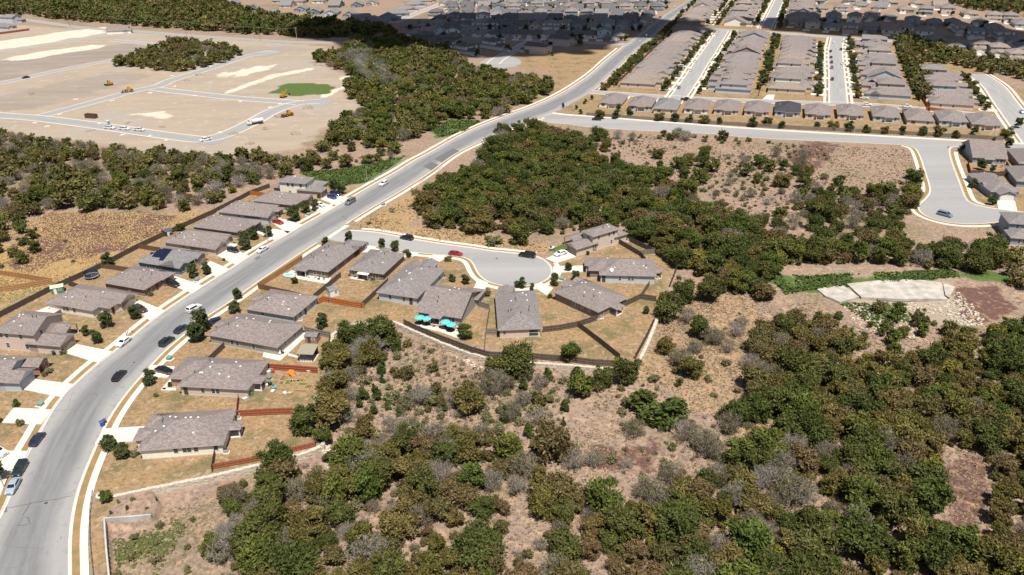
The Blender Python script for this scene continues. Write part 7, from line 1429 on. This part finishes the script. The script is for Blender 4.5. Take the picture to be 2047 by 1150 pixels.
# trees in the front gardens of the blocks
def avenue(base, offs, s0, s1, step, where, group):
    i = 0
    for off in offs:
        s = s0
        while s < s1:
            p = np.array(base)+DV*(s+PR.uniform(-2.5, 2.5))+NV*(off+PR.uniform(-1, 1)); plant('street' if PR.random() < 0.8 else 'olive', p[0], p[1], PR.uniform(3.6, 5.6), 'small street tree '+where, group, 1.2, 0.0); s += step; i += 1
avenue(E0, (-10.5, 10.5), 20, 235, 15, 'lining the first block street', 'street trees of the first block'); avenue(F0, (-10.5, 10.5), 16, 200, 12.5, 'lining the middle block street', 'street trees of the middle block'); avenue(H0, (-9.5, 9.5), 10, 200, 10, 'lining the top edge street', 'street trees of the top edge street'); avenue(D0, (-12,), 20, 110, 11, 'beside the wide right edge street', 'street trees of the right edge street')
far_r = cut(MR1, (1190, 179), (1345, 38)); fr_ = offset(far_r, -6.0)
for i, p in enumerate(resample(fr_, 8.5)): plant('oak' if i % 2 else 'olive', p[0], p[1], PR.uniform(4.0, 5.6), 'dense roadside tree in the line east of the far main road', 'tree line east of the far main road', 1.0, 0.0)
for i, (s, o_) in enumerate([(40, 42), (62, 44), (75, 42), (98, 44), (120, 43), (150, 43), (175, 42), (200, 43)]):
    p = np.array(E0)+DV*s+NV*o_; plant('oak', p[0], p[1], PR.uniform(4, 6), 'back garden tree between the second and third block', 'back garden trees of the middle blocks', 1.0, 0.0)
# ---- scrubland and woods
CLR = [[(1870, 880), (1970, 880), (2000, 980), (1985, 1100), (1880, 1080), (1850, 980)], [(1630, 570), (1700, 555), (1920, 552), (2030, 570), (2040, 640), (1960, 655), (1900, 640), (1690, 640)], [(1380, 905), (1470, 900), (1440, 960), (1400, 960)], [(1000, 990), (1040, 985), (1090, 1080), (1050, 1100)]]
scatter([(1505, 662), (1560, 640), (1640, 632), (1690, 712), (1800, 732), (1900, 692), (1990, 668), (2090, 635), (2130, 1210), (1235, 1210), (1245, 1010), (1290, 965), (1400, 975), (1490, 910), (1580, 885), (1510, 800), (1495, 740)], 3.7, {'olive': 30, 'brown': 20, 'oak': 24, 'bare': 10, 'bright': 9, 'yellow': 5}, (0.6, 1.45), 'in the thicket at the lower right', 'thicket at the lower right', CLR, 1)
scatter([(455, 985), (530, 968), (640, 930), (690, 900), (900, 875), (1000, 905), (1080, 950), (1240, 1010), (1235, 1210), (450, 1210), (440, 1090)], 3.5, {'olive': 24, 'brown': 20, 'bare': 26, 'oak': 15, 'sage': 8, 'bright': 6, 'twiggy': 8}, (0.6, 1.4), 'in the grey thicket at the bottom centre', 'thicket at the bottom centre', CLR, 2)
scatter([(660, 700), (720, 670), (800, 668), (880, 705), (1000, 745), (1180, 756), (1260, 760), (1250, 830), (1230, 920), (1090, 935), (900, 865), (700, 880), (655, 830)], 3.3, {'sage': 44, 'cedar': 22, 'twiggy': 22, 'olive': 8, 'bare': 10, 'bright': 4}, (0.65, 1.55), 'scattered over the dry slope below the houses', 'bushes on the dry slope', [[(1130, 800), (1230, 760), (1250, 900), (1150, 930)]], 3, jit=0.33)
scatter([(1270, 760), (1400, 700), (1480, 620), (1500, 700), (1480, 760), (1570, 830), (1560, 870), (1400, 950), (1240, 950), (1250, 840)], 6.0, {'sage': 30, 'twiggy': 22, 'bare': 20, 'cedar': 10, 'olive': 10, 'brown': 8}, (0.6, 1.2), 'dotted about the clearing by the sandy path', 'bushes in the clearing', (), 4, jit=0.35)
scatter([(330, 1010), (430, 960), (440, 1100), (300, 1180), (225, 1180), (222, 1070), (300, 1050)], 4.2, {'sage': 40, 'twiggy': 35, 'bright': 4, 'bare': 18}, (0.5, 1.0), 'on the dry bank below the stone wall', 'bushes below the stone wall', (), 5, jit=0.4)
scatter([(205, 1000), (330, 985), (330, 1015), (215, 1030)], 2.4, {'bright': 30, 'sage': 30, 'cedar': 30}, (0.3, 0.5), 'growing between the stone wall and the culvert', 'bushes by the culvert', (), 6)
scatter([(640, 700), (690, 690), (690, 760), (665, 880), (640, 880), (660, 780)], 3.2, {'olive': 40, 'bright': 20, 'oak': 25, 'bare': 15}, (0.6, 1.0), 'along the back wall of the garden lots', 'trees behind the garden lots', (), 7)
W5 = [(840, 412), (865, 388), (935, 348), (985, 305), (1000, 272), (1080, 266), (1150, 278), (1190, 315), (1290, 348), (1360, 385), (1420, 418), (1490, 458), (1560, 488), (1700, 488), (1840, 498), (1900, 502), (1990, 508), (2000, 528), (1960, 545), (1890, 540), (1720, 528), (1560, 532), (1510, 590), (1440, 580), (1380, 545), (1340, 525), (1300, 490), (1240, 460), (1120, 470), (1020, 470), (940, 465), (860, 452), (832, 430)]
scatter(W5, 4.1, {'oak': 30, 'olive': 20, 'bright': 26, 'brown': 12, 'bare': 5, 'yellow': 6}, (0.65, 1.5), 'in the woods behind the turning circle', 'woods behind the turning circle', [[(1385, 400), (1465, 400), (1465, 428), (1385, 428)]], 8)
scatter([(1190, 268), (1420, 275), (1600, 292), (1820, 300), (1840, 340), (1830, 400), (1800, 440), (1560, 465), (1430, 400), (1290, 330), (1190, 300)], 5.2, {'sage': 40, 'twiggy': 16, 'olive': 18, 'bright': 9, 'bare': 12, 'oak': 7}, (0.7, 1.25), 'dotted over the dry field below the cross street', 'bushes in the dry field', [[(1600, 290), (1830, 295), (1840, 350), (1700, 380), (1620, 345)]], 9, jit=0.38)
scatter([(1440, 470), (1600, 412), (1760, 395), (1825, 402), (1828, 430), (1800, 462), (1840, 490), (1700, 480), (1560, 485)], 5.0, {'olive': 30, 'oak': 25, 'bare': 20, 'brown': 20, 'sage': 10}, (0.7, 1.1), 'at the upper edge of the woods by the bend', 'upper edge of the woods', (), 10, jit=0.25)
scatter([(-40, 330), (60, 300), (220, 320), (380, 318), (480, 325), (560, 318), (640, 325), (660, 340), (560, 355), (500, 370), (430, 408), (370, 425), (280, 415), (180, 425), (110, 420), (60, 440), (-40, 480)], 4.8, {'olive': 22, 'oak': 20, 'bare': 36, 'brown': 16, 'bright': 5, 'yellow': 5}, (0.7, 1.35), 'in the grey-green wood behind the west row', 'wood behind the west row', (), 11)
scatter([(-40, 268), (100, 285), (300, 312), (400, 318), (380, 330), (60, 312), (-40, 330)], 5.0, {'bare': 50, 'olive': 25, 'oak': 15, 'brown': 10}, (0.7, 1.1), 'along the lower edge of the building site', 'shrubs below the building site', (), 12)
scatter([(-40, 470), (60, 450), (80, 520), (20, 545), (-40, 540)], 5.5, {'oak': 30, 'olive': 40, 'sage': 30}, (0.6, 1.0), 'in the straw field at the left edge', 'bushes in the straw field', (), 13)
scatter([(180, 440), (360, 430), (250, 490), (120, 540), (90, 500)], 16, {'sage': 60, 'oak': 20}, (0.5, 0.9), 'alone in the straw field', 'lone bushes in the straw field', (), 14)
W8 = [(625, 118), (690, 108), (720, 84), (800, 86), (870, 112), (940, 142), (1000, 158), (1108, 166), (1098, 188), (1040, 212), (985, 238), (900, 246), (870, 262), (800, 285), (760, 296), (662, 292), (655, 262), (745, 222), (700, 196), (690, 176), (712, 156)]
scatter(W8, 5.2, {'olive': 28, 'oak': 18, 'bright': 22, 'brown': 14, 'bare': 9, 'yellow': 14}, (0.95, 1.5), 'in the creek woods left of the bending road', 'creek woods', [[(855, 265), (895, 240), (965, 240), (930, 265), (880, 278)]], 15)
scatter([(640, 300), (740, 300), (800, 300), (780, 322), (690, 335), (660, 325)], 5.0, {'oak': 30, 'bare': 20, 'olive': 30, 'sage': 20}, (0.6, 1.0), 'between the creek woods and the west row', 'bushes below the creek woods', (), 16, jit=0.35)
scatter([(236, 124), (320, 98), (350, 86), (400, 92), (470, 100), (482, 112), (440, 128), (365, 144), (300, 140), (245, 134)], 5.6, {'olive': 35, 'oak': 25, 'bare': 15, 'brown': 20, 'yellow': 8}, (0.9, 1.35), 'in the wood island on the building site', 'wood island on the building site', (), 17)
scatter([(720, 455), (830, 400), (860, 455), (1000, 478), (1100, 488), (1050, 492), (890, 478)], 7, {'sage': 60, 'twiggy': 20, 'olive': 10}, (0.5, 1.0), 'on the dry bank north of the side street', 'bushes on the bank north of the side street', (), 18, jit=0.35)
scatter([(-200, -10), (120, -18), (300, -6), (440, 8), (500, 28), (560, 40), (640, 46), (700, 50), (780, 62), (800, 72), (640, 76), (513, 70), (376, 60), (291, 54), (171, 45), (60, 32), (-200, 20)], 7.0, {'olive': 40, 'oak': 34, 'bright': 14, 'brown': 12}, (1.1, 1.8), 'in the far tree belt', 'far tree belt', (), 19, individual=False)
scatter([(800, 80), (850, 92), (920, 116), (925, 128), (860, 108), (790, 94), (720, 92)], 6.5, {'oak': 50, 'olive': 30, 'brown': 20}, (0.9, 1.4), 'in the dark end of the creek woods', 'dark end of the creek woods', (), 20, individual=False)
scatter([(1795, 78), (1830, 84), (1900, 105), (1960, 118), (2060, 142), (2100, 175), (2020, 155), (1960, 145), (1900, 128), (1850, 130), (1815, 115), (1800, 100)], 6.0, {'olive': 40, 'oak': 40, 'brown': 20}, (0.9, 1.3), 'in the tree belt behind the right block', 'tree belt behind the right block', (), 21, individual=False)
scatter([(1850, -20), (1900, 8), (1960, 22), (2100, 40), (2200, 0), (2000, -25)], 8.5, {'olive': 55, 'oak': 30, 'brown': 15}, (1.0, 1.6), 'in the top right woods', 'top right woods', (), 22, individual=False)
scatter([(1815, 120), (1850, 150), (1862, 200), (1850, 205), (1830, 170), (1800, 125)], 5.5, {'oak': 60, 'olive': 40}, (0.8, 1.2), 'between the fourth block and the right edge block', 'trees behind the fourth block', (), 23)
# low brush that fills the gaps of the thickets
TH1 = [(1505, 662), (1560, 640), (1640, 632), (1690, 712), (1800, 732), (1900, 692), (1990, 668), (2090, 635), (2130, 1210), (1235, 1210), (1245, 1010), (1290, 965), (1400, 975), (1490, 910), (1580, 885), (1510, 800), (1495, 740)]
TH2 = [(440, 965), (530, 950), (640, 915), (690, 880), (900, 855), (1000, 890), (1080, 930), (1240, 990), (1235, 1190), (440, 1190), (440, 1090)]
scatter(TH1, 2.3, {'brown': 26, 'twiggy': 34, 'sage': 26, 'olive': 14}, (0.25, 0.5), 'low brush', None, CLR, 31, individual=False, clear=0.6)
scatter(TH2, 2.3, {'brown': 22, 'twiggy': 42, 'sage': 24, 'olive': 12}, (0.25, 0.5), 'low brush', None, CLR, 32, individual=False, clear=0.6)
scatter([(660, 700), (720, 670), (800, 668), (880, 705), (1000, 745), (1180, 756), (1260, 760), (1250, 830), (1230, 920), (1090, 935), (900, 865), (700, 880), (655, 830)], 2.2, {'sage': 60, 'twiggy': 28, 'brown': 12}, (0.3, 0.7), 'low brush', None, [[(1130, 800), (1230, 760), (1250, 900), (1150, 930)]], 33, individual=False, jit=0.36, clear=0.6)
scatter(W5, 2.8, {'brown': 30, 'olive': 40, 'sage': 20}, (0.25, 0.5), 'low brush', None, (), 34, individual=False, clear=0.6)
scatter([(1190, 268), (1420, 275), (1600, 292), (1820, 300), (1840, 340), (1830, 400), (1800, 440), (1560, 465), (1430, 400), (1290, 330), (1190, 300)], 3.0, {'sage': 50, 'twiggy': 40}, (0.25, 0.55), 'low brush', None, [[(1640, 290), (1830, 295), (1840, 350), (1700, 380)]], 35, individual=False, jit=0.45)
scatter([(1270, 760), (1400, 700), (1480, 620), (1500, 700), (1480, 760), (1570, 830), (1560, 870), (1400, 950), (1240, 950), (1250, 840)], 2.8, {'sage': 40, 'twiggy': 45, 'brown': 10}, (0.25, 0.5), 'low brush', None, (), 36, individual=False, jit=0.45)
scatter([(1650, 628), (1740, 612), (1800, 612), (1870, 640), (1900, 660), (1800, 705), (1710, 705)], 4.2, {'olive': 30, 'bright': 25, 'sage': 30, 'oak': 20}, (0.4, 0.9), 'growing among the riprap rocks', 'bushes among the rocks', (), 41)
for i, (x, y, h) in enumerate([(1372, 645, 4.6), (1388, 705, 3.4), (1432, 690, 3.6), (1455, 705, 4.0), (1368, 880, 5.0), (1418, 915, 5.4), (1430, 970, 5.0), (1458, 862, 4.6), (1340, 965, 4.4), (1470, 1010, 5.0), (1560, 975, 4.6), (1605, 1005, 4.6), (1500, 1060, 4.2), (705, 800, 3.6), (798, 872, 4.8), (830, 905, 5.2), (1022, 838, 4.4), (1045, 812, 3.8), (470, 1010, 4.4), (520, 1040, 5.0), (450, 1080, 3.8), (660, 1010, 4.6), (1555, 760, 4.0)]):
    plant_px('bare', (x, y), h, 'pale dead leafless shrub standing in the scrub, %s from the left' % ORD[sorted([1372, 1388, 1432, 1455, 1368, 1418, 1430, 1458, 1340, 1470, 1560, 1605, 1500, 705, 798, 830, 1022, 1045, 470, 520, 450, 660, 1555]).index(x)], 'pale dead shrubs', 0.9)
scatter([(2100, 640), (2420, 600), (2700, 1000), (2600, 1210), (2135, 1210)], 5.5, {'olive': 40, 'brown': 25, 'oak': 35}, (0.8, 1.3), 'woods beyond the right edge', None, (), 42, individual=False)
scatter([(2010, 500), (2400, 470), (2420, 560), (2060, 600), (2010, 545)], 6.5, {'olive': 40, 'brown': 25, 'oak': 35}, (0.8, 1.3), 'woods beyond the right edge', None, [[(1980, 430), (2200, 430), (2200, 525), (2000, 525)]], 43, individual=False)
g_ = np.random.default_rng(4)
for (x, y, a, grp) in LOTS:                                   # garden trees of the far lots
    for _ in range(1 if grp == 'farright' else 2):
        if g_.uniform() < 0.75:
            f = np.array([math.cos(a), math.sin(a)]); s2 = np.array([-f[1], f[0]]); p = np.array([x, y])+f*g_.choice([16.5, -14.5])+s2*g_.uniform(-7, 7)
            if y > 430: MASS.append(('street', p[0], p[1], 0.0, g_.uniform(3, 6), 1.2, 'far gardens'))
def mass(rows, name, label, frac=0.1, grow=2.6):
    """many plants merged into one object: fewer, larger leaf clumps each"""
    by = {}
    for r in rows: by.setdefault(r[0], []).append(r)
    for kd, rr in by.items():
        K = KIND[kd]; Qs, Ts = [], []; g = np.random.default_rng(len(rr))
        for (_, x, y, z, h, w, _w) in rr:
            v = K['v'][g.integers(len(K['v']))]; n = len(v['q']); dist = math.hypot(x, y); fr = frac*float(np.clip(260/dist, 0.35, 2.2)); gr = grow*math.sqrt(0.1/fr) if kd not in ('bare', 'twiggy') else 1.6*float(np.clip(dist/200, 1, 3))
            idx = g.choice(n, max(40, int(n*fr if kd not in ('bare', 'twiggy') else n*0.2)), replace=False); q = v['q'][idx].copy(); c = q.mean(1, keepdims=True); q = c+(q-c)*min(gr, 3.6); s = h/K['H']; a = g.uniform(0, 6.28)
            R_ = np.array([[math.cos(a), -math.sin(a), 0], [math.sin(a), math.cos(a), 0], [0, 0, 1]]); q = (q*np.array([s*w, s*w, s])) @ R_.T+np.array([x, y, z]); Qs.append(q); Ts.append(np.clip(v['t'][idx]*0.8+(g.uniform(-0.2, 0.35) if v['t'].ndim == 1 else 0.0), 0, 1))
        o = obj(name, quads_mesh(name, np.concatenate(Qs), TWIG if K['mat'] == 'twig' else LEAF['far' if kd in ('oak', 'olive') else K['mat']], np.concatenate(Ts))); tag(o, label+', '+{'oak': 'dark trees', 'olive': 'olive trees', 'bare': 'grey shrubs', 'twiggy': 'low grey shrubs'}.get(kd, DESC[kd]+'s'), 'woods', None, 'stuff')
mass([m for m in MASS if m[6] != 'low brush'], 'distant_woods', 'woods seen as one mass', 0.17, 2.3)
mass([m for m in MASS if m[6] == 'low brush'], 'undergrowth', 'undergrowth filling the gaps of the thickets')

# ---- undergrowth: tufts of dry grass and weeds, leafy sprouts
def tufts(poly, n, cols, size, seed, avoid=(), upz=0.9, dens=None):
    P = ats(poly); x0, y0 = P.min(0); x1, y1 = P.max(0); g = np.random.default_rng(seed); X = g.uniform(x0, x1, n*3); Y = g.uniform(y0, y1, n*3); ok = inside(P, X, Y)
    for a in avoid: ok &= ~inside(ats(a), X, Y)
    ok &= fbm(X/7, Y/7, seed, 2) > g.uniform(0.25, 0.6, len(X)); X, Y = X[ok][:n], Y[ok][:n]; Z = gz(X, Y); m = len(X); Q = []; T = []
    for k in range(5):
        Cc = np.stack([X+g.normal(0, 0.14, m), Y+g.normal(0, 0.14, m), Z+size*0.25], 1); Nn = unit(np.stack([g.normal(size=m), g.normal(size=m), np.abs(g.normal(size=m))*0.3+upz], 1)); s = size*g.uniform(0.6, 1.5, m); Q.append(quads_at(Cc, Nn, s, g, 0.7)); c = np.array(cols)[g.integers(len(cols), size=m)]; T.append(c*g.uniform(0.8, 1.18, (m, 1)))
    return np.concatenate(Q), np.concatenate(T)
dry = [(0.34, 0.235, 0.15), (0.28, 0.20, 0.14), (0.22, 0.165, 0.12), (0.16, 0.14, 0.07)]; strw = [(0.46, 0.32, 0.17), (0.42, 0.30, 0.15), (0.36, 0.25, 0.13)]; grn = [(0.075, 0.115, 0.03), (0.105, 0.135, 0.04), (0.06, 0.09, 0.03)]; lawnt = [(0.27, 0.18, 0.085), (0.19, 0.15, 0.06), (0.33, 0.22, 0.11), (0.12, 0.115, 0.04)]
parts = [tufts([(640, 700), (800, 660), (1260, 755), (1340, 620), (1480, 560), (1560, 600), (2060, 600), (2060, 1180), (230, 1180), (330, 1000), (640, 905)], 16000, dry, 0.26, 1, [CLR[1]]), tufts([(-40, 470), (110, 425), (420, 422), (200, 525), (105, 570), (-40, 640)], 9000, strw, 0.26, 2), tufts([(1190, 268), (1820, 300), (1840, 400), (1500, 440), (1300, 330)], 3200, dry, 0.4, 3),
         tufts([(712, 455), (830, 385), (840, 450), (1110, 486), (1085, 506), (890, 484)], 1600, strw+dry, 0.4, 4), tufts([(1310, 640), (1400, 560), (1500, 590), (1480, 760), (1560, 860), (1380, 800)], 2500, dry, 0.24, 5)]
o = obj('dry_grass', quads_mesh('dry_grass', np.concatenate([p[0] for p in parts]), GRASS, np.concatenate([p[1] for p in parts]))); tag(o, 'tufts of dry grass and dead weeds over the open ground', 'grass', None, 'stuff')
parts = [tufts([(600, 346), (700, 336), (810, 312), (745, 362), (665, 376)], 2600, grn, 0.6, 6), tufts([(1530, 540), (1600, 552), (1900, 540), (1940, 552), (1640, 575), (1570, 585)], 2600, grn, 0.55, 7), tufts([(215, 1060), (250, 1060), (330, 1010), (370, 1040), (330, 1110), (280, 1180), (225, 1180)], 700, [(0.10, 0.125, 0.04), (0.12, 0.12, 0.045)], 0.3, 8), tufts([(860, 262), (900, 240), (960, 242), (930, 262), (880, 275)], 900, grn, 0.7, 9), tufts([(1500, 640), (1990, 645), (2060, 1180), (1250, 1180)], 1200, [(0.12, 0.13, 0.045), (0.12, 0.10, 0.04)], 0.3, 10), tufts([(660, 700), (800, 668), (1260, 760), (1230, 920), (900, 865), (660, 860)], 900, [(0.14, 0.14, 0.05), (0.12, 0.135, 0.05)], 0.28, 11),
         tufts([(808, 640), (868, 668), (945, 700), (978, 708), (940, 706), (860, 676)], 500, grn, 0.5, 12), tufts([(1680, 600), (1800, 600), (1850, 640), (1760, 650)], 500, grn, 0.5, 13)]
o = obj('green_weeds', quads_mesh('green_weeds', np.concatenate([p[0] for p in parts]), GRASS, np.concatenate([p[1] for p in parts]))); tag(o, 'green weeds and reeds along the wet ground', 'weeds', None, 'stuff')
parts = [tufts([(205, 905), (300, 750), (520, 570), (650, 490), (890, 515), (960, 570), (1110, 560), (1240, 475), (1350, 532), (1308, 640), (1265, 718), (1060, 710), (860, 668), (700, 630), (655, 740), (635, 880), (525, 918), (240, 980)], 4000, lawnt, 0.13, 14, [[(273, 905), (455, 893), (475, 818), (300, 825)], [(350, 775), (500, 785), (540, 720), (350, 712)]]), tufts([(0, 640), (110, 575), (370, 450), (540, 372), (690, 385), (400, 575), (160, 765), (60, 900), (0, 1000)], 1500, lawnt, 0.13, 15)]
o = obj('lawn_grass', quads_mesh('lawn_grass', np.concatenate([p[0] for p in parts]), GRASS, np.concatenate([p[1] for p in parts]))); tag(o, 'patchy tufts of lawn grass on the near lots', 'grass', None, 'stuff')
# ---- thin smoke drifting over the creek woods
SMK = bpy.data.materials.new('smoke'); SMK.use_nodes = True; nt = SMK.node_tree; nt.nodes.clear(); o_ = nt.nodes.new('ShaderNodeOutputMaterial'); pv = nt.nodes.new('ShaderNodeVolumePrincipled'); pv.inputs['Color'].default_value = (0.9, 0.9, 0.9, 1); pv.inputs['Anisotropy'].default_value = 0.1
ns_ = nt.nodes.new('ShaderNodeTexNoise'); ns_.inputs['Scale'].default_value = 0.11; ns_.inputs['Detail'].default_value = 3.0; gp = nt.nodes.new('ShaderNodeNewGeometry'); mr = nt.nodes.new('ShaderNodeMapRange'); mr.inputs[1].default_value = 0.42; mr.inputs[2].default_value = 0.75; mr.inputs[4].default_value = 0.035
nt.links.new(gp.outputs['Position'], ns_.inputs['Vector']); nt.links.new(ns_.outputs['Fac'], mr.inputs[0]); nt.links.new(mr.outputs[0], pv.inputs['Density']); nt.links.new(pv.outputs[0], o_.inputs['Volume'])
mb = MB(); b0 = at(800, 196); blob(mb, (0, 0, 10), (7, 7, 8), 21, 12, 8); o = mb.build('smoke', SMK, None, (b0[0], b0[1], 1.0)); V = o.data.vertices
for v in V:                                            # lean and widen with height
    k = v.co.z/18; v.co.x = v.co.x*(0.6+1.6*k)-26*k; v.co.y = v.co.y*(0.6+1.2*k)+6*k; v.co.z = v.co.z*1.5
tag(o, 'thin pale smoke drifting up over the creek woods', 'smoke', None, 'stuff')
print('tris', sum(len(m.polygons)*2 for m in bpy.data.meshes), 'plants', {k: v['used'] for k, v in KIND.items()}, 'mass', len(MASS), 'objects', len(bpy.data.objects))
